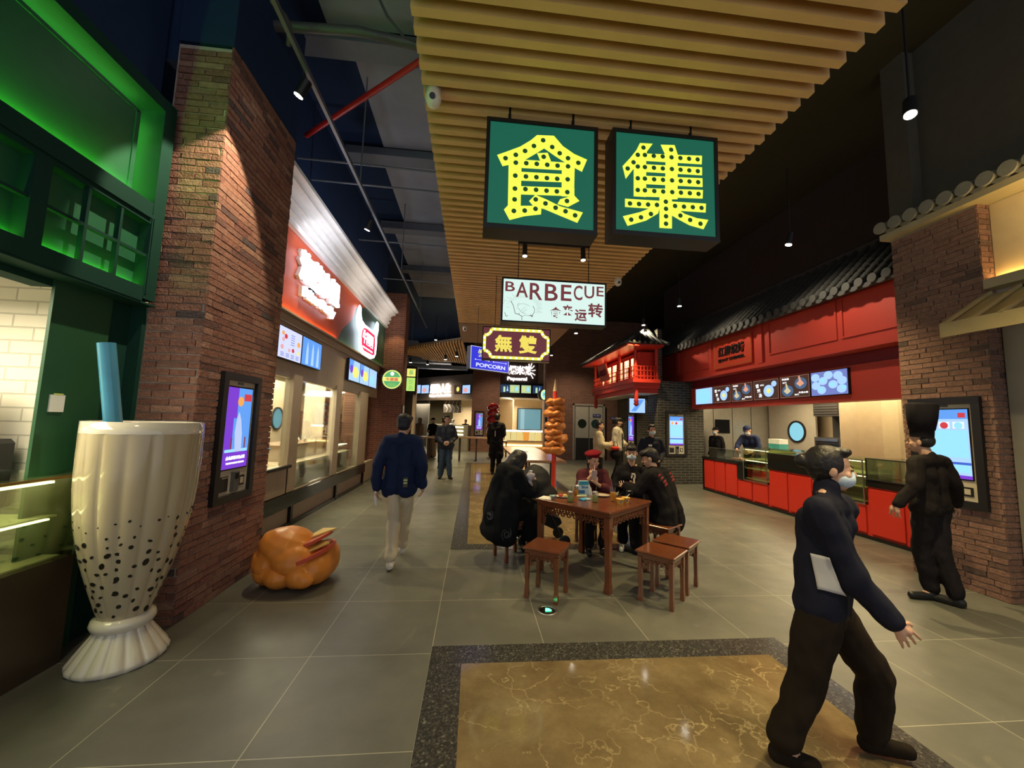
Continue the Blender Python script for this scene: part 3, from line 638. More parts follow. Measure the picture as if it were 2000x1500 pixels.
# menu screens
def screen(nm, pn, x0, x1, z0, z1, label, fn, grp=None, fr=.012):
    r = thing(nm, label, 'screen', (0, 0, 0), group=grp)
    t = MB(); pn.box(t, x0, x1, z0, z1, 0, .05); t.build('housing', BLACK, r)
    t = MB(); fn(t, pn, x0 + fr, x1 - fr, z0 + fr, z1 - fr, .05); t.build('display', None, r); return r
def rel(pn, t, x0, x1, z0, z1, d, m, e=.001): pn.box(t, x0, x1, z0, z1, d - .002, d + e, m)
def f_sky(t, pn, a, b, c, d, q, bg=None):
    rel(pn, t, a, b, c, d, q, bg or LSKY); w, h = b - a, d - c
    for i in range(3): x = a + w * (.25 + .28 * i); pn.poly(t, [(x - w * .07, c + h * .05), (x + w * .07, c + h * .05), (x + w * .05, c + h * .6), (x, c + h * .9), (x - w * .05, c + h * .6)], q, q + .002, LB)
def f_list(t, pn, a, b, c, d, q):
    w, h = b - a, d - c; rel(pn, t, a, b, c, d, q, E_('menu_paper', (.62, .66, 1.), 1.)); rnd = random.Random(3)
    for x, z, r_, m in ((.16, .8, .07, LO), (.28, .72, .08, LR), (.18, .6, .07, LPK), (.15, .35, .08, LPK), (.45, .3, .06, LPK), (.62, .33, .07, LR), (.86, .6, .09, LO), (.85, .3, .07, LY)): pn.disc(t, a + w * x, c + h * z, h * r_, q + .001, m, .001, w * r_ * .8)
    for i in range(12): x = a + w * (.1 + .22 * (i % 4)); z = c + h * (.06 + .05 * (i // 4)); pn.box(t, x, x + w * .14, z, z + h * .018, q, q + .002, LDB)
    for i in range(5): pn.box(t, a + w * .5, a + w * .66, c + h * (.5 + .08 * i), c + h * (.52 + .08 * i), q, q + .002, LDB)
def f_pow(t, pn, a, b, c, d, q):
    w, h = b - a, d - c; rel(pn, t, a, b, c, d, q, LB); pn.poly(t, [(a, d), (a + w * .4, d), (a + w * .3, c + h * .4), (a, c + h * .5)], q, q + .002, LSKY); pn.disc(t, a + w * .6, c + h * .45, h * .28, q + .001, LY, .002, w * .3); pn.disc(t, a + w * .2, c + h * .55, h * .2, q + .001, LP, .002, w * .14)
def f_blue(t, pn, a, b, c, d, q): rel(pn, t, a, b, c, d, q, LB); pn.disc(t, a + (b - a) * .4, c + (d - c) * .4, (d - c) * .25, q + .001, LCY, .001, (b - a) * .3)
PL = Pan((XL - .03, 0, 0), (0, 1, 0), (1, 0, 0))
screen('menu_screen', PL, 4.56, 5.27, 2.36, 2.80, 'leftmost of the three menu screens beside the left brick pillar', f_sky, 'menu screens over the first window')
screen('menu_screen', PL, 5.285, 5.98, 2.36, 2.80, 'middle menu screen with a white page of dishes over the first window', f_list, 'menu screens over the first window')
screen('menu_screen', PL, 5.995, 6.73, 2.36, 2.80, 'third menu screen with pale figures on blue over the first window', f_sky, 'menu screens over the first window')
screen('menu_screen', PL, 8.20, 8.96, 2.36, 2.82, 'nearest menu screen below the bull head sign', f_pow, 'menu screens below the bull head')
screen('menu_screen', PL, 8.975, 9.73, 2.36, 2.82, 'middle menu screen below the bull head sign', f_pow, 'menu screens below the bull head')
screen('menu_screen', PL, 9.745, 10.48, 2.36, 2.82, 'farthest menu screen below the bull head sign', f_blue, 'menu screens below the bull head')
# service counter inside, with till, cooker, receipts
r = thing('service_counter', 'beige service counter behind the left shop windows', 'counter', (0, 0, 0))
MB().box(-3.5, -2.75, 4.55, 9.0, 0, .84).build('body', CREAMD, r); MB().box(-3.55, -2.70, 4.55, 9.05, .84, .88).build('top', mat('counter_top_cream', (.6, .5, .36), .2), r)
MB().box(-3.45, -2.95, 6.45, 8.1, .88, 1.10).build('raised_shelf', CREAMD, r)
MB().box(-3.47, -2.93, 6.43, 8.12, 1.10, 1.13).build('shelf_top', mat('brown_shelf', (.28, .18, .11), .3), r)
r = thing('rice_cooker', 'white round cooker with red marks on the left shop counter', 'cooker', (-2.95, 5.35, .88))
MB().lathe([(.15, 0), (.17, .02), (.175, .22), (.165, .25)], n=28).build('body', WHITEW, r)
MB().lathe([(.17, .25), (.16, .28), (.06, .30), (.0, .31)], n=28).build('lid', mat('cooker_lid', (.6, .58, .52), .3), r)
MB().tube([(-.03, 0, .30), (-.03, 0, .33), (.03, 0, .33), (.03, 0, .30)], .008, 8).build('lid_knob', WHITEW, r)
pt = Pan((.176, -.02, .1), (0, 1, 0), (1, 0, 0)); t = MB(); pt.disc(t, .0, .02, .035, 0, PIPER); pt.box(t, .06, .11, -.03, -.015, -.005, .004, PIPER); t.build('badge', PIPER, r)
r = thing('till_screen', 'till with a tilted bright touch screen in the left shop', 'till', (-3.0, 5.95, .88))
t = MB(); t.obox((0, 0, .30), (.02, 0, .01), (0, .12, 0), (-.05, 0, .10)); t.build('housing', BLACK, r)
t = MB(); t.obox((.024, -.0, .31), (.004, 0, .002), (0, .105, 0), (-.045, 0, .085)); t.build('display', LCY, r)
MB().tube([(-.02, 0, 0), (-.02, 0, .24)], .02).build('stand', WHITEW, r)
for i in range(5):
    o = MB().add([(-.0, -.04, 0), (.0, .04, 0), (.03, .04, .05), (.03, -.04, .05), (.0, -.03, .10), (.0, .03, .10)], [(0, 1, 2, 3), (3, 2, 5, 4)]).build('menu_card', mat('paper_white'))
    o.location = (-3.1, 6.75 + i * .28, 1.13); m_ = o.modifiers.new('s', 'SOLIDIFY'); m_.thickness = .003
    tag(o, ['first', 'second', 'third', 'fourth', 'fifth'][i] + ' white card from the left along the raised shelf of the left shop', 'card', 'cards on the raised shelf')
r = thing('pastry_case', 'curved glass pastry case with lit shelves at the end of the left shop', 'display case', (-3.05, 8.9, .49))
t = MB(); arc = [(0.3 * math.cos(a) - .0, .62 * math.sin(a)) for a in [PI / 2 * k / 8 for k in range(9)]]
for (x, z), (x2, z2) in zip(arc, arc[1:]): t.quad((x, -.5, z), (x, .35, z), (x2, .35, z2), (x2, -.5, z2))
o = t.build('curved_glass', PANE, r)
t = MB()
for z in (.02, .2, .38): t.box(-.25, .26 - z * .15, -.5, .35, z, z + .012)
t.build('shelf', STEEL, r)
t = MB()
for z in (.015, .33): t.box(.1, .22, -.48, .33, z + .18, z + .19)
t.build('light_strip', em('case_light'), r)
for i in range(6):
    o = MB().ell((0, 0, .03), (.05, .07, .035)).build('pastry', mat('pastry', (.55, .3, .08), .6)); o.location = (-3.0 + (i % 2) * .12, 8.5 + (i // 2) * .24, .70)
    tag(o, 'small golden pastry on the middle shelf of the curved case', 'pastry', 'pastries in the curved case')
# far end brick pillar of the left shop
r = thing('brick_pillar', 'brick pillar at the far end of the left shop, lit from above', 'pillar', (0, 0, 0))
t = MB(); t.box(-3.1, -2.05, 11.2, 11.75, 0, 5.2); t.build('shaft', bricktex_mat('pillar_brick', (.22, .08, .05), (.15, .055, .04), (.25, .18, .13), 'XZ', .235, .06), r)
t = MB(); t.box(-2.052, -2.045, 11.2, 11.75, 0, 5.2); t.build('side_face', bricktex_mat('pillar_brick_side', (.22, .08, .05), (.15, .055, .04), (.25, .18, .13), 'YZ', .235, .06), r)
MB().box(-3.4, -2.9, 10.0, 11.2, 0, 2.9).build('passage_wall', FARBY, r)
r = thing('poster_frame', 'small framed notice on the far left brick pillar', 'poster', (-2.045, 11.35, 1.1))
MB().box(0, .02, 0, .3, 0, .9).build('frame', BLACK, r); MB().box(.02, .024, .03, .27, .03, .87).build('sheet', mat('paper_white'), r)
# round green blade sign
r = thing('round_sign', 'round lit green and yellow blade sign on the far left brick pillar', 'sign', (0, 0, 0))
P1 = Pan((0, 10.6, 0), (1, 0, 0), (0, -1, 0)); c = (-2.21, 2.64)
t = MB(); P1.disc(t, *c, .275, -.06, BLACK, .06, n=32); t.build('housing', BLACK, r)
t = MB(); P1.disc(t, *c, .255, 0, E_('sign_green', (.08, .35, .12), 1.1), .003, n=32); P1.ring(t, *c, .25, .03, .003, .006, LY, 32)
P1.poly(t, [(c[0] - .24, c[1] - .05), (c[0] + .24, c[1] - .05), (c[0] + .24, c[1] + .06), (c[0] - .24, c[1] + .06)], .003, .006, LY); P1.text(t, '牛圆圆', *c, .32, .09, .006, LR, .02); P1.poly(t, [(c[0] - .14, c[1] - .2), (c[0] + .14, c[1] - .2), (c[0] + .1, c[1] - .1), (c[0] - .1, c[1] - .1)], .003, .006, LG)
P1.disc(t, c[0], c[1] + .15, .05, .003, LW); t.build('face', None, r)
MB().tube([(-2.47, 10.63, 2.72), (-2.8, 10.63, 2.72)], .02).build('bracket', BLACK, r)
# beige posts with green vertical sign beyond the pillar
r = thing('blade_sign', 'narrow vertical lit green sign on a beige post beyond the far left pillar', 'sign', (-2.62, 14.2, 0))
MB().box(0, .1, 0, .3, 0, 3.5).box(.42, .52, 0, .3, 0, 3.5).build('post', CREAM, r); MB().box(.1, .42, .02, .28, 0, 3.5).build('infill', BLACK, r)
P2 = Pan((.12, .02, 2.5), (1, 0, 0), (0, -1, 0)); t = MB(); P2.box(t, -.1, .42, -.02, .98, .0, .06, BLACK)
P2.box(t, .06, .36, .62, .9, .06, .064, LY); P2.box(t, .06, .36, .1, .58, .06, .064, E_('lime', (.45, .7, .15), 1)); P2.text(t, '茶', .21, .76, .18, .18, .064, LG, .02); P2.text(t, '饮', .21, .42, .16, .16, .064, LG); P2.text(t, '品', .21, .22, .14, .14, .064, LG); t.build('panel', None, r)
# ================================================================== RIGHT RED SHOP
XR = 6.0
PR = Pan((XR, 0, 0), (0, -1, 0), (-1, 0, 0))      # local x = -Y
r = thing('red_fascia', 'long red panelled fascia of the right shop under the tiled roof', 'fascia', (0, 0, 0))
t = MB(); t.box(XR, XR + .35, 4.45, 12.2, 2.90, 3.85); t.build('board', REDS, r)
t = MB()
for y0, y1 in ((9.35, 12.1), (5.6 + 1.75, 7.45), (4.5, 4.6)): pass
for a, b in ((4.6, 5.75), (5.83, 7.35), (9.4, 10.9), (10.98, 12.1)):
    frame(PR, t, -b, -a, 3.12, 3.80, .03, 0, .025)
PR.box(t, -7.62, -7.5, 2.98, 3.85, 0, .05); PR.box(t, -9.35, -9.25, 2.98, 3.85, 0, .05)
PR.box(t, -12.2, -4.45, 2.90, 2.98, 0, .04)
t.build('panel_moulding', REDS, r)
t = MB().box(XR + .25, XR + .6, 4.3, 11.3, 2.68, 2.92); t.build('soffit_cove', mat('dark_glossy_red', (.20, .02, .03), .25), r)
r = thing('red_bulkhead', 'red bulkhead holding the row of menu screens in the right shop', 'bulkhead', (0, 0, 0))
MB().box(6.22, 6.5, 4.3, 11.45, 2.11, 2.70).build('board', REDS, r)
# sign on fascia
r = thing('shop_sign', 'red plaque with black brush lettering on the red fascia', 'sign', (0, 0, 0))
t = MB(); PR.box(t, -9.15, -7.8, 3.04, 3.72, 0, .05); t.build('board', mat('plaque_red', (.5, .05, .025), .5), r)
t = MB(); frame(PR, t, -9.12, -7.83, 3.07, 3.69, .012, .05, .055); t.build('gold_border', mat('dull_gold', (.5, .25, .05), .4, .5), r)
t = MB(); INK = mat('black_ink', (.01, .008, .008), .5); PR.text(t, '红柳烧烤', -8.475, 3.44, .92, .24, .05, INK, .02, ext=.02); PR.text(t, 'EJONY CHEMEEL', -8.475, 3.22, .92, .09, .05, INK, .02, ext=.02); t.build('letters', INK, r)
# roof
r = thing('tiled_roof', 'grey clay tiled roof sloping over the red fascia of the right shop', 'roof', (0, 0, 0))
t = MB(); t.prism([(5.72, 4.3, 3.82), (6.62, 4.3, 4.72), (6.62, 4.3, 4.62), (5.80, 4.3, 3.76)], (0, 8.0, 0)); t.build('deck', TILEG, r)
t = MB(); n = 0; y = 4.36
while y < 12.25:
    t.tube([(5.72, y, 3.85), (6.6, y, 4.75)], .05, 8)
    for s in range(9): f = (s + 1) / 10; p = (5.72 + .88 * f, y, 3.85 + .9 * f); t.tube([p, (p[0] + .03, y, p[2] + .03)], .056, 8)
    y += .2
t.build('tile_rows', TILEG, r)
t = MB(); y = 4.36
while y < 12.25:
    t.disc((5.715, y, 3.845), (-1, 0, 0), .068, n=16, th=.03)
    a = [(5.71, y + .1 + .085 * math.cos(q), 3.81 + .07 * math.sin(q)) for q in [PI + PI * k / 8 for k in range(9)]]
    t.prism(a, (.035, 0, 0)); y += .2
t.build('eave_tiles', mat('eave_tile_grey', (.065, .065, .062), .7, bump=.3), r)
t = MB(); t.tube([(6.62, 4.3, 4.78), (6.62, 12.3, 4.78)], .07, 10); t.box(6.56, 6.68, 4.3, 12.3, 4.66, 4.78); t.build('ridge', TILEG, r)
# menu screens
PM = Pan((6.22, 0, 0), (0, -1, 0), (-1, 0, 0))
def yy(px): return -pX(px, 760, 6.20).y
def f_dump(t, pn, a, b, c, d, q):
    w, h = b - a, d - c; rel(pn, t, a, b, c, d, q, E_('plate_blue', (.16, .2, .5), 1.)); rnd = random.Random(5)
    for x, z in ((.13, .77), (.35, .60), (.62, .42), (.84, .22), (.3, .22), (.14, .42), (.76, .77), (.86, .55), (.5, .82)): pn.disc(t, a + w * x, c + h * z, h * .17, q + .001 + .0004 * x, LB, .001, w * .125)
    for x, z in ((.33, .62), (.6, .42), (.28, .24), (.9, .28)): pn.disc(t, a + w * x, c + h * z, h * .08, q + .003, LCY, .001, w * .07)
def f_bowl(t, pn, a, b, c, d, q):
    w, h = b - a, d - c; rel(pn, t, a, b, c, d, q, LBR); frame(pn, t, a, b, c, d, .012, q, q + .002, E_('frame_brown', (.3, .12, .08), .8))
    pn.disc(t, a + w * .62, c + h * .42, h * .3, q + .001, LB, .001, w * .2); pn.disc(t, a + w * .62, c + h * .42, h * .12, q + .003, LY, .001, w * .08); pn.disc(t, a + w * .83, c + h * .75, h * .14, q + .001, LB, .001, w * .1)
    for i, ch in enumerate('馄饨汤'): pn.text(t, ch, a + w * (.16 + .06 * i), c + h * (.72 - .25 * i), w * .13, h * .2, q + .001, LW, .01, ext=.002)
    pn.text(t, '38元', a + w * .36, c + h * .74, w * .16, h * .09, q + .001, LW, ext=.002)
def f_skew(t, pn, a, b, c, d, q):
    w, h = b - a, d - c; rel(pn, t, a, b, c, d, q, LBR); frame(pn, t, a, b, c, d, .012, q, q + .002, E_('frame_brown'))
    for x, z, m in ((.27, .32, E_('meat_pale', (.6, .5, .3), 1)), (.72, .62, E_('meat', (.7, .32, .2), 1))):
        pn.disc(t, a + w * x, c + h * z, h * .26, q + .001, E_('dish_blue', (.06, .12, .22), 1), .001, w * .2)
        pn.poly(t, [(a + w * (x - .14), c + h * (z + .0)), (a + w * (x - .02), c + h * (z - .15)), (a + w * (x + .12), c + h * (z - .02)), (a + w * (x + .02), c + h * (z + .15)), (a + w * (x - .02), c + h * (z + .34)), (a + w * (x - .07), c + h * (z + .33)), (a + w * (x - .05), c + h * (z + .12))], q + .002, q + .004, m)
    pn.text(t, '羊肉串', a + w * .2, c + h * .88, w * .26, h * .1, q + .001, LW, .02, ext=.002); pn.text(t, '38元', a + w * .17, c + h * .72, w * .15, h * .08, q + .001, LW, ext=.002)
    pn.text(t, '牛排小串', a + w * .8, c + h * .2, w * .3, h * .09, q + .001, LW, .02, ext=.002); pn.text(t, '38元', a + w * .58, c + h * .12, w * .15, h * .08, q + .001, LW, ext=.002)
def f_pale(t, pn, a, b, c, d, q): rel(pn, t, a, b, c, d, q, LB); pn.disc(t, a + (b - a) * .45, c + (d - c) * .5, (d - c) * .48, q + .001, LCY, .001, (b - a) * .44)
xs = [1360, 1394, 1430, 1473, 1525, 1586, 1662]
labs = ['pale blue leftmost menu screen in the right shop, showing one large bowl', 'dark menu screen with soup bowls, second from the left in the right shop', 'dark menu screen with skewers, third from the left in the right shop', 'larger looking dark menu screen with soup bowls in the middle of the red bulkhead', 'dark menu screen with skewers next to the dumpling picture', 'bright blue rightmost menu screen showing dumplings in the right shop']
for i, f in enumerate((f_pale, f_bowl, f_skew, f_bowl, f_skew, f_dump)):
    screen('menu_screen', PM, yy(xs[i]) + .008, yy(xs[i + 1]) - .008, 2.22, 2.665, labs[i], f, 'menu screens on the red bulkhead')
# counter
RP = mat('red_gloss_panel', (.60, .035, .02), .25, var=.05)
STONE = mat('black_stone', (.012, .012, .012), .15)
r = thing('service_counter', 'long red panelled service counter with black top in the right shop', 'counter', (0, 0, 0))
t = MB()
for a, b, z in ((8.43, 9.75, .80), (7.5, 8.43, .47), (6.45, 7.5, .80), (5.5, 6.45, .50), (4.3, 5.5, .78)):
    t.box(XR + .02, XR + .7, a, b, .05, z)
t.build('body', RP, r)
t = MB()
for a, b, z in ((9.3, 9.74, .80), (8.88, 9.28, .80), (8.45, 8.86, .80), (7.98, 8.41, .46), (7.52, 7.96, .46), (7.02, 7.48, .78), (6.48, 7.0, .78), (5.98, 6.44, .49), (5.52, 5.96, .49), (4.98, 5.48, .77), (4.45, 4.96, .77)):
    t.box(XR, XR + .02, a + .015, b - .015, .08, z - .02, bev=.006)
t.build('door_panels', RP, r)
t = MB(); t.box(XR - .02, XR + .75, 8.35, 9.78, .80, .86); t.box(XR - .01, XR + .1, 8.24, 8.43, .47, .86); t.box(XR - .01, XR + .7, 6.45, 7.5, .80, 1.12); t.box(XR - .01, XR + .7, 4.3, 5.5, .78, .88); t.box(XR - .015, XR + .02, 4.3, 9.76, 0.0, .05); t.box(XR - .01, XR + .7, 9.74, 9.78, 0, .8)
t.build('stone_top', STONE, r)
def case(nm, label, y0, y1, z0, z1, lit=True, top=True):
    r = thing(nm, label, 'display case', (0, 0, 0)); t = MB()
    t.box(XR - .02, XR - .014, y0, y1, z0, z1); t.box(XR - .01, XR + .65, y0, y0 + .006, z0, z1); t.box(XR - .01, XR + .65, y1 - .006, y1, z0, z1)
    if top: t.box(XR - .01, XR + .65, y0, y1, z1, z1 + .008)
    t.build('glass', PANEG if lit else PANE, r)
    if lit:
        t = MB(); h = z1 - z0
        for k in (.03, .35, .66): t.box(XR + .02, XR + .6, y0 + .01, y1 - .01, z0 + h * k, z0 + h * k + .01)
        t.build('shelf', mat('pale_yellow_shelf'), r)
        t = MB()
        for k in (.62, .97): t.box(XR + .03, XR + .05, y0 + .02, y1 - .02, z0 + h * k - .012, z0 + h * k)
        t.build('light_strip', em('case_light'), r)
        t = MB(); t.box(XR + .6, XR + .64, y0, y1, z0, z1); t.build('back_panel', mat('case_back', (.5, .46, .3), .4), r)
    t = MB(); frame(PR, t, -y1, -y0, z0 - .02, z1 + .01, .016, .012, .022); t.build('frame', STEEL if lit else BLACK, r)
case('display_case', 'lit glass display case set in the red counter beside the cook', 7.52, 8.22, .50, 1.17)
case('display_case', 'lit glass display case behind the walking woman in dark uniform', 5.52, 6.42, .52, 1.17)
r = case('glass_screen', 'unlit glass sneeze guard on the near end of the red counter', 4.35, 5.48, .90, 1.20, False)
r = thing('glass_screen', 'low glass sneeze guard in front of the cook', 'glass guard', (0, 0, 0)); t = MB().box(XR, XR + .008, 8.3, 9.5, .86, 1.10); t.box(XR, XR + .4, 9.49, 9.5, .86, 1.10); t.build('glass', PANE, r); MB().box(XR - .005, XR + .013, 8.3, 9.5, 1.10, 1.106).build('edge', STEEL, r)
o = MB().box(XR + .1, XR + .7, 6.46, 8.25, 1.185, 1.20).build('glass_shelf', PANE); tag(o, 'glass ledge along the top of the red counter display', 'shelf')
# food on the counter
FOOD = mat('cooked_meat', (.35, .13, .05), .6)
t = MB(); t.box(6.12, 6.55, 8.45, 8.95, .86, .875); o = t.build('tray', STEEL); tag(o, 'steel tray of grilled food in front of the cook', 'tray')
for i in range(8):
    a = 8.5 + i * .055; o = MB().tube([(6.18, a, .89), (6.45, a + .01, .895)], .014, 6).build('meat_skewer', FOOD); tag(o, 'grilled meat skewer lying on the steel tray', 'skewer', 'skewers on the tray')
r = thing('paper_box', 'teal and white box on the red shop counter beside the cook', 'box', (6.45, 7.75, 1.2)); MB().box(-.1, .1, -.15, .15, 0, .1).build('lower', mat('teal', (.05, .32, .30), .6), r); MB().box(-.1, .1, -.15, .15, .1, .2).build('upper', mat('paper_white'), r)
# interior of right shop
BW = mat('shop_beige_wall', (.42, .34, .23), .5)
struct('wall_shop_right', MB().box(9.2, 9.3, 3.5, 13, 0, 2.9), BW)
struct('wall_shop_far', MB().box(6.5, 9.2, 11.5, 11.6, 0, 2.9), BW)
struct('wall_shop_near', MB().box(6.1, 9.2, 3.7, 3.8, 0, 2.9), BW)
struct('ceiling_shop_right', MB().box(6.5, 9.3, 3.7, 11.6, 2.88, 2.94), mat('soffit_white'))
def ix(px, py, X=8.8): return pX(px, py, X)
d = struct('door_2', MB().box(8.8, 8.85, 9.3, 10.9, 0, 2.4), mat('steel_grey_door', (.36, .33, .27), .35))
pd = Pan((8.8, 0, 0), (0, -1, 0), (-1, 0, 0)); t = MB(); pd.ring(t, -9.89, 1.56, .30, .05, 0, .03, BLACK); t.build('porthole_rim', BLACK, d); t = MB(); pd.disc(t, -9.89, 1.56, .26, 0, em('porthole_cyan'), .01); t.build('porthole_pane', None, d)
OY0, OY1 = pX(1641, 840, 8.3).y, pX(1590, 840, 8.3).y; OW = OY1 - OY0
r = thing('oven', 'tall dark oven with louvred top at the back of the right shop', 'oven', (8.3, OY0, 0))
MB().box(0, .8, 0, OW, 0, 1.45).build('body', mat('dark_steel', (.08, .08, .075), .3, .6), r)
t = MB()
for k in range(10): t.box(-.02, 0, .02, OW - .02, 2.0 + k * .06, 2.035 + k * .06)
t.box(0, .8, 0, OW, 1.95, 2.86); t.box(.5, .8, 0, OW, 1.45, 1.95); t.build('louvre', mat('dark_steel'), r)
MB().box(-.03, 0, .05, OW - .05, 1.36, 1.42).build('handle', STEEL, r); MB().box(-.01, .02, .05, OW - .05, .3, 1.3).build('glass_door', BLACKG, r)
r = thing('steel_cabinet', 'row of tall steel cabinets behind the cook', 'cabinet', (8.6, 11.05, 0))
MB().box(-2.0, .3, -.05, .42, 0, 2.5).build('body', mat('cabinet_steel', (.36, .34, .29), .3, .4), r)
t = MB(); [t.box(x, x + .01, -.06, -.05, .05, 2.45) for x in (-1.5, -.9, -.3)]; t.build('door_gaps', BLACK, r)
MB().box(-1.45, -1.0, -.08, -.05, 1.45, 1.85).build('control_panel', BLACKG, r)
r = thing('curved_screen', 'curved cream partition wall in the right shop beside the niche', 'partition', (0, 0, 0))
t = MB(); ya, yb = pX(1641, 840, 7.7).y, pX(1722, 840, 7.7).y; pts = [(7.95, ya + .25), (7.72, ya), (7.64, (ya + yb) / 2), (7.72, yb), (7.95, yb - .1)]
for (a, b), (c, e) in zip(pts, pts[1:]): t.prism([(a, b, 0), (c, e, 0), (c + .08, e, 0), (a + .08, b, 0)], (0, 0, 2.86))
t.build('panel', mat('cream_screen', (.36, .29, .18), .4), r)
r = thing('wall_shelf', 'lit wall shelf with small ornaments beside the right brick pillar', 'shelf', (0, 0, 0))
MB().box(8.2, 8.9, 4.9, 6.6, 1.90, 1.94).box(8.2, 8.9, 4.9, 6.6, 2.40, 2.44).build('boards', CREAM, r); MB().box(8.9, 9.0, 4.2, 7.0, 0, 2.86).build('niche_wall', mat('cream_screen'), r); MB().box(8.3, 8.32, 5.0, 6.5, 2.385, 2.398).build('light_strip', em('warm_strip', (1, .6, .2), 5), r)
for i, yv in enumerate((6.25, 6.0)):
    o = MB().lathe([(.05, 0), (.05, .03), (.02, .1), (.02, .18), (.045, .24), (.03, .28)], n=14).build('ornament', mat('dark_ceramic', (.12, .06, .04), .4) if i else mat('white_ceramic', (.7, .62, .5), .3)); o.location = (8.35, yv, 1.94)
    tag(o, ('pale vase on the lit shelf', 'dark turned ornament on the lit shelf')[i], 'ornament')
tag(MB().box(6.6, 8.2, 9.0, 9.4, 2.62, 2.7).build('ceiling_light', em('hood_light', (1, .85, .55), 1.5)), 'long light panel under the ceiling above the cook', 'lamp')
tag(MB().box(8.79, 8.797, 8.95, 9.15, 1.2, 1.35).build('notice_card', mat('paper_white')), 'small white notice beside the porthole door', 'notice')

# ================================================================== GREY BRICK PILLAR + BALCONY
r = thing('grey_brick_pillar', 'wide grey brick pillar with a bright ordering kiosk between balcony and red shop', 'pillar', (0, 0, 0))
MB().prism([(5.15, 10.5, 0), (6.6, 10.68, 0), (6.6, 11.4, 0), (5.2, 13.2, 0)], (0, 0, 2.88)).prism([(5.15, 10.5, 2.88), (5.28, 10.52, 2.88), (5.93, 12.2, 2.88), (5.2, 13.2, 2.88)], (0, 0, 1.5)).build('shaft', GREYB, r)
MB().prism([(5.145, 10.5, 0), (5.15, 10.5, 0), (5.2, 13.2, 0), (5.19, 13.2, 0)], (0, 0, 4.38)).build('side_face', GREYBY, r)
struct('wall_right_back', MB().box(6.5, 6.6, 11.65, 17.2, 0, 5.0), DARKR)
u_ = Vector((1.45, .18, 0)).normalized()
kiosk(Vector((5.15, 10.5, .77)) + u_ * .22 + Vector((.12, -.99, 0)) * .005, u_, (.123, -.992, 0), .66, 1.25, 'bright white ordering kiosk on the front of the grey brick pillar', 'menu')
kiosk((5.14, 12.0, .80), (0, 1, 0), (-1, 0, 0), -.66 if 0 else .66, 1.22, 'blue ordering kiosk on the narrow left side of the grey brick pillar', 'ad')
# balcony house
r = thing('balcony', 'small red wooden balcony house with tiled roof and glowing windows', 'balcony', (0, 0, 0))
bx0, bx1, by0, by1 = 4.40, 5.15, 10.4, 14.2
PB = Pan((bx0, 0, 0), (0, -1, 0), (-1, 0, 0)); PF = Pan((0, by0, 0), (1, 0, 0), (0, -1, 0))
RB = mat('balcony_red', (.50, .035, .02), .4)
t = MB(); t.box(bx0, bx1, by0, by1, 2.66, 2.86); t.box(bx0 + .12, bx1, by0 + .1, by1 - .1, 2.52, 2.68); t.box(bx0 - .05, bx1, by0 - .05, by1 + .05, 2.80, 2.90); t.build('floor_beam', RB, r)
MB().box(bx0 + .12, bx1, by0 + .1, by1 - .1, 2.505, 2.52).build('underside', mat('underside_plaster', (.5, .48, .38), .7), r)
t = MB().box(bx0 + .28, bx1, by0 + .25, by1 - .2, 2.88, 3.72); t.build('house_wall', RB, r)
LWIN = em('window_glow', (1, .55, .22), 4.5)
for k in range(6):
    y = 10.85 + k * .52; t = MB(); px = Pan((bx0 + .28, 0, 0), (0, -1, 0), (-1, 0, 0)); frame(px, t, -y - .42, -y, 3.0, 3.62, .03, 0, .02)
    for z in (3.2, 3.42): px.box(t, -y - .4, -y, z, z + .012, .004, .016)
    for x in (.1, .2, .3): px.box(t, -y - x - .012, -y - x, 3.0, 3.6, .004, .016)
    w_ = t.build('window', RB, r); t = MB(); px.box(t, -y - .4, -y - .02, 3.03, 3.6, -.002, .004); t.build('pane', LWIN, w_)
t = MB()
for y in (by0 + .08, 11.7, 13.0, by1 - .08): t.tube([(bx0 + .08, y, 2.88), (bx0 + .08, y, 3.78)], .045, 12)
t.tube([(bx1 - .05, by0 + .08, 2.88), (bx1 - .05, by0 + .08, 3.78)], .045, 12); t.build('columns', RB, r)
for k, y in enumerate((by0 + .08, by1 - .1)):
    t = MB().lathe([(0, -.02), (.04, 0), (.075, .05), (.05, .1), (.07, .13), (.055, .17), (.055, .52)], n=16); o = t.build('pendant', RB, r); o.location = (bx0 + .1, y, 2.15 if k == 0 else 2.2)
t = MB()
for z in (2.98, 3.14, 3.26): PB.box(t, -by1, -by0, z, z + .02, -.04, -.02); PF.box(t, bx0, bx1, z, z + .02, -.04, -.02)
y = by0
while y < by1: PB.box(t, -y - .01, -y + .01, 2.9, 3.26, -.04, -.02); y += .11
x = bx0
while x < bx1: PF.box(t, x, x + .018, 2.9, 3.26, -.04, -.02); x += .1
t.build('railing', RB, r)
t = MB(); t.prism([(bx0 - .3, by0 - .28, 3.78), (bx1, by0 - .28, 3.78), (bx1, by1 + .4, 3.78), (bx0 - .3, by1 + .4, 3.78)], (0, 0, .06)); t.build('eave_board', RB, r)
t = MB(); A, B, C_, D = (bx0 - .34, by0 - .32, 3.86), (bx1 + .1, by0 - .32, 3.86), (bx1 + .1, by1 + .45, 3.86), (bx0 - .34, by1 + .45, 3.86); E1, E2 = (4.85, 10.75, 4.36), (4.85, 13.9, 4.36)
t.add([A, B, C_, D, E1, E2, (bx1 + .1, 10.9, 4.3), (bx1 + .1, 13.8, 4.3)], [(0, 3, 5, 4), (0, 4, 6, 1), (4, 5, 7, 6), (3, 2, 7, 5), (0, 1, 2, 3), (1, 6, 7, 2)])
y = by0 - .25
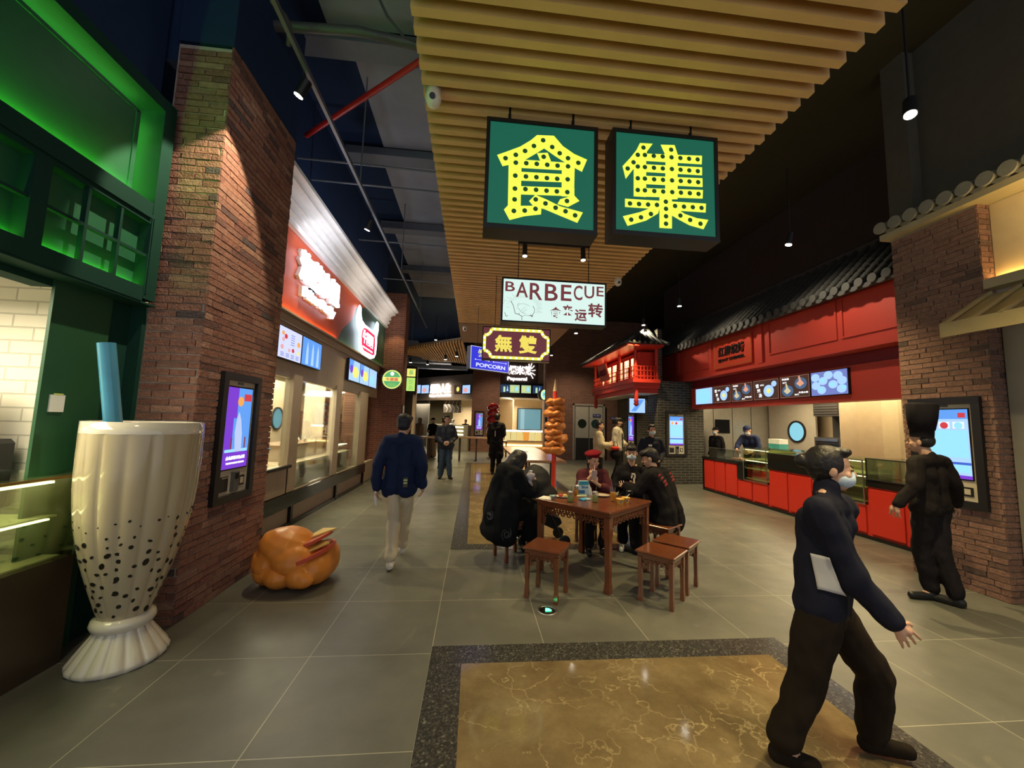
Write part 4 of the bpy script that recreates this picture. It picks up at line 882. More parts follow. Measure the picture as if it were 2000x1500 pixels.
while y < by1 + .4:
    f = min(1, max(0, (y - by0) / 1.2)); t.tube([(bx0 - .36, y, 3.87), (4.85 if 10.7 < y < 13.9 else 4.3, y, 4.38 if 10.7 < y < 13.9 else 4.05)], .04, 7); y += .17
x = bx0 - .3
while x < bx1: t.tube([(x, by0 - .34, 3.87), (4.85 + (x - 4.85) * .35, by0 + .3, 4.3)], .04, 7); x += .16
t.tube([A, (4.6, 10.5, 4.05), (4.85, 10.75, 4.42)], .05, 8); t.tube([B, (5.1, 10.5, 4.05), (4.95, 10.75, 4.42)], .05, 8); t.tube([(4.85, 10.7, 4.42), (4.85, 14, 4.42)], .06, 8)
t.build('roof', TILEG, r)
t = MB(); t.obox((4.33, 12.75, 3.33), (-.07, 0, .26), (0, .42, 0), (.02, 0, .005)); t.build('name_board', mat('board_red_light', (.5, .08, .05), .5), r)
PN = Pan((4.30, 12.75, 3.33), (0, -1, 0), (-1, 0, 0)); t = MB(); PN.text(t, '大夫第', 0, 0, .6, .22, .01, mat('dark_red_ink', (.2, .01, .01), .5), .02, ext=.03); t.build('board_letters', None, r)
r = thing('menu_screen', 'small blue and white screen under the red balcony', 'screen', (5.1, 11.2, 2.02))
o = MB().box(-.52, 0, 0, .05, -.06, .4).build('housing', BLACK, r); t = MB().box(-.5, -.02, -.005, 0, -.04, .38, LB); t.prism([(-.45, -.008, 0), (-.3, -.008, 0), (-.05, -.008, .35), (-.2, -.008, .35)], (0, .003, 0), LSKY); t.build('display', None, r)

# ================================================================== BACK OF THE HALL
struct('wall_brick_back', MB().box(3.2, 8.0, 17.3, 17.5, 0, CZ), FARB)
struct('wall_brick_return', MB().prism([(3.2, 17.31, 0), (3.5, 17.31, 0), (4.2, 21.9, 0), (3.88, 21.9, 0)], (0, 0, CZ)), FARBY)
# double door
d = struct('door_3', MB().box(4.55, 5.8, 17.2, 17.3, .02, 2.42), mat('pale_grey_door', (.42, .40, .33), .45))
pd = Pan((0, 17.2, 0), (1, 0, 0), (0, -1, 0))
for x, m in ((4.86, mat('dark_pane', (.02, .03, .025), .1)), (5.48, mat('teal_pane', (.02, .06, .06), .1))):
    t = MB(); pd.disc(t, x, 1.62, .2, 0, m, .012); t.build('porthole', None, d)
t = MB(); pd.box(t, 4.57, 5.17, .03, .98, 0, .02); pd.box(t, 5.2, 5.78, .03, .98, 0, .02); t.build('kick_plate', mat('dark_kick', (.03, .03, .028), .4), d)
t = MB(); pd.box(t, 5.16, 5.185, .03, 2.4, 0, .006, BLACK); t.build('meeting_line', BLACK, d)
t = MB(); pd.box(t, 4.42, 4.5, 0, 2.5, 0, .05); pd.box(t, 5.82, 5.9, 0, 2.5, 0, .05); pd.box(t, 4.42, 5.9, 2.43, 2.5, 0, .05); t.build('door_frame', mat('door_frame', (.33, .31, .26), .5), d)
for k, x in enumerate((5.52, 6.35)):
    t = MB(); pd.box(t, x - .18, x + .18, 1.93 - k * .1, 2.06 - k * .1, .02, .035, LNV if 0 else mat('sign_blue', (.03, .05, .25), .4)); pd.text(t, ('员工通道', '消火栓')[k], x, 1.995 - k * .1, .28, .07, .035, mat('paper_white')); o = t.build('door_sign', None); tag(o, ('small blue sign on the double door', 'small blue sign on the brick wall right of the double door')[k], 'sign')
# big brick pillar in the middle distance
r = thing('brick_pillar', 'square brick pillar in the middle distance carrying a narrow blue kiosk', 'pillar', (0, 0, 0))
t = MB().box(-.12, 1.35, 20.8, 22.2, 0, CZ); t.build('shaft', FARB, r)
kiosk((.05, 20.78, .82), (1, 0, 0), (0, -1, 0), .50, 1.3, 'narrow blue kiosk on the brick pillar in the middle distance', 'ad')
kiosk((3.22, 17.28, .8), (1, 0, 0), (0, -1, 0), .6, 1.3, 'blue kiosk on the brick corner just behind the orange skewer', 'ad')
# popcorn shop
struct('wall_popcorn_front', MB().box(1.36, 3.86, 21.6, 21.7, 2.95, 5.6), mat('taupe_wall', (.40, .34, .28), .6))
struct('wall_popcorn_back', MB().box(1.2, 4.7, 24.8, 24.9, 0, 3.1).box(4.6, 4.7, 21.95, 24.8, 0, 3.1).box(1.2, 1.3, 22.3, 24.8, 0, 3.1), mat('warm_shop_wall', (.62, .5, .33), .5))
struct('ceiling_popcorn', MB().box(1.37, 4.6, 21.72, 24.8, 3.02, 3.08), mat('soffit_white'))
r = thing('menu_bulkhead', 'black bulkhead above the popcorn shop holding four screens', 'bulkhead', (0, 0, 0)); MB().box(1.37, 3.84, 21.45, 21.59, 2.98, 3.78).build('board', BLACK, r)
PP = Pan((0, 21.45, 0), (1, 0, 0), (0, -1, 0))
def f_gy(t, pn, a, b, c, d, q):
    w, h = b - a, d - c; rel(pn, t, a, b, c, d, q, E_('lime2', (.42, .55, .3), 1.)); pn.disc(t, a + w * .7, c + h * .5, h * .3, q + .001, LCY, .001, w * .15)
    for i in range(5): pn.box(t, a + w * .06, a + w * .45, c + h * (.2 + .14 * i), c + h * (.25 + .14 * i), q, q + .002, LY)
def f_bt(t, pn, a, b, c, d, q):
    w, h = b - a, d - c; rel(pn, t, a, b, c, d, q, LNV); pn.box(t, a + w * .3, a + w * .5, c + h * .08, c + h * .75, q, q + .002, E_('bottle', (.5, .7, .4), 1)); pn.poly(t, [(a + w * .62, c + h * .2), (a + w * .82, c + h * .2), (a + w * .72, c + h * .9)], q, q + .002, LB)
for k, (x, f, lb) in enumerate(((1.40, f_bt, 'dark leftmost popcorn shop screen with two bottles'), (1.92, f_gy, 'lime green popcorn shop screen, left one of the two'), (2.56, f_gy, 'lime green popcorn shop screen, right one of the two'), (3.2, f_bt, 'dark rightmost popcorn shop screen partly hidden by the round sign'))):
    screen('menu_screen', PP, x, x + .56, 3.2, 3.66, lb, f, 'popcorn shop screens')
r = thing('shop_sign', 'glowing white popcorn shop sign with burst strokes at its right', 'sign', (0, 0, 0))
pq = [pY(x, y, 21.5) for x, y in ((992, 724), (1035, 746))]; cx, cz = (pq[0].x + pq[1].x) / 2, (pq[0].z + pq[1].z) / 2
t = MB(); PP.box(t, 1.37, 3.5, 3.8, 4.98, -.1, .0); t.build('board', mat('sign_board_brown', (.05, .035, .03), .6), r)
LS2 = em('sign_warm_white', (1, .86, .8), 3.2)
t = MB(); PP.text(t, '爆米花', cx + .05, 4.48, 1.25, .50, .0, LS2, .04, ext=.05); PP.text(t, 'Popcorn!', cx - .1, 3.98, 1.1, .24, .0, LS2, .03, ext=.05); t.build('letters', LS2, r)
t = MB()
for a in (-60, -25, 10, 45, 80, 115): q0 = math.radians(a); PP.line(t, [(cx + .60 + .12 * math.cos(q0), 4.45 + .2 * math.sin(q0)), (cx + .66 + .26 * math.cos(q0), 4.45 + .46 * math.sin(q0))], .03, .0, .04)
t.build('burst_strokes', LS2, r)
r = thing('popcorn_counter', 'cream popcorn counter with glowing glass bins', 'counter', (0, 0, 0))
MB().box(1.38, 3.8, 21.3, 22.0, 0, .60).build('body', mat('warm_shop_wall'), r)
t = MB()
for k in range(6):
    x = 1.75 + k * .34; t.box(x, x + .28, 21.36, 21.6, .61, 1.08, (E_('bin_pale', (.75, .62, .25), .9), E_('bin_yel', (.8, .6, .2), .9), E_('bin_orange', (.8, .32, .05), .9))[(0, 0, 1, 2, 0, 1)[k]])
t.build('bins', None, r); MB().box(1.6, 3.8, 21.34, 21.62, 1.08, 1.16).build('light_strip', em('bin_light', (1, .85, .6), 4.), r)
MB().box(1.4, 3.8, 21.25, 21.3, .32, .38).build('ledge_light', em('warm_strip'), r)
r = thing('serving_window', 'bluish kitchen window at the back of the popcorn shop', 'window', (0, 0, 0)); MB().box(2.75, 4.3, 24.6, 24.78, 1.1, 2.5).build('frame', BLACK, r); MB().box(2.81, 4.24, 24.59, 24.6, 1.16, 2.44).box(2.95, 3.2, 24.58, 24.59, 1.16, 2.44, E_('pale_teal', (.25, .45, .5), .9)).build('pane', E_('teal_glow', (.12, .28, .33), .9), r)
r = thing('wall_shelf', 'glowing wall shelf of jars in the popcorn shop', 'shelf', (1.75, 24.5, 1.8)); MB().box(0, .55, 0, .25, 0, .03).box(0, .55, 0, .25, .33, .36).build('boards', CREAM, r); MB().box(.02, .53, .22, .24, .03, .3).box(.02, .53, .22, .24, .4, .6).build('glow', em('warm_strip2', (1, .6, .25), 1.6), r)
r = thing('round_sign', 'round pale green lit sign on the brick corner left of the orange skewer', 'sign', (0, 0, 0))
P3 = Pan((0, 17.6, 0), (1, 0, 0), (0, -1, 0)); p = pY(1063, 771, 17.6); t = MB(); P3.disc(t, p.x - .08, p.z, .25, -.2, BLACK, .2, .2); t.build('housing', BLACK, r); t = MB(); P3.disc(t, p.x, p.z, .23, 0, E_('round_lime', (.6, .8, .35), 1.2), .01, .16); P3.disc(t, p.x, p.z, .15, .01, LCY, .004, .1); P3.text(t, '爆', p.x, p.z, .12, .16, .014, LG, .02); t.build('face', None, r)
# far left shop (angled)
A = Vector((-4.6, 25.6, 0)); B = Vector((.1, 20.9, 0)); uu = (B - A).normalized(); nn = Vector((-uu.y * -1, uu.x * -1, 0)) if 0 else Vector((uu.y, -uu.x, 0)); PS = Pan(A, uu, nn); LN = (B - A).length
t = MB(); PS.box(t, 0, LN, 2.8, 4.15, -.2, 0); struct('wall_far_shop', t, mat('taupe_wall'))
t = MB(); PS.box(t, 0, LN, 2.74, 2.86, -.02, .04); struct('trim_8', t, CREAM)
t = MB(); PS.box(t, 0, LN, 0, 2.95, -3.2, -3.1); struct('wall_far_shop_back', t, mat('warm_shop_wall'))
t = MB(); PS.box(t, 0, LN, 2.93, 2.98, -3.2, -.1); struct('ceiling_far_shop', t, mat('soffit_white'))
t = MB(); PS.box(t, 0, 2.6, 0, 2.8, -.15, -.05); struct('wall_far_shop_side', t, mat('grey_render', (.09, .085, .075), .7))
def onS(px, py):    # distance along the angled wall seen at pixel
    rr = _ray(px, py); M = np.array([[uu.x, -rr[0]], [uu.y, -rr[1]]]); s_, k_ = np.linalg.solve(M, np.array([-A.x, -A.y])); return s_, CAMH + rr[2] * k_
def fish(t, pn, a, b, c, d, q): rel(pn, t, a, b, c, d, q, LBR); pn.disc(t, a + (b - a) * .5, c + (d - c) * .5, (d - c) * .3, q + .001, LY, .001, (b - a) * .2)
def fish2(t, pn, a, b, c, d, q): rel(pn, t, a, b, c, d, q, LB); pn.disc(t, a + (b - a) * .4, c + (d - c) * .4, (d - c) * .3, q + .001, LPK, .001, (b - a) * .3)
for (p0, p1, f, lb) in ((808, 823, fish2, 'pale blue screen at the far left end of the distant seafood shop'), (824, 839, fish2, 'second pale blue screen beside the distant glowing seafood sign'), (888, 903, fish, 'dark dish screen just right of the distant seafood sign'), (904, 920, fish2, 'bluish dish screen beside the middle brick pillar')):
    s0, z0 = onS(p0, 769); s1, _ = onS(p1, 769); _, z1 = onS((p0 + p1) / 2, 752); screen('menu_screen', PS, s0, s1 - .02, z0, z1, lb, f, 'distant seafood shop screens')
s0, z0 = onS(841, 758); s1, z1 = onS(882, 752)
r = thing('shop_sign', 'glowing white seafood shop lettering far down the hall on the left', 'sign', (0, 0, 0)); t = MB(); PS.text(t, '鲜渔人生', (s0 + s1) / 2, 3.42, s1 - s0 - .1, .55, .02, LS2, .04, ext=.06); PS.text(t, 'Steam Seafood Pot', (s0 + s1) / 2, 3.02, s1 - s0, .14, .02, LS2, .02, ext=.06); t.build('letters', LS2, r)
s0, _ = onS(885, 850); s1, _ = onS(916, 850); r = thing('display_counter', 'white lit display counter of the distant seafood shop', 'counter', (0, 0, 0)); t = MB(); PS.box(t, s0 - 2.2, s1, 0, 1.35, -.6, .1); t.build('body', mat('cream_counter', (.6, .55, .4), .4), r); t = MB(); [PS.box(t, s0, s0 + .9, z, z + .06, .1, .12) for z in (.8, 1.0, 1.2)]; t.build('lit_shelves', em('case_light'), r)
s0, _ = onS(845, 790); s1, _ = onS(878, 790); r = thing('decorative_panel', 'dark hanging panel with pale scroll pattern in the seafood shop', 'panel', (0, 0, 0)); t = MB(); PS.box(t, s0, s1, 2.05, 2.78, -.9, -.85); t.build('board', mat('sign_board_brown'), r)
t = MB(); sc = mat('pale_scroll', (.6, .55, .4), .5)
for k in range(5):
    x = s0 + .25 + k * .33; PS.line(t, [(x + .12 * math.sin(a), 2.1 + .62 * i / 10) for i, a in enumerate([PI * j / 5 for j in range(11)])], .035, -.85, -.84)
t.build('scroll_lines', sc, r)

# ducts under the far left ceiling
DUCT2 = mat('galvanised_duct', (.30, .36, .42), .4, .4)
for (x0, x1, y0, y1, z0, z1), lb in (((-4.2, -1.2, 19.0, 19.6, 4.35, 4.75), 'wide galvanised duct above the distant seafood shop'), ((-3.6, -.4, 20.0, 20.35, 4.2, 4.4), 'flat galvanised duct nearer the middle brick pillar'), ((-4.0, -2.6, 17.4, 17.9, 4.5, 5.1), 'boxy galvanised duct beyond the blade sign')):
    o = MB().box(x0, x1, y0, y1, z0, z1, bev=.02).tube([(x0 + .3, y0 + .2, z1), (x0 + .3, y0 + .2, CZ)], .01, 6).tube([(x1 - .3, y0 + .2, z1), (x1 - .3, y0 + .2, CZ)], .01, 6).build('air_duct', DUCT2); tag(o, lb, 'duct')
# ================================================================== HANGING SIGNS
GF = em('sign_face_green', (.008, .10, .062), 1.); YF = em('sign_face_yellow', (.72, .86, .07), 1.15)
def z4(x, y): return 900 + x / 2.885, 200 + y / 2.885
def big_sign(label, corners, strokes, dots, Y):
    r = thing('hanging_sign', label, 'sign', (0, 0, 0)); C4 = [pY(*z4(*c), Y) for c in corners]
    x0 = (C4[0].x + C4[3].x) / 2; x1 = (C4[1].x + C4[2].x) / 2; za = (C4[0].z + C4[1].z) / 2; zb = (C4[2].z + C4[3].z) / 2
    P = Pan((0, Y, 0), (1, 0, 0), (0, -1, 0)); t = MB(); e = .028
    P.box(t, x0 - e, x1 + e, zb - e, za + e, -.17, -.01); frame(P, t, x0 - e, x1 + e, zb - e, za + e, e, -.01, .008); P.box(t, x0 - e, x1 + e, zb - e - .012, zb - e, -.17, .015); t.build('housing', BLACK, r)
    t = MB(); P.box(t, x0, x1, zb, za, -.01, -.004); t.build('face', GF, r)
    def cv(a):
        p = pY(*z4(*a), Y); return (p.x, p.z)
    t = MB()
    for k, s in enumerate(strokes): P.poly(t, [cv(a) for a in s], -.003 + .00005 * k, -.0012 + .0001 * k)
    BD = em('sign_bulb_dark', (.01, .045, .015), 1.)
    for a in dots: P.disc(t, *cv(a), .0185, .0008, BD, .0008, n=14)
    t.build('character', YF, r)
    t = MB()
    for x in (x0 + .15, x1 - .15): t.tube([(x, Y + .08, za + .02), (x, Y + .08, 4.1)], .012, 8)
    t.build('hanger', BLACK, r)
S1 = [[(430, 183), (525, 187), (575, 245), (640, 290), (712, 322), (683, 390), (600, 345), (530, 300), (470, 258), (430, 283), (370, 318), (300, 345), (235, 358), (205, 295), (262, 275), (335, 248), (395, 212)],
      [(430, 285), (490, 283), (508, 330), (450, 333)],
      [(270, 322), (343, 322), (337, 600), (265, 600)], [(243, 603), (265, 580), (335, 582), (420, 582), (455, 587), (452, 630), (360, 640), (275, 662)],
      [(300, 318), (642, 342), (642, 385), (300, 366)], [(300, 388), (600, 405), (600, 450), (300, 438)], [(300, 470), (640, 482), (640, 528), (300, 516)],
      [(570, 340), (642, 343), (638, 530), (568, 528)], [(385, 555), (420, 520), (480, 545), (560, 585), (688, 620), (657, 678), (560, 638), (470, 600), (410, 585)], [(638, 522), (668, 555), (605, 588), (545, 572), (560, 545)]]
D1 = [(464, 214), (412, 246), (362, 274), (310, 296), (252, 315), (515, 252), (557, 287), (604, 315), (662, 341), (467, 307), (310, 340), (369, 343), (428, 347), (487, 352), (545, 357), (604, 361), (307, 413), (367, 418), (426, 422), (485, 427), (543, 431), (602, 434), (305, 486), (364, 489), (424, 493), (483, 498), (541, 502), (600, 506), (303, 547), (422, 547), (477, 570), (534, 594), (590, 614), (644, 637), (598, 556), (421, 600), (360, 610), (299, 612)]
S2 = [[(1010, 228), (1082, 232), (1050, 275), (1042, 310), (1010, 340), (970, 378), (930, 430), (912, 358), (955, 312), (990, 268)], [(975, 345), (1000, 320), (1045, 322), (1045, 532), (975, 528)],
      [(1000, 286), (1360, 300), (1358, 348), (1000, 326)], [(990, 345), (1360, 365), (1360, 410), (990, 388)], [(980, 410), (1362, 427), (1363, 476), (980, 456)], [(975, 480), (1365, 493), (1363, 541), (975, 528)],
      [(1155, 288), (1222, 292), (1222, 545), (1152, 545)], [(1127, 238), (1205, 240), (1225, 300), (1155, 300)],
      [(926, 542), (1382, 570), (1380, 620), (926, 588)], [(1120, 530), (1190, 533), (1190, 710), (1120, 706)], [(1122, 588), (1112, 625), (1045, 665), (940, 695), (914, 641), (1010, 618), (1080, 590)], [(1188, 595), (1220, 600), (1262, 628), (1330, 652), (1395, 662), (1368, 714), (1290, 692), (1230, 660), (1188, 635)]]
D2 = [(1029, 255), (1185, 267), (997, 296), (1037, 297), (1087, 302), (1137, 305), (1187, 310), (1237, 314), (1286, 318), (1334, 322), (973, 338), (940, 373), (997, 362), (1037, 365), (1088, 369), (1138, 373), (1189, 376), (1238, 380), (1287, 384), (1335, 388), (997, 428), (1037, 430), (1089, 434), (1139, 437), (1190, 440), (1239, 443), (1288, 446), (1337, 450), (997, 494), (1037, 496), (1090, 500), (1140, 503), (1191, 506), (1240, 509), (1290, 512), (1339, 516), (953, 570), (1004, 573), (1055, 576), (1105, 578), (1155, 560), (1207, 584), (1257, 588), (1307, 591), (1356, 595), (1156, 600), (1156, 642), (1156, 684), (1071, 629), (1015, 648), (960, 661), (1237, 638), (1292, 663), (1350, 684)]
big_sign('left one of the two large green lightbox signs, with a roof shaped yellow dotted character', ((165, 115), (755, 150), (745, 715), (150, 688)), S1, D1, 2.75)
big_sign('right one of the two large green lightbox signs, with a crossed yellow dotted character', ((875, 170), (1430, 215), (1432, 750), (872, 728)), S2, D2, 2.75)
# barbecue sign
r = thing('hanging_sign', 'white lightbox sign reading BARBECUE with a drawn fist', 'sign', (0, 0, 0))
YB = 4.5; P = Pan((0, YB, 0), (1, 0, 0), (0, -1, 0)); a, b, c = pY(981, 541, YB), pY(1184, 553.6, YB), pY(1180, 638.5, YB); x0, x1, za, zb = a.x, b.x, a.z, c.z
t = MB(); P.box(t, x0, x1, zb, za, -.16, -.005); frame(P, t, x0, x1, zb, za, .018, -.005, .01); t.build('housing', BLACK, r)
t = MB(); P.box(t, x0 + .018, x1 - .018, zb + .018, za - .018, -.005, 0); t.build('face', em('bbq_face', (.62, .80, .74), 1.), r)
W = x1 - x0; Hh = za - zb; MAR = em('bbq_maroon', (.15, .035, .04), 1.)
def bq(x, y): return x0 + W * (x - 60) / 1830, za - Hh * (y - (55 + (x - 60) * .055)) / 840
t = MB()
for ch, xa, xb, ya, yb in (('B', 118, 283, 135, 330), ('A', 305, 510, 145, 440), ('R', 540, 760, 158, 490), ('B', 803, 1030, 172, 508), ('E', 1085, 1272, 185, 505), ('C', 1310, 1465, 195, 490), ('U', 1500, 1675, 205, 455), ('E', 1718, 1845, 215, 410)):
    A_, B_ = bq(xa, ya), bq(xb, yb); P.text(t, ch, (A_[0] + B_[0]) / 2, (A_[1] + B_[1]) / 2, abs(B_[0] - A_[0]), abs(A_[1] - B_[1]), .0, None, .012, ext=.002)
t.build('latin_letters', MAR, r)
t = MB()
for ch, cx, cy, s in (('食', 1000, 730, 215), ('来', 1205, 680, 190), ('运', 1440, 775, 215), ('转', 1700, 680, 260)):
    A_ = bq(cx, cy); P.text(t, ch, A_[0], A_[1], W * s / 1830, Hh * s * 1.05 / 840, .0, None, .025, ext=.002)
t.build('chinese_letters', MAR, r)
t = MB(); DG = em('bbq_dark_line', (.05, .03, .03), 1.); c0 = (430, 640)
for k in range(38):
    q0 = math.radians(-25 + k * 5.6); r0, r1 = 230 + 20 * (k % 2), 300 + 45 * (k % 3); A_ = bq(c0[0] + r0 * math.cos(q0), c0[1] - r0 * .8 * math.sin(q0)); B_ = bq(min(760, c0[0] + r1 * math.cos(q0)), min(850, c0[1] - r1 * .8 * math.sin(q0)))
    if A_[0] > x0 + .03 and B_[0] > x0 + .03: P.line(t, [A_, B_], .0018, 0, .0015, em('bbq_grey_line', (.2, .25, .22), 1.))
for pl, w_ in (([(220, 510), (262, 590), (290, 700), (300, 745), (360, 760), (415, 800), (415, 870)], .006), ([(540, 785), (585, 780), (625, 730), (632, 660), (600, 600)], .005), ([(350, 640), (390, 700), (440, 740), (475, 740)], .003), ([(330, 600), (360, 545)], .003), ([(400, 690), (470, 620)], .002), ([(425, 725), (500, 660)], .002), ([(360, 760), (375, 735)], .004), ([(120, 720), (135, 780), (150, 800), (175, 780)], .005), ([(560, 770), (590, 810), (605, 775)], .007), ([(320, 660), (345, 600), (380, 560), (450, 560), (540, 600)], .002), ([(95, 560), (110, 520), (120, 470)], .002), ([(415, 800), (470, 775), (540, 785)], .003)):
    P.line(t, [bq(*p_) for p_ in pl], w_, 0, .002)
t.build('fist_drawing', DG, r)
MB().tube([(x0 + .2, YB + .08, za), (x0 + .2, YB + .08, 4.02)], .005).tube([(x1 - .2, YB + .08, za), (x1 - .2, YB + .08, 4.02)], .005).build('hanger', BLACK, r)
# 無雙
r = thing('hanging_sign', 'maroon lightbox sign with two yellow brush characters and a yellow bulb border', 'sign', (0, 0, 0))
YB = 6.2; P = Pan((0, YB, 0), (1, 0, 0), (0, -1, 0)); a, c = pY(943, 637, YB), pY(1074, 707, YB); x0, x1, za, zb = a.x, c.x, a.z, c.z; W = x1 - x0; Hh = za - zb
t = MB(); P.box(t, x0, x1, zb, za, -.16, -.005); frame(P, t, x0, x1, zb, za, .014, -.005, .01); t.build('housing', BLACK, r)
t = MB(); P.box(t, x0 + .014, x1 - .014, zb + .014, za - .014, -.005, 0, em('maroon_face', (.12, .03, .04), 1.))
ring = []; m_, k_ = .06, .17
def nq(u, v): return x0 + W * u, zb + Hh * v
corn = [((.13, .07), (.87, .07)), ((.97, .27), (.97, .73)), ((.87, .93), (.13, .93)), ((.03, .73), (.03, .27))]
pts = []
for i, (s_, e_) in enumerate(corn):
    pts += [s_, e_]; nx = corn[(i + 1) % 4][0]; cc = ((.97, .07), (.97, .93), (.03, .93), (.03, .07))[i]
    a0 = math.atan2(e_[1] - cc[1], e_[0] - cc[0]); a1 = math.atan2(nx[1] - cc[1], nx[0] - cc[0])
    if a1 - a0 > PI: a1 -= 2 * PI
    if a0 - a1 > PI: a1 += 2 * PI
    for j in range(1, 5): f = j / 5; aa = a0 + (a1 - a0) * f; pts.append((cc[0] + .10 * math.cos(aa), cc[1] + .20 * math.sin(aa)))
pts.append(pts[0]); P.line(t, [nq(*p_) for p_ in pts], .052, 0, .003, em('border_yellow', (.75, .72, .08), 1.1))
for p_, e_ in zip(pts, pts[1:]):
    L = math.hypot((e_[0] - p_[0]) * W, (e_[1] - p_[1]) * Hh); n_ = max(1, round(L / .09))
    for j in range(n_):
        if n_ == 1 and (pts.index(p_) % 2): continue
        f = (j + .5) / n_; A_ = nq(p_[0] + (e_[0] - p_[0]) * f, p_[1] + (e_[1] - p_[1]) * f); P.disc(t, A_[0], A_[1], .020, .003, E_('bulb_pale', (.65, .9, .85), 1.3), .002, n=10)
t.build('face', None, r)
t = MB(); YC = em('gold_letter', (.72, .60, .10), 1.1)
P.text(t, '無', x0 + W * .31, zb + Hh * .5, W * .26, Hh * .52, .001, YC, .035, ext=.003); P.text(t, '雙', x0 + W * .67, zb + Hh * .5, W * .27, Hh * .56, .001, YC, .03, ext=.003); t.build('characters', YC, r)
MB().tube([(x0 + .2, YB + .08, za), (x0 + .2, YB + .08, 4.02)], .005).tube([(x1 - .2, YB + .08, za), (x1 - .2, YB + .08, 4.02)], .005).build('hanger', BLACK, r)
# popcorn sign (turned a little)
r = thing('hanging_sign', 'blue lightbox sign reading POPCORN hanging behind the maroon one', 'sign', (0, 0, 0))
A_ = pY(919, 700, 7.9); B_ = pY(994, 700, 8.48); u_ = Vector((B_.x - A_.x, B_.y - A_.y, 0)); W = u_.length; u_.normalize(); n_ = Vector((u_.y, -u_.x, 0))
zt = pY(919, 674, 7.9).z; zb = pY(919, 719, 7.9).z; Hh = zt - zb; P = Pan((A_.x, A_.y, zb), u_, n_)
t = MB(); P.box(t, 0, W, 0, Hh, -.14, -.004); frame(P, t, 0, W, 0, Hh, .012, -.004, .006, em('thin_white_edge', (.5, .55, .75), .9)); t.build('housing', BLACK, r)
t = MB(); P.box(t, .012, W - .012, .012, Hh - .012, -.004, 0); t.build('face', em('popcorn_blue', (.035, .04, .62), 1.), r)
t = MB(); WL = em('popcorn_white', (.6, .65, .95), 1.2); P.text(t, 'POPCORN', W * .52, Hh * .2, W * .76, Hh * .17, 0, WL, .02); P.text(t, '爆', W * .27, Hh * .72, W * .18, Hh * .34, 0, em('popcorn_yellow', (.8, .8, .25), 1.), .03)
P.text(t, '米花', W * .68, Hh * .72, W * .42, Hh * .34, 0, em('popcorn_yellow'), .03)
for xa, xb in ((.12, .46), (.58, .92)): P.line(t, [(W * xa, Hh * .42), (W * xb, Hh * .42)], .006, 0, .002, WL); P.disc(t, W * xa, Hh * .42, .014, 0, WL, n=10); P.disc(t, W * xb, Hh * .42, .014, 0, WL, n=10)
t.build('letters', None, r)
t = MB(); [t.tube([P.p(W * f, Hh, -.07), P.p(W * f, 4.02 - zb, -.07)], .005) for f in (.2, .8)]; t.build('hanger', BLACK, r)

# ================================================================== LIGHT FIXTURES
LAMP = em('lamp_face', (1, .93, .8), 25.)
def fixture(p, d, label, L=.16, rad=.045, stem=None, group='ceiling spotlights', bright=LAMP):
    r = thing('spotlight', label, 'lamp', p, group=group); d = Vector(d).normalized()
    t = MB(); t.tube([(-d.x * L, -d.y * L, -d.z * L), (0, 0, 0)], rad, 14); t.build('housing', BLACK, r)
    t = MB(); t.disc(d * .001, d, rad * .85, n=16, th=.003); t.build('lens', bright, r)
    if stem: MB().tube([(-d * L * .6)[:], ((-d * L * .6) + Vector((0, 0, stem)))[:]], .008, 8).build('stem', BLACK, r)
    return r
t = MB().bar((-1.62, 1.0, 4.75), (-1.72, 13.4, 4.75), .035, .05); o = t.build('light_track', mat('track_metal', (.14, .15, .17), .4, .5)); tag(o, 'long pale metal light track running along the left ceiling', 'track')
t = MB(); [t.tube([(-1.62 - .008 * y, y, 4.77), (-1.62 - .008 * y, y, CZ)], .01, 6) for y in (2.3, 5.2, 8.4, 11.6)]; tag(t.build('track_hangers', BEAM), 'thin rods holding the left light track', 'rod', kind=None)
fixture(fl(583, 187, 4.52), (-.5, .1, -1), 'bright spotlight on the left track, nearest the camera', stem=.2)
fixture(fl(717, 449, 4.52), (-.4, .2, -1), 'second bright spotlight on the left track', stem=.2)
for px, py, z, d, lb, st in ((1778, 224, 4.1, (-.3, -.2, -1), 'bright hanging spotlight at the upper right', .9), (1540, 478, 4.1, (-.2, .1, -1), 'hanging spotlight right of the green signs', 1.), (1327, 598, 4.1, (0, 0, -1), 'hanging spotlight above the red balcony roof, nearer one', 1.), (1257, 635, 4.1, (0, 0, -1), 'hanging spotlight directly over the balcony roof tip', 1.),
                            (851, 664, 4.4, (0, 0, -1), 'small lit spotlight against the dark blue far ceiling', .8), (870, 702, 3.7, (0, 0, -1), 'leftmost spotlight under the angled slatted soffit', .3), (892, 696, 3.7, (0, 0, -1), 'rightmost spotlight under the angled slatted soffit', .3), (802, 708, 3.75, (0, 0, -1), 'left one of the two low bright spots beyond the left pillar', .5), (835, 712, 3.75, (0, 0, -1), 'right one of the two low bright spots beyond the left pillar', .5), (1125, 651, 3.8, (0, 0, -1), 'small spotlight just below the BARBECUE sign corner', .8), (1158, 710, 4.0, (0, 0, -1), 'small low spotlight left of the balcony eave', .8), (1077, 694, 3.7, (0, 0, -1), 'small spotlight right of the maroon sign', .5)):
    fixture(fl(px, py, z), d, lb, stem=st)
t = MB().bar(fl(1012, 474, 3.94), fl(1152, 483, 3.94), .03, .03)
for px_ in (1030, 1135): q_ = fl(px_, 478, 3.94); t.tube([q_, (q_.x, q_.y, 4.02)], .008, 8)
tag(t.build('light_track', BLACK), 'short black light track under the slats behind the green signs', 'track')
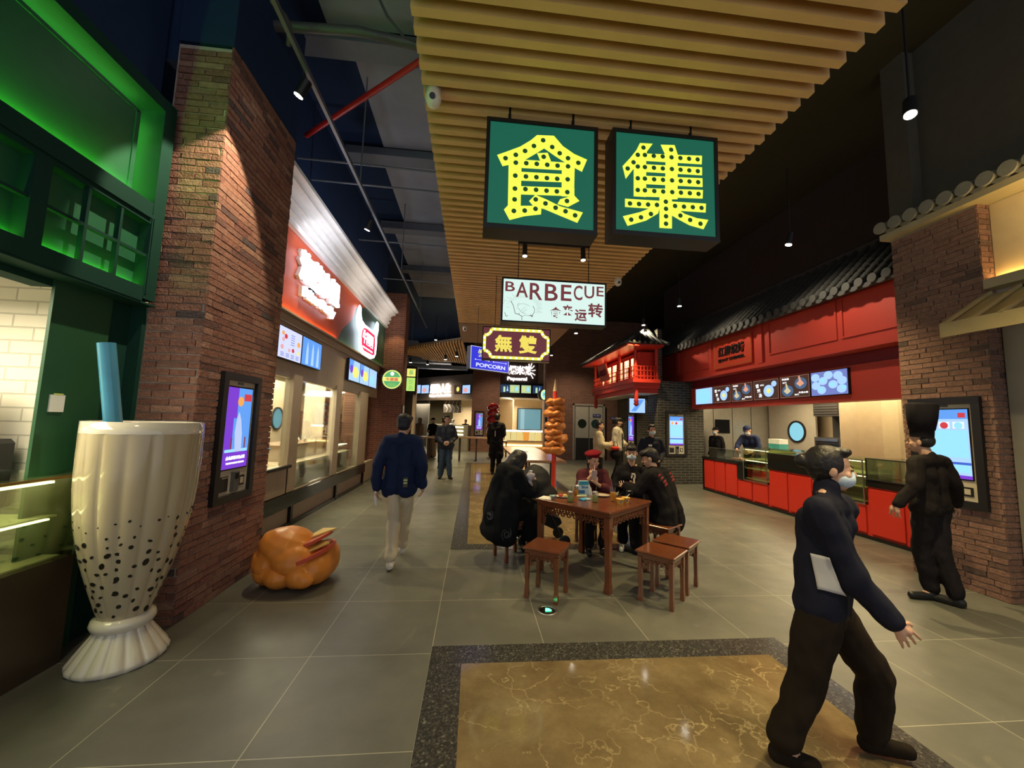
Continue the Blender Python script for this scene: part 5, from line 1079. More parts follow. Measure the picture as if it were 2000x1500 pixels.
for (px, py), lb in (((1025, 500), 'left black spotlight below the left green sign'), ((1139, 508), 'right black spotlight below the gap between the green signs')):
    fixture(fl(px, py, 3.72), (0, -.1, -1), lb, L=.17, rad=.032, stem=.12, group='spotlights under the slats')
def cam_dome(p, lb):
    r = thing('security_camera', lb, 'camera', p); MB().lathe([(0, .03), (.055, .03), (.055, -.03), (.058, -.035), (.058, -.06), (.045, -.1), (.02, -.118), (0, -.12)][::-1], n=24).build('shell', mat('camera_white', (.75, .72, .62), .35), r)
    MB().disc((0, -.052, -.075), (0, -1, -.4), .022, n=16, th=.006).build('lens', BLACKG, r)
cam_dome(fl(847, 180, 4.0), 'white dome security camera on the left edge of the slats'); cam_dome(fl(1207, 545, 4.0), 'white dome security camera on the right edge of the slats'); cam_dome(fl(908, 638, 3.98), 'small white security camera on the far wooden soffit')
# floor light
r = thing('floor_light', 'round recessed floor light glowing green in front of the wooden stool', 'lamp', (.69, 3.46, 0)); MB().lathe([(.085, 0), (.085, .004), (.068, .006), (.068, .003)], n=28, cap=False).build('ring', STEEL, r); MB().lathe([(0, .002), (.068, .002)], n=24, cap=False).build('glass', BLACKG, r)
MB().prism([(-.02, -.02, .004), (.035, -.015, .004), (.02, .02, .004), (-.01, .03, .004)], (0, 0, .004)).build('glow', em('led_green_floor', (.05, 1, .3), 6.), r)

# ================================================================== GIANT CUP
r = thing('giant_cup', 'giant fluted milk tea cup sculpture with dark pearls beside the left pillar', 'sculpture', (-2.235, 2.925, 0))
CUP = mat('milk_tea_gloss', (.54, .46, .29), .12, coat=.6, var=.05, vscale=2); CUPW = mat('cup_white_gloss', (.76, .72, .58), .10, coat=.8, var=.03); PEARL = mat('pearl_dark', (.02, .018, .012), .3)
def flute(n, a, z0=0, z1=9): return lambda t, z, rr: rr * (1 - a * abs(math.sin(t * n / 2)) ** .6 * (1 if z0 <= z <= z1 else 0))
def lathe2(mb, prof, n, m, mod):
    mb.lathe(prof, n=n, m=m, mod=mod, cap=True)
foot = [(.235, 0), (.25, .015), (.25, .035), (.225, .07), (.185, .13), (.15, .18), (.135, .215)]
t = MB().lathe(foot, n=128, mod=lambda a, z, rr: rr * (1 - .09 * (1 - abs(math.sin(a * 8)) ** .6) * min(1, z / .03))); t.build('foot', CUPW, r)
t = MB().lathe([(.13, .20), (.155, .215), (.165, .245), (.155, .275), (.135, .285)], n=48); t.build('bead', CUPW, r)
body = [(.125, .27), (.15, .34), (.185, .45), (.215, .55), (.245, .66), (.27, .77), (.29, .88), (.303, .99), (.312, 1.1), (.316, 1.2), (.317, 1.3), (.317, 1.4), (.317, 1.455)]
FM = lambda a, z, rr: rr * (1 - .05 * (1 - abs(math.sin(a * 8)) ** .6) * max(0, min(1, (1.56 - z) / .35)))
def rad_at(z):
    for (r0, z0), (r1, z1) in zip(body, body[1:]):
        if z0 <= z <= z1: return r0 + (r1 - r0) * (z - z0) / (z1 - z0)
    return .317
t = MB().lathe(body, n=168, mod=FM, m=CUP); t.lathe([(.3165, 1.455), (.315, 1.53), (.309, 1.53), (.304, 1.46)], n=168, mod=lambda a, z, rr: rr, m=CUPW, cap=False)
rnd = random.Random(11); placed = []
for i in range(900):
    if len(placed) > 175: break
    z = .31 + (rnd.random() ** 1.6) * .62; a = rnd.uniform(0, 2 * PI); rr = FM(a, z, rad_at(z))
    if any(abs(z - pz) < .042 and abs((a - pa + PI) % (2 * PI) - PI) * rr < .045 for pz, pa in placed): continue
    placed.append((z, a)); s = rnd.uniform(.006, .017) * (1 if z < .8 else .55); ax = rnd.uniform(0, PI); el = rnd.uniform(1, 1.7)
    nrm = Vector((math.cos(a), math.sin(a), -.25)); tu = Vector((-math.sin(a), math.cos(a), 0)); tv = nrm.cross(tu).normalized(); c = Vector((rr * math.cos(a), rr * math.sin(a), z)); pp = []
    for k in range(8):
        q_ = 2 * PI * k / 8 + PI / 8; x_, y_ = s * el * math.cos(q_), s * math.sin(q_); pp.append(c + tu * (x_ * math.cos(ax) - y_ * math.sin(ax)) + tv * (x_ * math.sin(ax) + y_ * math.cos(ax)) - nrm * .004)
    t.prism(pp, nrm * .0065, PEARL)
t.build('cup_body', None, r)
MB().lathe([(0, 1.47), (.302, 1.47)], n=48, cap=False).build('drink_surface', CUP, r)
MB().tube([(-.09, -.075, 1.2), (-.19, -.15, 2.04)], .047, 24).build('straw', mat('straw_blue', (.06, .30, .48), .2, coat=.5), r)

# ================================================================== GIANT CROISSANT
r = thing('giant_croissant', 'giant orange croissant sandwich sculpture on the floor by the left shop', 'sculpture', (-1.63, 4.10, 0), .1)
CRO = mat('croissant_glaze', (.78, .27, .038), .42, var=.3, vscale=5, coat=.08, bump=.15, bscale=12)
t = MB(); t.ell((-.10, .03, .30), (.29, .27, .215), rot=Matrix.Rotation(.35, 3, 'Y')); t.ell((-.24, .02, .22), (.17, .25, .18)); t.ell((-.02, -.12, .24), (.20, .17, .16)); t.ell((-.02, -.16, .17), (.10, .1, .08))
vox('upper_bun', t, CRO, r, .012, 8, .006, 4, 3, .0, 14, fn=lambda p: .004 * math.sin(38 * (p.z * .8 + p.x * .5 - p.y * .2)))
t = MB()
for c_, rr in (((-.25, 0, .15), (.14, .22, .15)), ((-.12, -.08, .12), (.15, .22, .12)), ((.06, -.10, .13), (.15, .22, .13)), ((.17, -.03, .17), (.16, .24, .17)), ((.22, .10, .19), (.13, .20, .18)), ((.12, -.26, .11), (.09, .07, .07))): t.ell(c_, rr)
vox('lower_bun', t, CRO, r, .012, 8, .006, 5, 8, .002, 14)
HAM = mat('ham_pink', (.62, .10, .05), .4); CHE = mat('cheese_yellow', (.80, .55, .14), .4)
t = MB(); pts = [(.26 * math.cos(a) + .06, .26 * math.sin(a) - .01, .245 + .10 * math.cos(a)) for a in [2 * PI * k / 24 for k in range(24)]]; t.prism(pts, (0, 0, .035)); t.build('ham_slice', HAM, r)
t = MB(); t.prism([(-.05, -.22, .27), (.29, -.12, .39), (.05, .2, .34)], (0, 0, .018)); t.build('cheese_slice', CHE, r)
t = MB(); t.prism([(-.0, -.02, .38), (.32, .0, .49), (.13, .28, .42)], (0, 0, .016)); t.build('cheese_slice', CHE, r)
t = MB(); pts = [(.2 * math.cos(a) + .08, .2 * math.sin(a) + .05, .37 + .08 * math.cos(a)) for a in [2 * PI * k / 20 for k in range(20)]]; t.prism(pts, (0, 0, .03)); t.build('ham_slice', HAM, r)

# ================================================================== GIANT SKEWERS
def zY(px, py, Y): return pY(px, py, Y).z
r = thing('giant_skewer', 'giant fried chicken skewer sculpture on a red stick behind the wooden table', 'sculpture', (1.79, 8.55, 0))
RST = mat('skewer_red', (.75, .06, .03), .35, coat=.3)
zt = zY(1086, 740, 8.55)
t = MB().tube([(0, 0, 0), (.0, 0, 2.25)], [.05, .05], 16, RST); t.tube([(0, 0, 2.25), (0, 0, zt - .28)], [.05, .048], 16, RST); t.tube([(0, 0, zt - .28), (0, 0, zt)], [.048, .004], 16, mat('skewer_tip', (.7, .55, .3), .4)); t.build('stick', None, r)
CHK = mat('fried_chicken', (.72, .26, .06), .4, var=.3, vscale=9, coat=.3)
z0, z1 = zY(1082, 884, 8.55), zY(1086, 780, 8.55); n = 9; rnd = random.Random(4)
for i in range(n):
    z = z0 + (z1 - z0) * (i + .5) / n; t = MB(); w_ = [.27, .20, .26, .2, .23, .19, .23, .20, .24][i]; dx = [-.01, -.02, .03, -.02, .0, .03, -.0, .03, .0][i]; tl = .22 * (1 if i % 2 else -1)
    M = Matrix.Rotation(tl, 3, 'Y'); h = (z1 - z0) / n
    t.ell((dx - w_ * .45, -.03, z - tl * .1), (w_ * .55, .17, h * .55), rot=M); t.ell((dx + w_ * .45, -.02, z + tl * .12), (w_ * .55, .17, h * .6), rot=M); t.ell((dx, -.05, z + .02), (w_ * .6, .19, h * .5), rot=M); t.ell((dx + .04, .05, z), (w_ * .9, .16, h * .5), rot=M)
    vox('chicken_piece', t, CHK, r, .018, 2, .05, 6, i, .012, 16)
r = thing('giant_skewer', 'giant glossy red candied fruit skewer sculpture beyond the long table', 'sculpture', (.86, 17.7, 0))
MB().tube([(0, 0, 0), (0, 0, 2.3)], .035, 10).build('stick', mat('skewer_wood', (.5, .2, .08), .5), r)
CND = mat('candied_red', (.45, .012, .015), .08, coat=1.)
for i in range(6):
    z = .86 + i * .27; t = MB(); t.ell((-.06, 0, z), (.22, .22, .16)); t.ell((.1, 0, z + .06), (.17, .2, .15)); t.ell((.0, 0, z + .1), (.14, .2, .12)); vox('candied_fruit', t, CND, r, .03, 2, .03, 5, i)

# ================================================================== WOODEN TABLE + STOOLS
ROSE = mat('rosewood', (.135, .040, .016), .22, var=.35, vscale=6, coat=.35, spec=.6)
def fret(mb, P, x0, x1, z1, h):      # carved openwork apron: cloud scrolls under the rail with longer drops at the ends
    P.box(mb, x0, x1, z1 - .018, z1, -.009, .009)
    n = max(2, round((x1 - x0) / (h * .95))); w_ = (x1 - x0) / n; zt = z1 - .018
    for k in range(n):
        x = x0 + w_ * k; c = x + w_ / 2; e = abs((k + .5) / n - .5) * 2; d = h * (.75 + .35 * e ** 2); g = .0075 if h > .05 else .006
        P.line(mb, [(x, zt), (x + w_ * .10, zt - d * .55), (x + w_ * .32, zt - d), (x + w_ * .68, zt - d), (x + w_ * .90, zt - d * .55), (x + w_, zt)], g, -.008, .008)
        P.ring(mb, c - w_ * .17, zt - d * .42, d * .22, g * .8, -.007, .007, n=9); P.ring(mb, c + w_ * .20, zt - d * .62, d * .2, g * .8, -.007, .007, n=9); P.line(mb, [(c - w_ * .1, zt), (c + w_ * .12, zt - d * .3), (c + w_ * .3, zt - d * .2)], g * .8, -.007, .007)
    for s_, x in ((1, x0), (-1, x1)):
        P.line(mb, [(x + s_ * .008, zt), (x + s_ * .010, zt - h * 2.3), (x + s_ * .03, zt - h * 2.0), (x + s_ * .035, zt - h * 1.3)], .012, -.008, .008)
def square_table(name, label, cat, loc, rz, half, H, top, leg, fh, group=None):
    r = thing(name, label, cat, loc, rz, group)
    t = MB(); t.box(-half, half, -half, half, H - top, H, bev=.006); t.box(-half + .018, half - .018, -half + .018, half - .018, H - top - .028, H - top + .001); t.build('seat' if cat == 'stool' else 'tabletop', ROSE, r)
    a = half - .02 - leg
    for sx in (-1, 1):
        for sy in (-1, 1):
            t = MB(); x, y = sx * a, sy * a; zz = H - top - .034; g = leg
            V = []; prof = [(zz, g), (zz * .5, g * .86), (.11, g * .80), (.07, g * .95), (.03, g * 1.02), (0, g * .92)]
            for z, w_ in prof: V += [(x - w_, y - w_, z), (x + w_, y - w_, z), (x + w_, y + w_, z), (x - w_, y + w_, z)]
            F = [(i * 4 + k, i * 4 + 4 + k, i * 4 + 4 + (k + 1) % 4, i * 4 + (k + 1) % 4) for i in range(5) for k in range(4)] + [(0, 1, 2, 3), (23, 22, 21, 20)]
            t.add(V, F); t.build('leg', ROSE, r)
    for k in range(4):
        an = PI / 2 * k; u = (math.cos(an), math.sin(an), 0); nv = (math.sin(an), -math.cos(an), 0); P = Pan(Vector(nv) * (half - .03 - leg * .5), u, nv); t = MB(); fret(t, P, -a + leg, a - leg, H - top - .03, fh); t.build('apron', ROSE, r)
    return r
TC = Vector((1.37, 4.35, 0)); TR_ = math.radians(41.5); TZ = .765
square_table('square_table', 'dark reddish carved wooden square table holding drinks and bowls', 'table', TC, TR_, .465, TZ, .028, .030, .085)
s0 = square_table('stool', 'carved reddish wooden stool in front of the table, above the green floor light', 'stool', (.74, 3.76, 0), math.radians(-31), .18, .455, .022, .019, .042, 'carved wooden stools')
dup(s0, (1.79, 3.61, 0), math.radians(43), 'carved wooden stool nearest the camera on the right side of the table')
dup(s0, (2.10, 3.91, 0), math.radians(43), 'carved wooden stool tucked behind the nearest right stool')
dup(s0, (2.26, 4.56, 0), math.radians(38), 'carved wooden stool under the man in the black jacket')
dup(s0, (1.62, 5.25, 0), math.radians(10), 'carved wooden stool under the girl in the red beret, mostly hidden')
dup(s0, (.50, 4.78, 0), math.radians(25), 'carved wooden stool under the woman in the long black coat')
# things on the table (positions on its top)
def tp(x, y): p = fl(1020 + x / 7.143, 880 + y / 7.143, TZ); return p
PAPER = mat('paper_white')
def jar(p, label, liquid, straw, sc=1., g='mason jar drinks'):
    r = thing('drink_jar', label, 'drink', p, group=g)
    MB().lathe([(.028, 0), (.032, .004), (.033, .08), (.026, .095), (.026, .11)], n=22, cap=False).build('glass', PANE, r)
    MB().lathe([(.027, .004), (.030, .008), (.030, .068)], n=20).build('drink', liquid, r)
    MB().lathe([(.029, .098), (.029, .112), (.012, .116)], n=20).build('lid', STEEL, r)
    MB().tube([(.0, 0, .02), (.012, 0, .165)], .0035, 8).build('straw', straw, r); return r
LIME = mat('lime_drink', (.42, .48, .16), .15, alpha=.9); ORNG = mat('orange_drink', (.75, .32, .02), .15); SD = mat('straw_dark', (.04, .05, .12), .3); SB = mat('straw_navy', (.02, .06, .3), .3)
jar(tp(670, 715), 'glass jar of pale green drink at the left front of the table', LIME, mat('straw_grey', (.15, .15, .13), .3)); jar(tp(1018, 720), 'glass jar of pale green drink in the middle of the table', LIME, mat('straw_grey'))
jar(tp(765, 620), 'jar of orange drink with a blue straw before the blue paper bag', ORNG, SB); 
r = thing('drink_glass', 'tall glass of orange juice with a purple straw on the right of the table', 'drink', tp(1262, 710))
MB().lathe([(.022, 0), (.025, .003), (.032, .15)], n=20, cap=False).build('glass', PANE, r); MB().lathe([(.021, .004), (.027, .10)], n=18).build('drink', ORNG, r); MB().tube([(.0, 0, .01), (-.01, .01, .21)], .004, 8).build('straw', mat('straw_purple', (.2, .12, .35), .3), r)
for i, (x, y) in enumerate(((1365, 745), (1445, 725))):
    r = thing('paper_bowl', ('yellow paper bowl nearest the table corner', 'yellow paper bowl with a fork, just behind the other one')[i], 'bowl', tp(x, y)); MB().lathe([(.03, 0), (.042, .05), (.045, .052), (.045, .056), (.038, .054), (.028, .01), (0, .008)], n=24).build('bowl', mat('bowl_yellow', (.72, .42, .06), .5), r); MB().lathe([(0, .045), (.038, .045)], n=20, cap=False).build('ice_cream', mat('cream_food', (.8, .7, .5), .5), r)
    P = Pan((0, 0, 0), (1, 0, 0), (0, -1, 0)); t = MB(); P.disc(t, 0, .025, .012, .034, mat('bowl_blue_mark', (.08, .15, .28), .5), .004); t.build('mark', None, r)
    if i: MB().tube([(.0, 0, .05), (.05, .02, .085)], .003, 6).build('fork', PAPER, r)
r = thing('bowl', 'small blue patterned bowl on the left side of the table', 'bowl', tp(430, 672)); MB().lathe([(.02, 0), (.022, .004), (.042, .034), (.044, .036), (.04, .034), (.02, .008), (0, .006)], n=24).build('bowl', mat('celadon_blue', (.22, .36, .36), .25), r)
t = MB(); [t.box(.03 * math.cos(a) - .004, .03 * math.cos(a) + .004, .03 * math.sin(a) - .004, .03 * math.sin(a) + .004, .01, .03, PIPER) for a in (4, 4.8, 5.6)]; t.build('pattern', None, r)
tag(MB().prism([tp(215, 668), tp(400, 690), tp(420, 650), tp(300, 632)], (0, 0, .003)).build('napkin', PAPER), 'white napkin at the left corner of the table', 'napkin')
r = thing('plate', 'white plate of leftover food behind the blue bowl', 'plate', tp(560, 650)); MB().lathe([(.04, 0), (.075, .012), (.077, .014), (.04, .004), (0, .004)], n=28).build('plate', WHITEW, r)
t = MB(); t.ell((-.02, 0, .02), (.03, .02, .015), mat('red_food', (.5, .06, .03), .5)); t.ell((.03, .01, .02), (.03, .025, .012), mat('yellow_food', (.7, .55, .2), .5)); t.build('food', None, r)
r = thing('plate', 'pale round plate beside the middle jar on the far side of the table', 'plate', tp(1115, 640)); MB().lathe([(.04, 0), (.085, .018), (.087, .021), (.04, .006), (0, .006)], n=28).build('plate', mat('beige_plate', (.5, .42, .33), .4), r)
r = thing('paper_bag', 'blue and white paper bag standing on the table', 'bag', tp(850, 625)); r.rotation_euler.z = .15
t = MB(); t.prism([(-.075, 0, 0), (.07, 0, 0), (.07, 0, .165), (-.05, 0, .165)], (0, .04, 0)); t.build('bag', mat('bag_pale_blue', (.45, .62, .66), .6), r)
t = MB(); t.box(-.052, .068, -.002, 0, .12, .163); t.build('printed_band', mat('bag_teal', (.03, .28, .42), .5), r); t = MB(); P = Pan((0, -.001, 0), (1, 0, 0), (0, -1, 0)); P.text(t, 'Blue', .02, .095, .08, .03, 0, None, .02, ext=.001); P.box(t, -.06, .02, .02, .06, 0, .001); t.build('print', mat('bag_blue', (.02, .12, .35), .5), r)
t = MB(); t.prism([(.07, -.005, 0), (.11, -.02, 0), (.10, -.01, .08), (.07, 0, .14)], (0, .02, 0)); t.build('torn_flap', PAPER, r)
r = thing('napkin_box', 'flat blue and white napkin packet in front of the paper bag', 'packet', tp(880, 690)); r.rotation_euler.z = .5; MB().box(-.07, .06, -.035, .035, 0, .018, bev=.003).build('packet', mat('bag_cyan', (.05, .38, .62), .4), r); MB().box(-.02, .045, -.036, -.02, .004, .0185).build('white_edge', PAPER, r)
tag(MB().prism([tp(760, 640), tp(900, 640), tp(890, 620), tp(770, 615)], (0, 0, .006)).build('napkin', mat('pale_green_paper', (.6, .65, .4), .6)), 'pale green paper slip behind the blue packet', 'napkin')
r = thing('camera', 'small dark camera lying by the seated man on the table', 'camera', tp(1500, 620)); r.rotation_euler.z = .3; MB().box(-.05, .05, -.02, .02, 0, .055, bev=.008).build('body', BLACK, r); MB().tube([(0, -.02, .028), (0, -.045, .028)], .02, 16).build('lens', BLACKG, r)
tag(MB().tube([tp(1330, 640) + Vector((0, 0, .006)), tp(1400, 610) + Vector((0, 0, .02)), tp(1470, 640) + Vector((0, 0, .006)), tp(1400, 655) + Vector((0, 0, .006))], .008, 8).build('camera_strap', BLACK), 'dark strap curled beside the small camera', 'strap')

# ================================================================== STROLLER
r = thing('baby_stroller', 'black folded hood baby stroller beside the woman in the black coat', 'stroller', (.98, 5.35, 0))
FAB = mat('stroller_black', (.010, .010, .013), .7)
t = MB(); t.ell((-.12, .02, .70), (.25, .22, .33)); t.ell((-.05, -.02, .60), (.27, .2, .2)); vox('hood', t, FAB, r, .02, 3, .02, 5)
t = MB(); t.prism([(-.25, -.2, .5), (-.2, -.2, .36), (.12, -.2, .22), (.22, -.2, .3), (.2, -.2, .36), (-.05, -.2, .45)], (0, .38, 0)); t.build('seat', FAB, r)
t = MB(); t.tube([(-.2, -.2, .62), (.02, -.2, .5), (.24, -.2, .08)], .014, 8); t.tube([(-.2, .2, .62), (.02, .2, .5), (.24, .2, .08)], .014, 8); t.tube([(-.28, -.2, .08), (.08, -.2, .5)], .012, 8); t.tube([(-.28, .2, .08), (.08, .2, .5)], .012, 8); t.tube([(.02, -.2, .38), (.02, -.28, .5), (.0, -.3, .55)], .009, 8); t.build('frame', BLACK, r)
for x, y in ((.26, -.2), (.26, .2), (-.28, -.2), (-.28, .2)): MB().lathe([(.05, -.014), (.072, -.016), (.076, 0), (.072, .016), (.05, .014)], n=20).build('wheel', BLACK, r).matrix_local = Matrix.Translation((x, y, .076)) @ Matrix.Rotation(PI / 2, 4, 'X')
MB().lathe([(.028, 0), (.03, .01), (.03, .17), (.02, .2), (.02, .22)], n=16).build('bottle', mat('bottle_pale', (.3, .42, .36), .3), r).location = (-.27, -.3, .3)

# ================================================================== OTHER TABLES
TAB = mat('table_brown', (.30, .17, .10), .22, var=.15); LEGM = mat('table_leg_dark', (.05, .025, .018), .4)
r = thing('long_table', 'long brown communal table behind the woman in the black coat', 'table', (0, 0, 0))
MB().box(1.02, 2.14, 8.85, 13.6, .70, .75).build('tabletop', TAB, r); MB().box(1.2, 1.6, 11.2, 11.6, .75, .753).build('socket_plate', BLACKG, r)
for y in (9.25, 12.9):
    t = MB(); [t.box(x, x + .06, y, y + .06, 0, .7) for x in (1.25, 1.85)]; t.box(1.25, 1.91, y, y + .06, 0, .05); t.box(1.25, 1.91, y, y + .06, .65, .7); t.build('leg_frame', LEGM, r)
r = thing('high_table', 'high narrow wooden table with dark frame legs by the middle brick pillar', 'table', (0, 0, 0))
MB().box(-1.0, .78, 15.7, 16.5, .90, .95).build('tabletop', mat('table_oak', (.38, .24, .13), .3), r)
for x in (-.55, .12): t = MB(); [t.box(x, x + .06, y, y + .06, 0, .9) for y in (15.8, 16.35)]; t.box(x, x + .06, 15.8, 16.4, 0, .05); t.build('leg_frame', LEGM, r)
dup(r, (-1.85, -.6, 0), 0, 'high narrow wooden table farther left behind the man in the navy blazer')
r = thing('bench', 'low table with a lit pinkish top near the candied fruit skewer', 'table', (0, 0, 0)); MB().box(1.0, 1.6, 17.9, 19.2, .66, .72).build('tabletop', TAB, r); t = MB(); [t.box(x, x + .06, 18.0, 18.06, 0, .66) for x in (1.05, 1.5)]; t.build('leg_frame', LEGM, r)
# ================================================================== PEOPLE
SKIN = mat('skin', (.56, .33, .22), .5, var=.06); HAIRM = mat('black_hair', (.012, .010, .010), .45, bump=.3, bscale=60); MASK = mat('face_mask', (.50, .62, .74), .7); LIPS = mat('lips', (.40, .12, .10), .5); EYE = mat('dark_eye', (.015, .01, .01), .2)
BASEJ = dict(pel=(0, 0, .93), wai=(0, 0, 1.08), che=(0, 0, 1.27), nek=(0, -.015, 1.42), hed=(0, .02, 1.585),
             shR=(.165, -.005, 1.37), elR=(.215, -.03, 1.11), wrR=(.225, .02, .87), haR=(.22, .04, .79), hpR=(.085, 0, .90), knR=(.09, .015, .49), anR=(.09, -.02, .085), toR=(.105, .14, .03))
for k_ in ('sh', 'el', 'wr', 'ha', 'hp', 'kn', 'an', 'to'):
    a_ = BASEJ[k_ + 'R']; BASEJ[k_ + 'L'] = (-a_[0], a_[1], a_[2])
def person(label, loc, rz, J=None, H=1.7, q=.012, face=0., nod=0., top=None, sleeve='long', tl=.0, tf=.018, bot=None, bf=.016, shoe=None, hair='short', hatfn=None, mask=False, th=None, extra=None, fat=1., cuff=True, hairm=None, skin=None):
    s = H / 1.70; j = {k: Vector(v) * s for k, v in BASEJ.items()}
    for k, v in (J or {}).items(): j[k] = Vector(v)
    th = th or {}; S_ = skin or SKIN
    r = thing('person', label, 'person', loc, rz)
    HR = Matrix.Rotation(face, 3, 'Z') @ Matrix.Rotation(-nod, 3, 'X'); hc = j['hed']
    def hp(x, y, z): return hc + HR @ (Vector((x, y, z)) * s)
    def sides(): return (('R', 1), ('L', -1))
    # --- body: one continuous skin surface
    b = MB(); n = 10
    b.ell(hp(0, -.012, .03), [v * s for v in (.074, .092, .086)], rot=HR); b.ell(hp(0, .022, -.02), [v * s for v in (.062, .066, .085)], rot=HR); b.ell(hp(0, .036, -.075), [v * s for v in (.042, .042, .036)], rot=HR)
    b.cap(hp(0, .080, .012), hp(0, .100, -.022), .008 * s, .012 * s, n=8); b.ell(hp(0, .080, -.052), [v * s for v in (.022, .012, .011)], rot=HR)
    for _, g in sides(): b.ell(hp(.076 * g, -.005, -.01), [v * s for v in (.012, .02, .030)], rot=HR); b.ell(hp(.036 * g, .062, -.025), [v * s for v in (.024, .018, .022)], rot=HR)
    b.cap(j['nek'] - Vector((0, 0, .03)), hp(0, -.01, -.05), .052 * s, .050 * s)
    c, w, p = j['che'], j['wai'], j['pel']; xv = (j['shR'] - j['shL']).normalized(); xh = (j['hpR'] - j['hpL']).normalized()
    b.cap(j['shL'] + xv * .03, j['shR'] - xv * .03, .055 * s)
    for _, g in sides():
        b.cap(c + xv * g * .075 * s, w + xv * g * .055 * s, .098 * s * fat, .085 * s * fat, n); b.cap(w + xv * g * .055 * s, p + xh * g * .07 * s, .085 * s * fat, .10 * s * fat, n)
        b.cap(c + xv * g * .06 * s, j['nek'] + xv * g * .05 * s - Vector((0, 0, .03)), .08 * s, .04 * s, n)
    for X, g in sides():
        sh, el, wr, ha, hh, kn, an, to = (j[k + X] for k in ('sh', 'el', 'wr', 'ha', 'hp', 'kn', 'an', 'to'))
        b.cap(sh, el, .048 * s, .038 * s, n); b.cap(el, wr, .038 * s, .025 * s, n); b.cap(hh, kn, .082 * s, .054 * s, n); b.cap(kn, an, .052 * s, .034 * s, n); b.cap(an - Vector((0, 0, .03 * s)), to, .034 * s, .026 * s, n)
        d = (ha - wr).normalized(); lat = Vector(th.get(X, (0, 1, 0))); lat = lat - d * lat.dot(d)
        if lat.length < .05: lat = Vector((0, 0, 1)) - d * d.z
        lat.normalize(); pn_ = d.cross(lat) * (-g)
        f = s * (1 if q < .013 else 1.15); b.cap(wr, wr + d * .05 * f - lat * .012, .024 * f, .022 * f, n); b.cap(wr + d * .02 * f, wr + d * .065 * f + lat * .018 * f, .018 * f, .018 * f, n); b.cap(wr + d * .03 * f, wr + d * .07 * f - lat * .02 * f, .018 * f, .016 * f, n)
        curl = th.get('curl' + X, .45)
        for k, (o_, L_) in enumerate(((.034, .070), (.0115, .080), (-.0115, .074), (-.034, .058))):
            base = wr + d * .078 * f + lat * o_ * f; d1 = (d * math.cos(curl) + pn_ * math.sin(curl + .12 * k) + lat * o_ * 4.5).normalized(); d2 = (d * math.cos(curl * 2.4) + pn_ * math.sin(curl * 2.4) + lat * o_ * 4.).normalized()
            m1 = base + d1 * L_ * .55 * f; b.cap(base - d * .02 * f, m1, .0086 * f, .0078 * f, 8); b.cap(m1, m1 + d2 * L_ * .45 * f, .0078 * f, .0066 * f, 8)
        t0 = wr + d * .025 * f + lat * .022 * f; t1 = t0 + (d * .6 + lat * .75 + pn_ * .3).normalized() * .038 * f; b.cap(t0, t1, .0115 * f, .0098 * f, 8); b.cap(t1, t1 + (d * .85 + lat * .25 + pn_ * .45).normalized() * .03 * f, .0098 * f, .0082 * f, 8)
    vox('body', b, S_, r, .0052 if q <= .010 else min(q, .009), 2)
    # --- face features
    for _, g in sides():
        t = MB(); t.ell(hp(.030 * g, .083, .004), [v * s for v in (.0145, .0065, .0058)], EYE, rot=HR, n=12); t.build('eye', EYE, r)
        t = MB(); t.cap(hp(.018 * g, .087, .024), hp(.044 * g, .078, .026), .0035 * s, .0025 * s, 6); t.build('eyebrow', HAIRM, r)
    if not mask: t = MB(); t.ell(hp(0, .0915, -.052), [v * s for v in (.019, .006, .0055)], rot=HR, n=12); t.build('mouth', LIPS, r)
    else:
        t = MB(); t.ell(hp(0, .048, -.048), [v * s for v in (.066, .058, .048)], rot=HR); t.ell(hp(0, .078, -.03), [v * s for v in (.028, .026, .034)], rot=HR); vox('face_mask', t, MASK, r, .008, 2)
    # --- hair
    hm = hairm or HAIRM; t = MB()
    if hair and hatfn and hatfn is not beret:
        t.ell(hp(0, -.030, .010), [v * s for v in (.082, .082, .075)], rot=HR)
        if hair == 'bun': t.ell(hp(0, -.125, .01), [v * s for v in (.035, .035, .035)])
        vox('hair', t, hm, r, .009, 2, .003, 16, 1)
    elif hair:
        t.ell(hp(0, -.028, .045), [v * s for v in (.086, .096, .088)], rot=HR); t.ell(hp(0, -.045, -.005), [v * s for v in (.078, .07, .075)], rot=HR); t.ell(hp(0, .045, .098), [v * s for v in (.062, .042, .025)], rot=HR)
        if hair == 'long':
            t.cap(hp(0, -.05, -.02), hp(0, -.085, -.28), .075 * s, .055 * s)
            for g in (-1, 1): t.cap(hp(.065 * g, -.01, .02), hp(.075 * g, .0, -.22), .03 * s, .03 * s)
        if hair == 'side': t.cap(hp(-.06, -.02, .0), hp(-.085, .03, -.30), .036 * s, .028 * s); t.cap(hp(.02, -.06, .0), hp(-.03, -.07, -.3), .05 * s, .04 * s)
        if hair == 'bun': t.ell(hp(0, -.13, .03), [v * s for v in (.040, .040, .040)]); t.ell(hp(0, -.03, .03), [v * s for v in (.091, .10, .096)], rot=HR)
        if hair == 'fluffy': t.ell(hp(0, .02, .075), [v * s for v in (.082, .085, .048)], rot=HR); t.ell(hp(0, -.035, .025), [v * s for v in (.086, .082, .08)], rot=HR)
        vox('hair', t, hm, r, .009, 2, .004, 16, 1, .003, 50)
    if hatfn: hatfn(r, hp, HR, s)
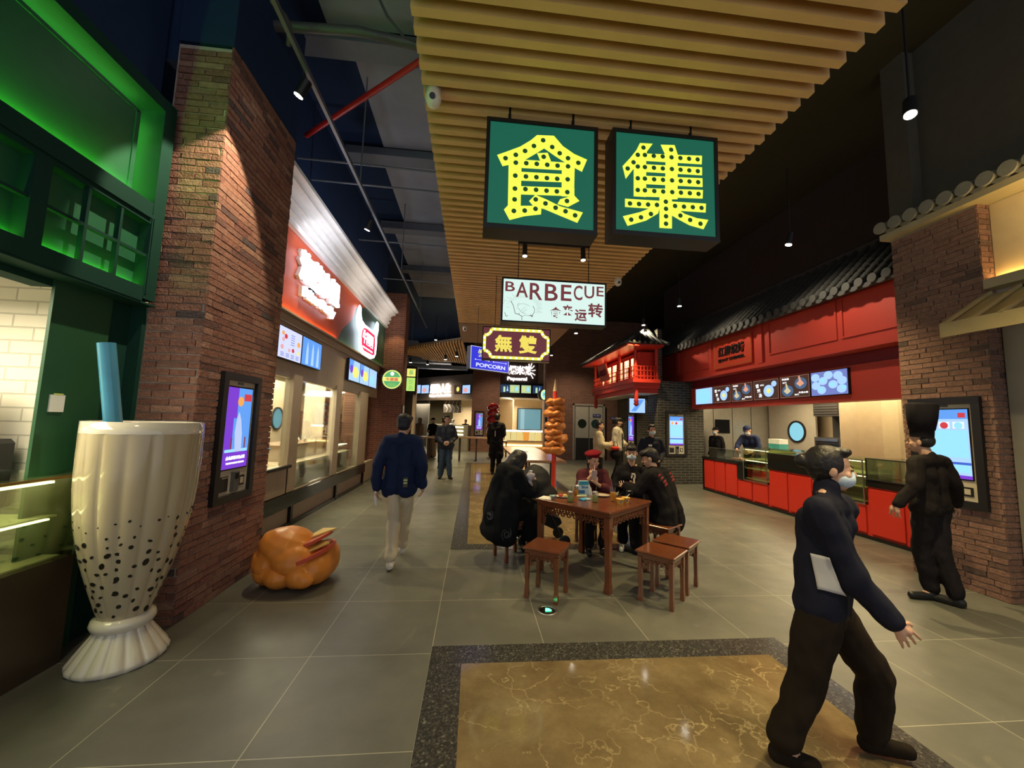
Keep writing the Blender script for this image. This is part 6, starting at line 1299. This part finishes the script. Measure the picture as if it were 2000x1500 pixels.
    # --- clothes
    if bot:
        t = MB(); k = bf
        for X, g in sides():
            hh, kn, an = j['hp' + X], j['kn' + X], j['an' + X]
            t.cap(hh, kn, .082 * s + k, .058 * s + k * 1.2, n); t.cap(kn, an + (kn - an).normalized() * .03, .058 * s + k * 1.2, .042 * s + k * 1.5, n); t.cap(w + xh * g * .05 * s, p + xh * g * .068 * s, .075 * s * fat, .092 * s * fat + k * .5, n)
        t.cap(j['hpL'], j['hpR'], .088 * s + k * .5)
        vox('trousers', t, bot, r, max(q, .010), 3, .012, 9, 2, .006, 24)
    if top:
        t = MB(); k = tf
        t.cap(j['shL'] + xv * .02, j['shR'] - xv * .02, .055 * s + k)
        for X, g in sides():
            sh, el, wr = j['sh' + X], j['el' + X], j['wr' + X]; t.cap(c + xv * g * .075 * s, w + xv * g * .06 * s, .098 * s * fat + k, .09 * s * fat + k, n); t.cap(w + xv * g * .06 * s, p + xh * g * .07 * s, .09 * s * fat + k, .10 * s * fat + k, n)
            t.cap(c + xv * g * .06 * s, j['nek'] + xv * g * .045 * s - Vector((0, 0, .035)), .08 * s + k, .04 * s + k * .6, n)
            t.cap(j['nek'] - Vector((0, 0, .03)), j['nek'] + Vector((0, .004, .016 * s)), .066 * s, .060 * s, n)
            if tl: dn = Vector((0, 0, -tl)); t.cap(p + xh * g * .07 * s, p + xh * g * .085 * s + dn, .10 * s * fat + k, .108 * s * fat + k, n)
            t.cap(sh, el, .052 * s + k, .045 * s + k * .8, n)
            if sleeve == 'long': t.cap(el, wr + (el - wr).normalized() * .01, .043 * s + k * .8, .032 * s + k * .8, n)
            elif sleeve == 'three': t.cap(el, el.lerp(wr, .55), .043 * s + k * .8, .038 * s + k, n)
        vox('top', t, top, r, max(q, .010), 3, .016, 9, 4, .005, 24)
    if shoe:
        for X, g in sides():
            an, to = j['an' + X], j['to' + X]; d = (to - an); d.z = 0
            if d.length < .03: d = Vector((0, .1, 0))
            d.normalize(); t = MB(); bz = Vector((0, 0, -.045 * s)); hl = an + bz - d * .02; tt = Vector((to.x, to.y, to.z + .008)); t.cap(hl, tt, .040 * s, .034 * s, n); t.cap(an + bz * .2, an + bz, .042 * s, .044 * s, n); t.cap(hl - Vector((0, 0, .012)), tt - Vector((0, 0, .010)), .040 * s, .032 * s, n)
            vox('shoe', t, shoe, r, .010, 1)
    if extra: extra(r, j, s, hp)
    return r
def cap_hat(m):
    def f(r, hp, HR, s):
        t = MB(); t.ell(hp(0, -.012, .055), [v * s for v in (.084, .099, .066)], rot=HR); t.ell(hp(0, .092, .048), [v * s for v in (.055, .055, .009)], rot=HR @ Matrix.Rotation(-.15, 3, 'X')); vox('cap', t, m, r, .010, 2)
    return f
def beret(r, hp, HR, s):
    t = MB(); t.ell(hp(.01, -.015, .105), [v * s for v in (.125, .120, .042)], rot=HR @ Matrix.Rotation(.22, 3, 'Y')); t.ell(hp(0, -.01, .075), [v * s for v in (.090, .10, .04)], rot=HR); vox('beret', t, mat('beret_red', (.17, .007, .014), .85, bump=.4, bscale=120), r, .009, 2, .006, 12)
def toque(r, hp, HR, s):
    M = BLACK; t = MB(); V = []
    t.lathe([(.088, 0), (.090, .075), (.096, .078), (.112, .2), (.118, .325), (.10, .345), (0, .35)], n=48, mod=lambda a, z, rr: rr * (1 + (.02 * math.sin(a * 12) if z > .078 else 0)))
    o = t.build('chef_hat', mat('hat_black_cloth', (.012, .010, .012), .8), r); o.location = hp(0, -.01, .045); o.rotation_euler = (.06, .02, 0)
# materials of clothes
NAVY = mat('navy_blazer', (.012, .022, .062), .75, var=.2); CREAMT = mat('cream_trousers', (.62, .54, .38), .8); BLK = mat('black_cloth', (.010, .009, .011), .85); BLKW = mat('black_warm_cloth', (.017, .012, .010), .85); JEANS = mat('blue_jeans', (.045, .07, .11), .85, var=.3); WSH = mat('white_shoe', (.75, .72, .62), .5); BSH = mat('black_shoe', (.01, .01, .01), .4)
# 1 navy blazer, walking away
def ex_navy(r, j, s, hp):
    tag_ = MB().box(.055, .105, -.165, -.150, .86, .965, bev=.004).build('belt_tag', mat('tag_dark', (.05, .06, .04), .5), r)
    MB().box(.06, .10, -.168, -.160, .90, .915, mat('tag_lime', (.55, .6, .25), .5)).box(.06, .10, -.168, -.160, .93, .945, mat('tag_lime')).build('tag_stripe', None, tag_)
person('person in navy blazer and cream trousers walking away from the camera', (-.80, 4.56, 0), .05, dict(shR=(.150, -.01, 1.345), shL=(-.150, -.01, 1.345), hed=(.02, .02, 1.535), nek=(0, -.03, 1.39), wrR=(.245, .05, .85), haR=(.255, .08, .77), elR=(.235, -.02, 1.08), elL=(-.235, -.08, 1.08), wrL=(-.235, -.09, .84), haL=(-.23, -.09, .75), knL=(-.04, .02, .47), anL=(-.035, -.16, .10), toL=(-.035, -.02, .03), knR=(.06, .20, .50), anR=(.03, .32, .11), toR=(.04, .46, .10)),
       1.68, .010, face=-.25, nod=.12, fat=.88, top=NAVY, tl=.08, tf=.028, bot=CREAMT, bf=.014, shoe=WSH, hair='fluffy', hairm=mat('blue_black_hair', (.008, .010, .018), .5, bump=.3), extra=ex_navy)
tag(MB().tube([(-1.03, 4.44, .84), (-1.025, 4.43, .74), (-1.01, 4.42, .66)], [.010, .016, .010], 10).build('paper_tissue', PAPER), 'white rolled paper held in the left hand of the walking person in the navy blazer', 'paper')
# 2 man with hands clasped
person('person in dark padded jacket and jeans facing the camera with hands clasped', (-.73, 11.0, 0), PI + .1, dict(elR=(.25, -.02, 1.12), wrR=(.10, .17, .98), haR=(.02, .20, .96), elL=(-.25, -.02, 1.12), wrL=(-.10, .17, .98), haL=(-.02, .20, .96), anR=(.12, -.05, .085), toR=(.16, .12, .03), anL=(-.13, .02, .085), toL=(-.18, .17, .03)), 1.72, .014, th=dict(R=(0, 0, 1), L=(0, 0, 1)),
       top=mat('dark_padded', (.015, .02, .035), .5, var=.2), tl=.05, tf=.035, bot=JEANS, bf=.022, shoe=BSH, hair='short')
# 3 apron staff, 4-6 people at the far shop, 7 person at popcorn
person('person in black shirt, mask and beige apron standing by the high tables', (-1.72, 17.0, 0), PI - .6, dict(elR=(.23, .02, 1.12), wrR=(.1, .2, 1.08), haR=(.02, .25, 1.1)), 1.68, .02, top=BLK, tf=.02, sleeve='three', tl=.02, bot=mat('beige_apron', (.52, .38, .24), .8), bf=.05, shoe=BSH, mask=True, hatfn=cap_hat(BLK))
person('person in beige clothes behind the far high table on the left', (-2.45, 18.3, 0), 2.4, dict(elR=(.24, .05, 1.15), wrR=(.12, .22, 1.22)), 1.66, .022, top=mat('beige_coat', (.45, .33, .2), .8), tf=.03, tl=.3, bot=BLK, shoe=BSH, hair='long', hairm=mat('brown_hair', (.2, .1, .04), .6))
person('person with black hair half hidden behind the man with clasped hands', (-.98, 13.2, 0), .3, None, 1.70, .02, top=BLK, bot=BLK, shoe=BSH)
p5 = pY(888, 828, 22.2); p6 = pY(905, 828, 21.9)
person('person in a white cap behind the lit counter of the distant seafood shop', (p5.x - .15, 23.5, 0), PI - .5, dict(wrR=(.1, .2, 1.05), wrL=(-.1, .2, 1.05)), 1.68, .024, top=mat('white_uniform', (.6, .6, .58), .8), bot=BLK, shoe=BSH, hatfn=cap_hat(mat('cap_white', (.65, .65, .62), .8)), mask=True)
person('person in dark clothes behind the lit counter next to the middle brick pillar', (p6.x + .1, 23.0, 0), PI - .3, None, 1.66, .024, top=BLK, bot=BLK, shoe=BSH)
def ex_pop(r, j, s, hp): MB().box(-.012, .012, -.165, -.155, 1.15, 1.32).build('back_stripe', mat('stripe_cream', (.6, .55, .4), .7), r)
person('tall person in long black coat seen from behind before the popcorn shop', (.72, 12.0, 0), -.35, dict(elR=(.22, .02, 1.22), wrR=(.15, .2, 1.15), haR=(.13, .28, 1.2)), 1.84, .015, top=BLK, tl=.42, tf=.03, bot=BLK, shoe=BSH, hair='fluffy', extra=ex_pop)
# 8 staff woman, cream jackets
def ex_badge(r, j, s, hp): MB().box(.03, .10, .135, .150, 1.2, 1.235, bev=.004).build('badge', WHITEW, r)
person('person in dark uniform and white mask standing behind the seated group', (3.58, 7.6, 0), PI - .15, dict(elR=(.24, .0, 1.08), wrR=(.08, .16, .95), haR=(0, .2, .93), elL=(-.24, 0, 1.08), wrL=(-.12, .17, .93), haL=(-.05, .2, .9)), 1.62, .012, top=mat('navy_uniform', (.016, .018, .03), .8), bot=BLK, shoe=BSH, mask=True, hair='bun', extra=ex_badge)
CJ = mat('cream_jacket', (.50, .42, .28), .8, var=.1); CJ2 = mat('pale_shirt', (.58, .52, .40), .8)
person('person in cream jacket holding a red and black bag, turned to the right', (2.98, 9.1, 0), -PI / 2 - .3, dict(elR=(.24, .05, 1.14), wrR=(.12, .24, 1.12), haR=(.08, .30, 1.16), elL=(-.22, .06, 1.12), wrL=(-.10, .25, 1.05), haL=(-.04, .3, 1.05)), 1.68, .014, top=CJ, tf=.04, bot=BLK, shoe=BSH, hair='short', th=dict(R=(0, 0, 1), L=(0, 0, 1)))
r = thing('handbag', 'black bag with red top held by the person in the cream jacket', 'bag', (3.32, 8.9, .86)); t = MB(); t.ell((0, 0, .06), (.14, .09, .13)); vox('bag', t, BLK, r, .015, 2); t = MB(); t.ell((-.02, -.03, .2), (.11, .07, .05)); vox('red_scarf', t, mat('scarf_red', (.45, .03, .02), .8), r, .012, 2, .01, 14); MB().tube([(-.08, 0, .12), (-.03, 0, .34), (.03, 0, .34), (.08, 0, .12)], .008, 8).build('handle', BLK, r)
def ex_strap(r, j, s, hp): MB().tube([(.10, -.12, 1.42), (.11, .03, 1.47), (.12, .15, 1.35), (.12, .17, 1.15), (.1, .15, .95)], .014, 8).build('bag_strap', BLK, r)
person('person in pale open jacket and dark trousers with a shoulder strap, looking right', (4.07, 10.75, 0), PI + 1.0, dict(anR=(.13, .08, .085), toR=(.18, .22, .03), knR=(.12, .06, .5), anL=(-.08, -.14, .085), toL=(-.08, 0, .03), elL=(-.24, .02, 1.18), wrL=(-.12, .2, 1.05), haL=(-.05, .24, 1.03)), 1.80, .014, face=.25, top=CJ2, tf=.045, bot=BLK, bf=.02, shoe=mat('brown_boot', (.16, .09, .04), .6), hair='fluffy', extra=ex_strap, th=dict(L=(0, 0, 1)))
# cooks of the red shop
NU = mat('cook_navy', (.02, .028, .07), .8)
person('person in black cap and uniform at the far end of the red shop', (6.92, 10.6, 0), PI / 2 + .3, None, 1.62, .014, top=BLK, bot=BLK, shoe=BSH, mask=True, hatfn=cap_hat(BLK), hair='short')
person('cook in navy cap, mask and uniform leaning over the counter with tongs', (6.98, 9.25, 0), PI - 1.1, dict(pel=(0, -.05, .95), wai=(0, 0, 1.1), che=(0, .07, 1.28), nek=(0, .12, 1.42), hed=(0, .2, 1.56), shR=(.17, .1, 1.38), shL=(-.17, .1, 1.38), elR=(.2, .3, 1.17), wrR=(.1, .52, 1.06), haR=(.05, .6, 1.02), elL=(-.25, .15, 1.12), wrL=(-.15, .35, 1.03), haL=(-.1, .42, 1.02)), 1.74, .013, nod=.5, top=NU, bot=BLK, shoe=BSH, mask=True, hatfn=cap_hat(NU), sleeve='three', th=dict(R=(0, 0, 1), L=(0, 0, 1)))
t = MB(); a_ = Vector((6.38, 8.86, 1.00)); t.tube([a_, a_ + Vector((-.12, -.12, -.1))], .006, 6); t.tube([a_, a_ + Vector((-.10, -.15, -.1))], .006, 6); tag(t.build('tongs', STEEL), 'steel tongs in the hand of the cook in the navy cap', 'tongs')
# chef in tall hat
person('person in black chef uniform and tall black hat walking along the right brick pillar', (4.50, 3.50, 0), .15, dict(hed=(-.02, .03, 1.52), nek=(0, -.02, 1.37), shR=(.175, -.01, 1.32), shL=(-.175, -.01, 1.32), che=(0, 0, 1.22), elR=(.28, -.05, 1.09), wrR=(.40, .02, .90), haR=(.44, .05, .83), elL=(-.28, -.05, 1.09), wrL=(-.41, .02, .92), haL=(-.43, .04, .84), knR=(.03, -.03, .47), anR=(.05, -.12, .09), toR=(.00, .02, .03), knL=(-.05, .06, .47), anL=(.0, .04, .09), toL=(-.17, .10, .03)), 1.66, .010, nod=.0, face=.3,
       top=mat('chef_black', (.014, .011, .010), .8), fat=.92, tf=.022, tl=.02, bot=mat('chef_trousers', (.013, .011, .013), .8), bf=.018, shoe=BSH, hair='short', hatfn=toque)
# walking woman in front
def patch(r, o, name, poly, m, th=.006, nu=10, nv=10):
    """a piece of cloth lying on surface o, its outline given by four pixel corners"""
    bv = bvh_of(o); inv = Matrix.Rotation(-r.rotation_euler.z, 3, 'Z'); cam = inv @ (Vector((0, 0, CAMH)) - r.location); g = {}; t = MB()
    for a in range(nu + 1):
        for b_ in range(nv + 1):
            u, v = a / nu, b_ / nv; px = (poly[0][0] * (1 - u) + poly[1][0] * u) * (1 - v) + (poly[3][0] * (1 - u) + poly[2][0] * u) * v; py = (poly[0][1] * (1 - u) + poly[1][1] * u) * (1 - v) + (poly[3][1] * (1 - u) + poly[2][1] * u) * v
            h = bv.ray_cast(cam, inv @ Vector(_ray(px, py)).normalized())
            if h[0]: g[a, b_] = len(t.v); t.v.append(tuple(h[0] + h[1] * th))
    for a in range(nu):
        for b_ in range(nv):
            k = [(a, b_), (a + 1, b_), (a + 1, b_ + 1), (a, b_ + 1)]
            if all(x in g for x in k): t.f.append([g[x] for x in k]); t.m.append(None); t.sm.append(True)
    if t.f:
        q_ = t.build(name, m, r); md = q_.modifiers.new('s', 'SOLIDIFY'); md.thickness = th * .8
def bvh_of(o):
    from mathutils.bvhtree import BVHTree
    return BVHTree.FromPolygons([v.co[:] for v in o.data.vertices], [tuple(p.vertices) for p in o.data.polygons])
def ex_walk(r, j, s, hp):
    o = [c for c in r.children if c.name.startswith('top')][0]; patch(r, o, 'white_shirt_hem', [(1584, 1080), (1622, 1088), (1650, 1162), (1598, 1150)], mat('shirt_white', (.5, .5, .5), .85))
WL_, WR_ = Vector((1.78, 1.86, 0)), -PI / 2 - .62
_wi = Matrix.Rotation(-WR_, 3, 'Z')
def wj(px, py, Y, z=None):
    p = pY(px, py, Y)
    if z is not None: p.z = z
    return _wi @ (p - WL_)
person('person in dark uniform and mask striding to the right in the foreground', WL_, WR_, dict(pel=wj(1608, 1185, 1.86), wai=wj(1608, 1110, 1.86), che=wj(1615, 1022, 1.86), nek=wj(1613, 956, 1.86), hed=wj(1624, 916, 1.86), shR=wj(1600, 994, 1.76), shL=wj(1645, 992, 1.98), elR=wj(1672, 1140, 1.70), wrR=wj(1745, 1215, 1.64), haR=wj(1785, 1258, 1.62), elL=wj(1610, 1110, 2.05), wrL=wj(1600, 1190, 2.05), haL=wj(1600, 1215, 2.05),
        hpR=wj(1600, 1200, 1.82), hpL=wj(1625, 1200, 1.93), knR=wj(1572, 1345, 1.84), anR=wj(1525, 1450, 1.87, .12), toR=wj(1590, 1480, 1.84, .03), knL=wj(1710, 1320, 1.88), anL=wj(1700, 1430, 1.92, .10), toL=wj(1775, 1470, 1.86, .05)), 1.58, .009, nod=.05,
       top=mat('walker_navy', (.012, .013, .024), .85), tf=.022, bot=mat('walker_brown_black', (.017, .012, .008), .9), bf=.022, shoe=mat('walker_shoe', (.014, .010, .006), .8), hair='bun', fat=.95, mask=True, extra=ex_walk, th=dict(R=wj(1785, 1200, 1.62) - wj(1745, 1215, 1.64), curlR=.25))
# ---- seated people
def seat(z, **k):
    d = dict(pel=(0, 0, z + .10), wai=(0, .01, z + .25), che=(0, .03, z + .42), nek=(0, .02, z + .56), hed=(0, .05, z + .71), shR=(.16, .02, z + .51), shL=(-.16, .02, z + .51), elR=(.21, .1, z + .27), elL=(-.21, .1, z + .27), wrR=(.13, .3, z + .33), wrL=(-.13, .3, z + .33), haR=(.08, .37, z + .34), haL=(-.08, .37, z + .34),
             hpR=(.085, .02, z + .08), hpL=(-.085, .02, z + .08), knR=(.10, .40, z + .06), knL=(-.10, .40, z + .06), anR=(.09, .38, .09), anL=(-.09, .38, .09), toR=(.10, .52, .03), toL=(-.10, .52, .03)); d.update(k); return d
MAROON = mat('maroon_knit', (.085, .022, .028), .9, bump=.3, bscale=90)
person('person in red beret and maroon top drinking through a straw at the table', (1.62, 5.24, 0), PI - .05, seat(.455, nek=(0, .05, .98), hed=(0, .085, 1.115), che=(0, .05, .85), shR=(.145, .06, .93), shL=(-.145, .06, .93), elR=(.20, .20, .74), wrR=(.075, .23, .92), haR=(.035, .25, .98), elL=(-.19, .22, .72), wrL=(.0, .28, .84), haL=(.05, .27, .90), knR=(.10, .38, .50), knL=(-.08, .38, .50), anR=(.12, .36, .09), anL=(-.06, .34, .09), toR=(.14, .48, .03), toL=(-.06, .47, .03)), 1.58, .008, face=.35, nod=.15,
       top=MAROON, tf=.028, sleeve='three', bot=BLK, bf=.014, shoe=BSH, hair='side', hatfn=beret, th=dict(R=(0, 0, 1), L=(0, 0, 1), curlR=.8, curlL=.8))
r = thing('bubble_tea_cup', 'milky bubble tea cup with pink straw held by the person in the beret', 'drink', (1.575, 4.975, .90)); MB().lathe([(.026, 0), (.036, .11)], n=20).build('cup', mat('milky_plastic', (.42, .36, .36), .3), r); MB().tube([(0, 0, .1), (.015, .03, .17)], .006, 8).build('straw', mat('straw_pink', (.6, .35, .38), .3), r)
def bvh_of(o):
    from mathutils.bvhtree import BVHTree
    return BVHTree.FromPolygons([v.co[:] for v in o.data.vertices], [tuple(p.vertices) for p in o.data.polygons])
def ex_man(r, j, s, hp):
    o = [c for c in r.children if c.name.startswith('top')][0]; bv = bvh_of(o); m = mat('red_patch', (.30, .03, .035), .7)
    for g, L_ in ((-1, 4), (1, 3)):
        t = MB()
        for i in range(L_):
            h = bv.ray_cast(Vector((g * (.13 - .01 * i), -.6, j['shR'].z + .02 - .034 * i)), Vector((0, 1, 0)))
            if h[0]: t.obox(h[0], (.028, 0, .008), (0, .004, 0), (0, 0, .013))
        if t.v: t.build('shoulder_patch', m, r)
person('person in black jacket with red shoulder patches seated with back to the camera', (2.38, 4.62, 0), .62, seat(.46, pel=(0, 0, .56), wai=(0, .04, .72), che=(0, .12, .90), nek=(0, .18, 1.04), hed=(0, .24, 1.19), shR=(.17, .14, .99), shL=(-.17, .14, .99), elR=(.25, .28, .76), elL=(-.27, .26, .80), wrR=(.12, .44, .80), wrL=(-.16, .46, .82), haR=(.06, .5, .81), haL=(-.12, .53, .82)), 1.74, .010, face=.5, nod=.35,
       top=mat('man_black', (.010, .009, .010), .85), tf=.045, tl=.10, bot=BLK, bf=.02, shoe=BSH, hair='fluffy', extra=ex_man)
def ex_print(r, j, s, hp):
    o = [c for c in r.children if c.name.startswith('top')][0]; bv = bvh_of(o)
    for nm, m, rects in (('white_print', WHITEW, ((.0, .09, .025, .012), (-.02, .06, .01, .03), (.02, .05, .012, .02), (-.01, 0, .012, .04))), ('red_print', PIPER, ((.02, -.03, .022, .03),))):
        t = MB()
        for x, z, w_, h_ in rects:
            h = bv.ray_cast(Vector((-.03 + x, .7, j['che'].z + z - .03)), Vector((0, -1, 0)))
            if h[0]: t.obox(h[0] + Vector((0, .002, 0)), (w_, 0, 0), (0, .004, 0), (0, 0, h_))
        if t.v: t.build(nm, m, r)
person('person in black printed shirt and white mask seated beyond the table', (2.24, 5.38, 0), 2.70, seat(.455, hed=(0, .06, 1.215), nek=(0, .03, 1.06)), 1.66, .010, face=.1, nod=.1, top=BLK, bot=BLK, shoe=WSH, mask=True, hair='fluffy', extra=ex_print)
dup(s0, (2.24, 5.40, 0), 1.0, 'carved wooden stool under the masked person in the printed shirt, mostly hidden')
# woman in long black coat: dark quilted coat draped over the stool
COAT = mat('long_black_coat', (.006, .007, .009), .85)
def ex_coat(r, j, s, hp):
    t = MB()
    for g in (-1, 1):
        t.cap((.10 * g, .0, .92), (.14 * g, -.08, .52), .13, .17); t.cap((.14 * g, -.08, .52), (.15 * g, -.10, .34), .17, .15); t.cap((.12 * g, .0, .56), (.12 * g, .32, .52), .12, .11); t.cap((.13 * g, .2, .5), (.13 * g, .22, .30), .12, .10)
        t.cap(j['shR'] if g > 0 else j['shL'], (.0, -.01, 1.0), .085, .11)
    t.cap((-.1, -.12, .34), (.1, -.12, .34), .16); t.cap((0, -.02, .95), (0, -.1, .5), .16, .2)
    for X in 'RL': t.cap(j['sh' + X], j['el' + X], .085, .075); t.cap(j['el' + X], j['wr' + X], .072, .055)
    o = vox('long_coat', t, COAT, r, .014, 4, .03, 5, 3, .008, 16)
    t = MB(); t.ell(hp(0, -.03, .035), (.10, .115, .10)); t.cap(hp(0, -.05, 0), (0, -.04, .98), .095, .11); t.cap(hp(.05, -.0, 0), (.1, .05, .95), .05, .04); t.cap(hp(-.05, -.0, 0), (-.1, .05, .95), .05, .04); vox('long_hair', t, HAIRM, r, .012, 3, .012, 12, 6, .008, 30)
    bv = bvh_of(o); m = mat('grey_embroidery', (.10, .10, .105), .8)
    inv = Matrix.Rotation(-r.rotation_euler.z, 3, 'Z'); cam = inv @ (Vector((0, 0, CAMH)) - r.location)
    for (cx, cy, R_) in ((990, 1043, 17), (955, 1008, 13)):
        t = MB(); rnd = random.Random(cx)
        for k in range(9):
            pl = []; a0 = rnd.uniform(0, 6.28); r0 = rnd.uniform(.3, 1) * R_
            for i in range(9):
                a = a0 + i * .28; rr = r0 * (1 - .05 * i); px, py = cx + rr * math.cos(a) * .8, cy + rr * math.sin(a)
                dr = inv @ Vector(_ray(px, py)).normalized(); h = bv.ray_cast(cam, dr)
                if h[0]: pl.append(h[0] - dr * .002)
            if len(pl) > 3: t.tube(pl, .0028, 5)
        if t.v: t.build('embroidery', m, r)
person('person with long black hair in a long black coat seated left of the table', (.44, 4.76, 0), -1.15, seat(.455, nek=(0, .08, 1.0), hed=(0, .15, 1.12), che=(0, .04, .86), shR=(.16, .03, .97), shL=(-.16, .03, .97), elR=(.24, .15, .78), wrR=(.12, .30, .86), haR=(.08, .34, .90), elL=(-.22, .12, .74), wrL=(-.08, .34, .82), haL=(-.02, .38, .82), anR=(.09, .30, .09), toR=(.1, .42, .03), anL=(-.09, .32, .09), toL=(-.1, .45, .03), knR=(.1, .36, .5), knL=(-.1, .36, .5)), 1.62, .011, nod=.5, top=None, bot=BLK, shoe=BSH, hair=None, th=dict(R=(0, 0, 1), L=(0, 0, 1)), extra=ex_coat)
r = thing('bear_pouch', 'translucent grey bear shaped drink pouch held by the person in the long black coat', 'drink', tuple(pY(1030, 962, 4.62)))
PL_ = mat('milky_plastic2', (.34, .32, .35), .12, coat=.8, var=.3, vscale=25)
t = MB(); t.ell((0, 0, .075), (.065, .05, .085)); t.ell((.03, -.01, .185), (.055, .045, .045), rot=Matrix.Rotation(.3, 3, 'Y')); t.ell((.02, 0, .235), (.016, .012, .022)); t.ell((.07, 0, .2), (.016, .012, .02)); vox('pouch', t, PL_, r, .006, 2, .01, 20); MB().lathe([(.02, 0), (.02, .02)], n=16).build('cap', WHITEW, r).location = (.035, -.0, .235)
# ================================================================== CAMERA
cd = bpy.data.cameras.new('camera'); cd.sensor_width = 36; cd.lens = FPX * 36 / 2000; cd.clip_start = .05; cd.clip_end = 200
co = bpy.data.objects.new('camera', cd); COL.objects.link(co)
rx, up_, bk = _R @ np.array([1, 0, 0]), _R @ np.array([0, -1, 0]), _R @ np.array([0, 0, -1])
mw = Matrix(((rx[0], up_[0], bk[0], 0), (rx[1], up_[1], bk[1], 0), (rx[2], up_[2], bk[2], CAMH), (0, 0, 0, 1)))
co.matrix_world = mw; SC.camera = co
# ================================================================== LIGHT
w = bpy.data.worlds.new('world'); w.use_nodes = True; SC.world = w
w.node_tree.nodes['Background'].inputs[0].default_value = (.62, .62, .68, 1); w.node_tree.nodes['Background'].inputs[1].default_value = .55
def spot(name, loc, tgt, power, col=(1, .78, .48), size=70, blend=.5, rad=.04):
    l = bpy.data.lights.new(name, 'SPOT'); l.energy = power; l.color = col; l.spot_size = math.radians(size); l.spot_blend = blend; l.shadow_soft_size = rad
    o = bpy.data.objects.new(name, l); COL.objects.link(o); o.location = loc
    o.rotation_euler = (Vector(tgt) - Vector(loc)).to_track_quat('-Z', 'Y').to_euler(); return o
def area(name, loc, tgt, power, sx, sy, col=(1, .8, .55)):
    l = bpy.data.lights.new(name, 'AREA'); l.shape = 'RECTANGLE'; l.energy = power; l.color = col; l.size = sx; l.size_y = sy
    o = bpy.data.objects.new(name, l); COL.objects.link(o); o.location = loc
    o.rotation_euler = (Vector(tgt) - Vector(loc)).to_track_quat('-Z', 'Y').to_euler(); return o
def point(name, loc, power, col=(1, .8, .55), rad=.1):
    l = bpy.data.lights.new(name, 'POINT'); l.energy = power; l.color = col; l.shadow_soft_size = rad
    o = bpy.data.objects.new(name, l); COL.objects.link(o); o.location = loc; return o
WARM = (1, .78, .38)
# ceiling downlights over the passage (wide) and over the middle strip
for x, y, e in ((-1.9, 1.2, 60), (-1.9, 5.6, 150), (-1.9, 8.8, 230), (-1.9, 12.5, 330), (-1.2, 16, 330)): spot('downlight', (x, y, 4.5), (x + .3, y, 0), e, WARM, 88, .9)
for x, y, e in ((3.3, .6, 150), (3.46, 2.6, 270), (4.3, 4.85, 330), (4.3, 7.8, 380), (4.27, 9.9, 260), (3.2, 12.5, 330)): spot('downlight', (x, y, 4.05), (x - .1, y, 0), e, WARM, 100, .9)
for x, y, e in ((1.0, .9, 110), (2.2, 1.6, 120), (.64, 5.3, 110), (1.42, 5.1, 110), (.9, 8.2, 170), (1., 11.8, 260), (.9, 14.5, 320), (.5, 18.5, 330)): spot('downlight', (x, y, 3.62), (x, y, 0), e, WARM, 95, .9)
for x, y in ((4.7, 5.6), (4.7, 8.2), (4.7, 10.6)): spot('fascia_fill', (x, y, 4.4), (6.0, y, 3.1), 60, (1, .85, .6), 100, .9)  # fill lamps added to brighten the red fascia
spot('track_spot', (-1.55, 3.05, 4.45), (-2.33, 3.36, 3.2), 150, (1, .82, .55), 50, .25, .02)
spot('track_spot', (-1.6, 5.4, 4.45), (-2.6, 6.3, 3.6), 25, (.9, .9, 1), 90, .5)
for y in (6, 8.2, 10.4): spot('cornice_wash', (-1.7, y, 3.9), (-2.5, y, 4.4), 16, (1., .88, .8) if y > 7 else (.85, .88, 1), 150, .9)
area('left_shop_light', (-3.5, 7.5, 2.55), (-3.5, 7.5, 0), 260, 1.2, 4.5, (1, .85, .6))
area('right_shop_light', (7.6, 7.4, 2.5), (7.6, 7.4, 0), 140, 1.5, 4.5, (1, .82, .5))
area('green_shop_light', (-3.5, 1.9, 2.38), (-3.5, 1.9, 0), 55, 1.2, 1.4, (1, .88, .62))
area('popcorn_light', (2.9, 23, 2.9), (2.6, 22.6, 0), 110, 2.2, 1.6, (1, .85, .6))
area('far_shop_light', (-2.3, 24.4, 2.55), (-2.3, 24.4, 0), 160, 3, 1.6, (1, .85, .6))
spot('pillar_uplight', (-2.3, 10.75, 4.4), (-2.25, 11.2, 2.4), 25, (1, .75, .4), 70, .5)
for x, y in ((5.1, 11.3), (5.9, 10.3)): spot('wallwash', (x, y, 2.5), (x + .05, y + .3, 0), 8, (1, .85, .5), 60, .6)
for x, y in ((3.9, 15.0), (1.0, 18.6), (4.4, 12.9), (-2.6, 20.5)): spot('downlight', (x, y, 4.6), (x + .3, y + 1.2, 1.5), 150, (1, .8, .55), 110, .8)  # extra lamps added to lift the far brick walls and middle pillar
area('shop_window_light', (5.25, 2.6, 3.35), (5.6, 2.6, 3.9), 8, .1, 1.5, (1, .7, .28))
SC.view_settings.view_transform = 'Standard'; SC.view_settings.look = 'None'; SC.view_settings.exposure = .68; SC.view_settings.gamma = 1
SC.view_settings.use_curve_mapping = False
SC.cycles.use_denoising = True
SC.cycles.max_bounces = 8; SC.cycles.transparent_max_bounces = 24
SC.cycles.sample_clamp_indirect = 4
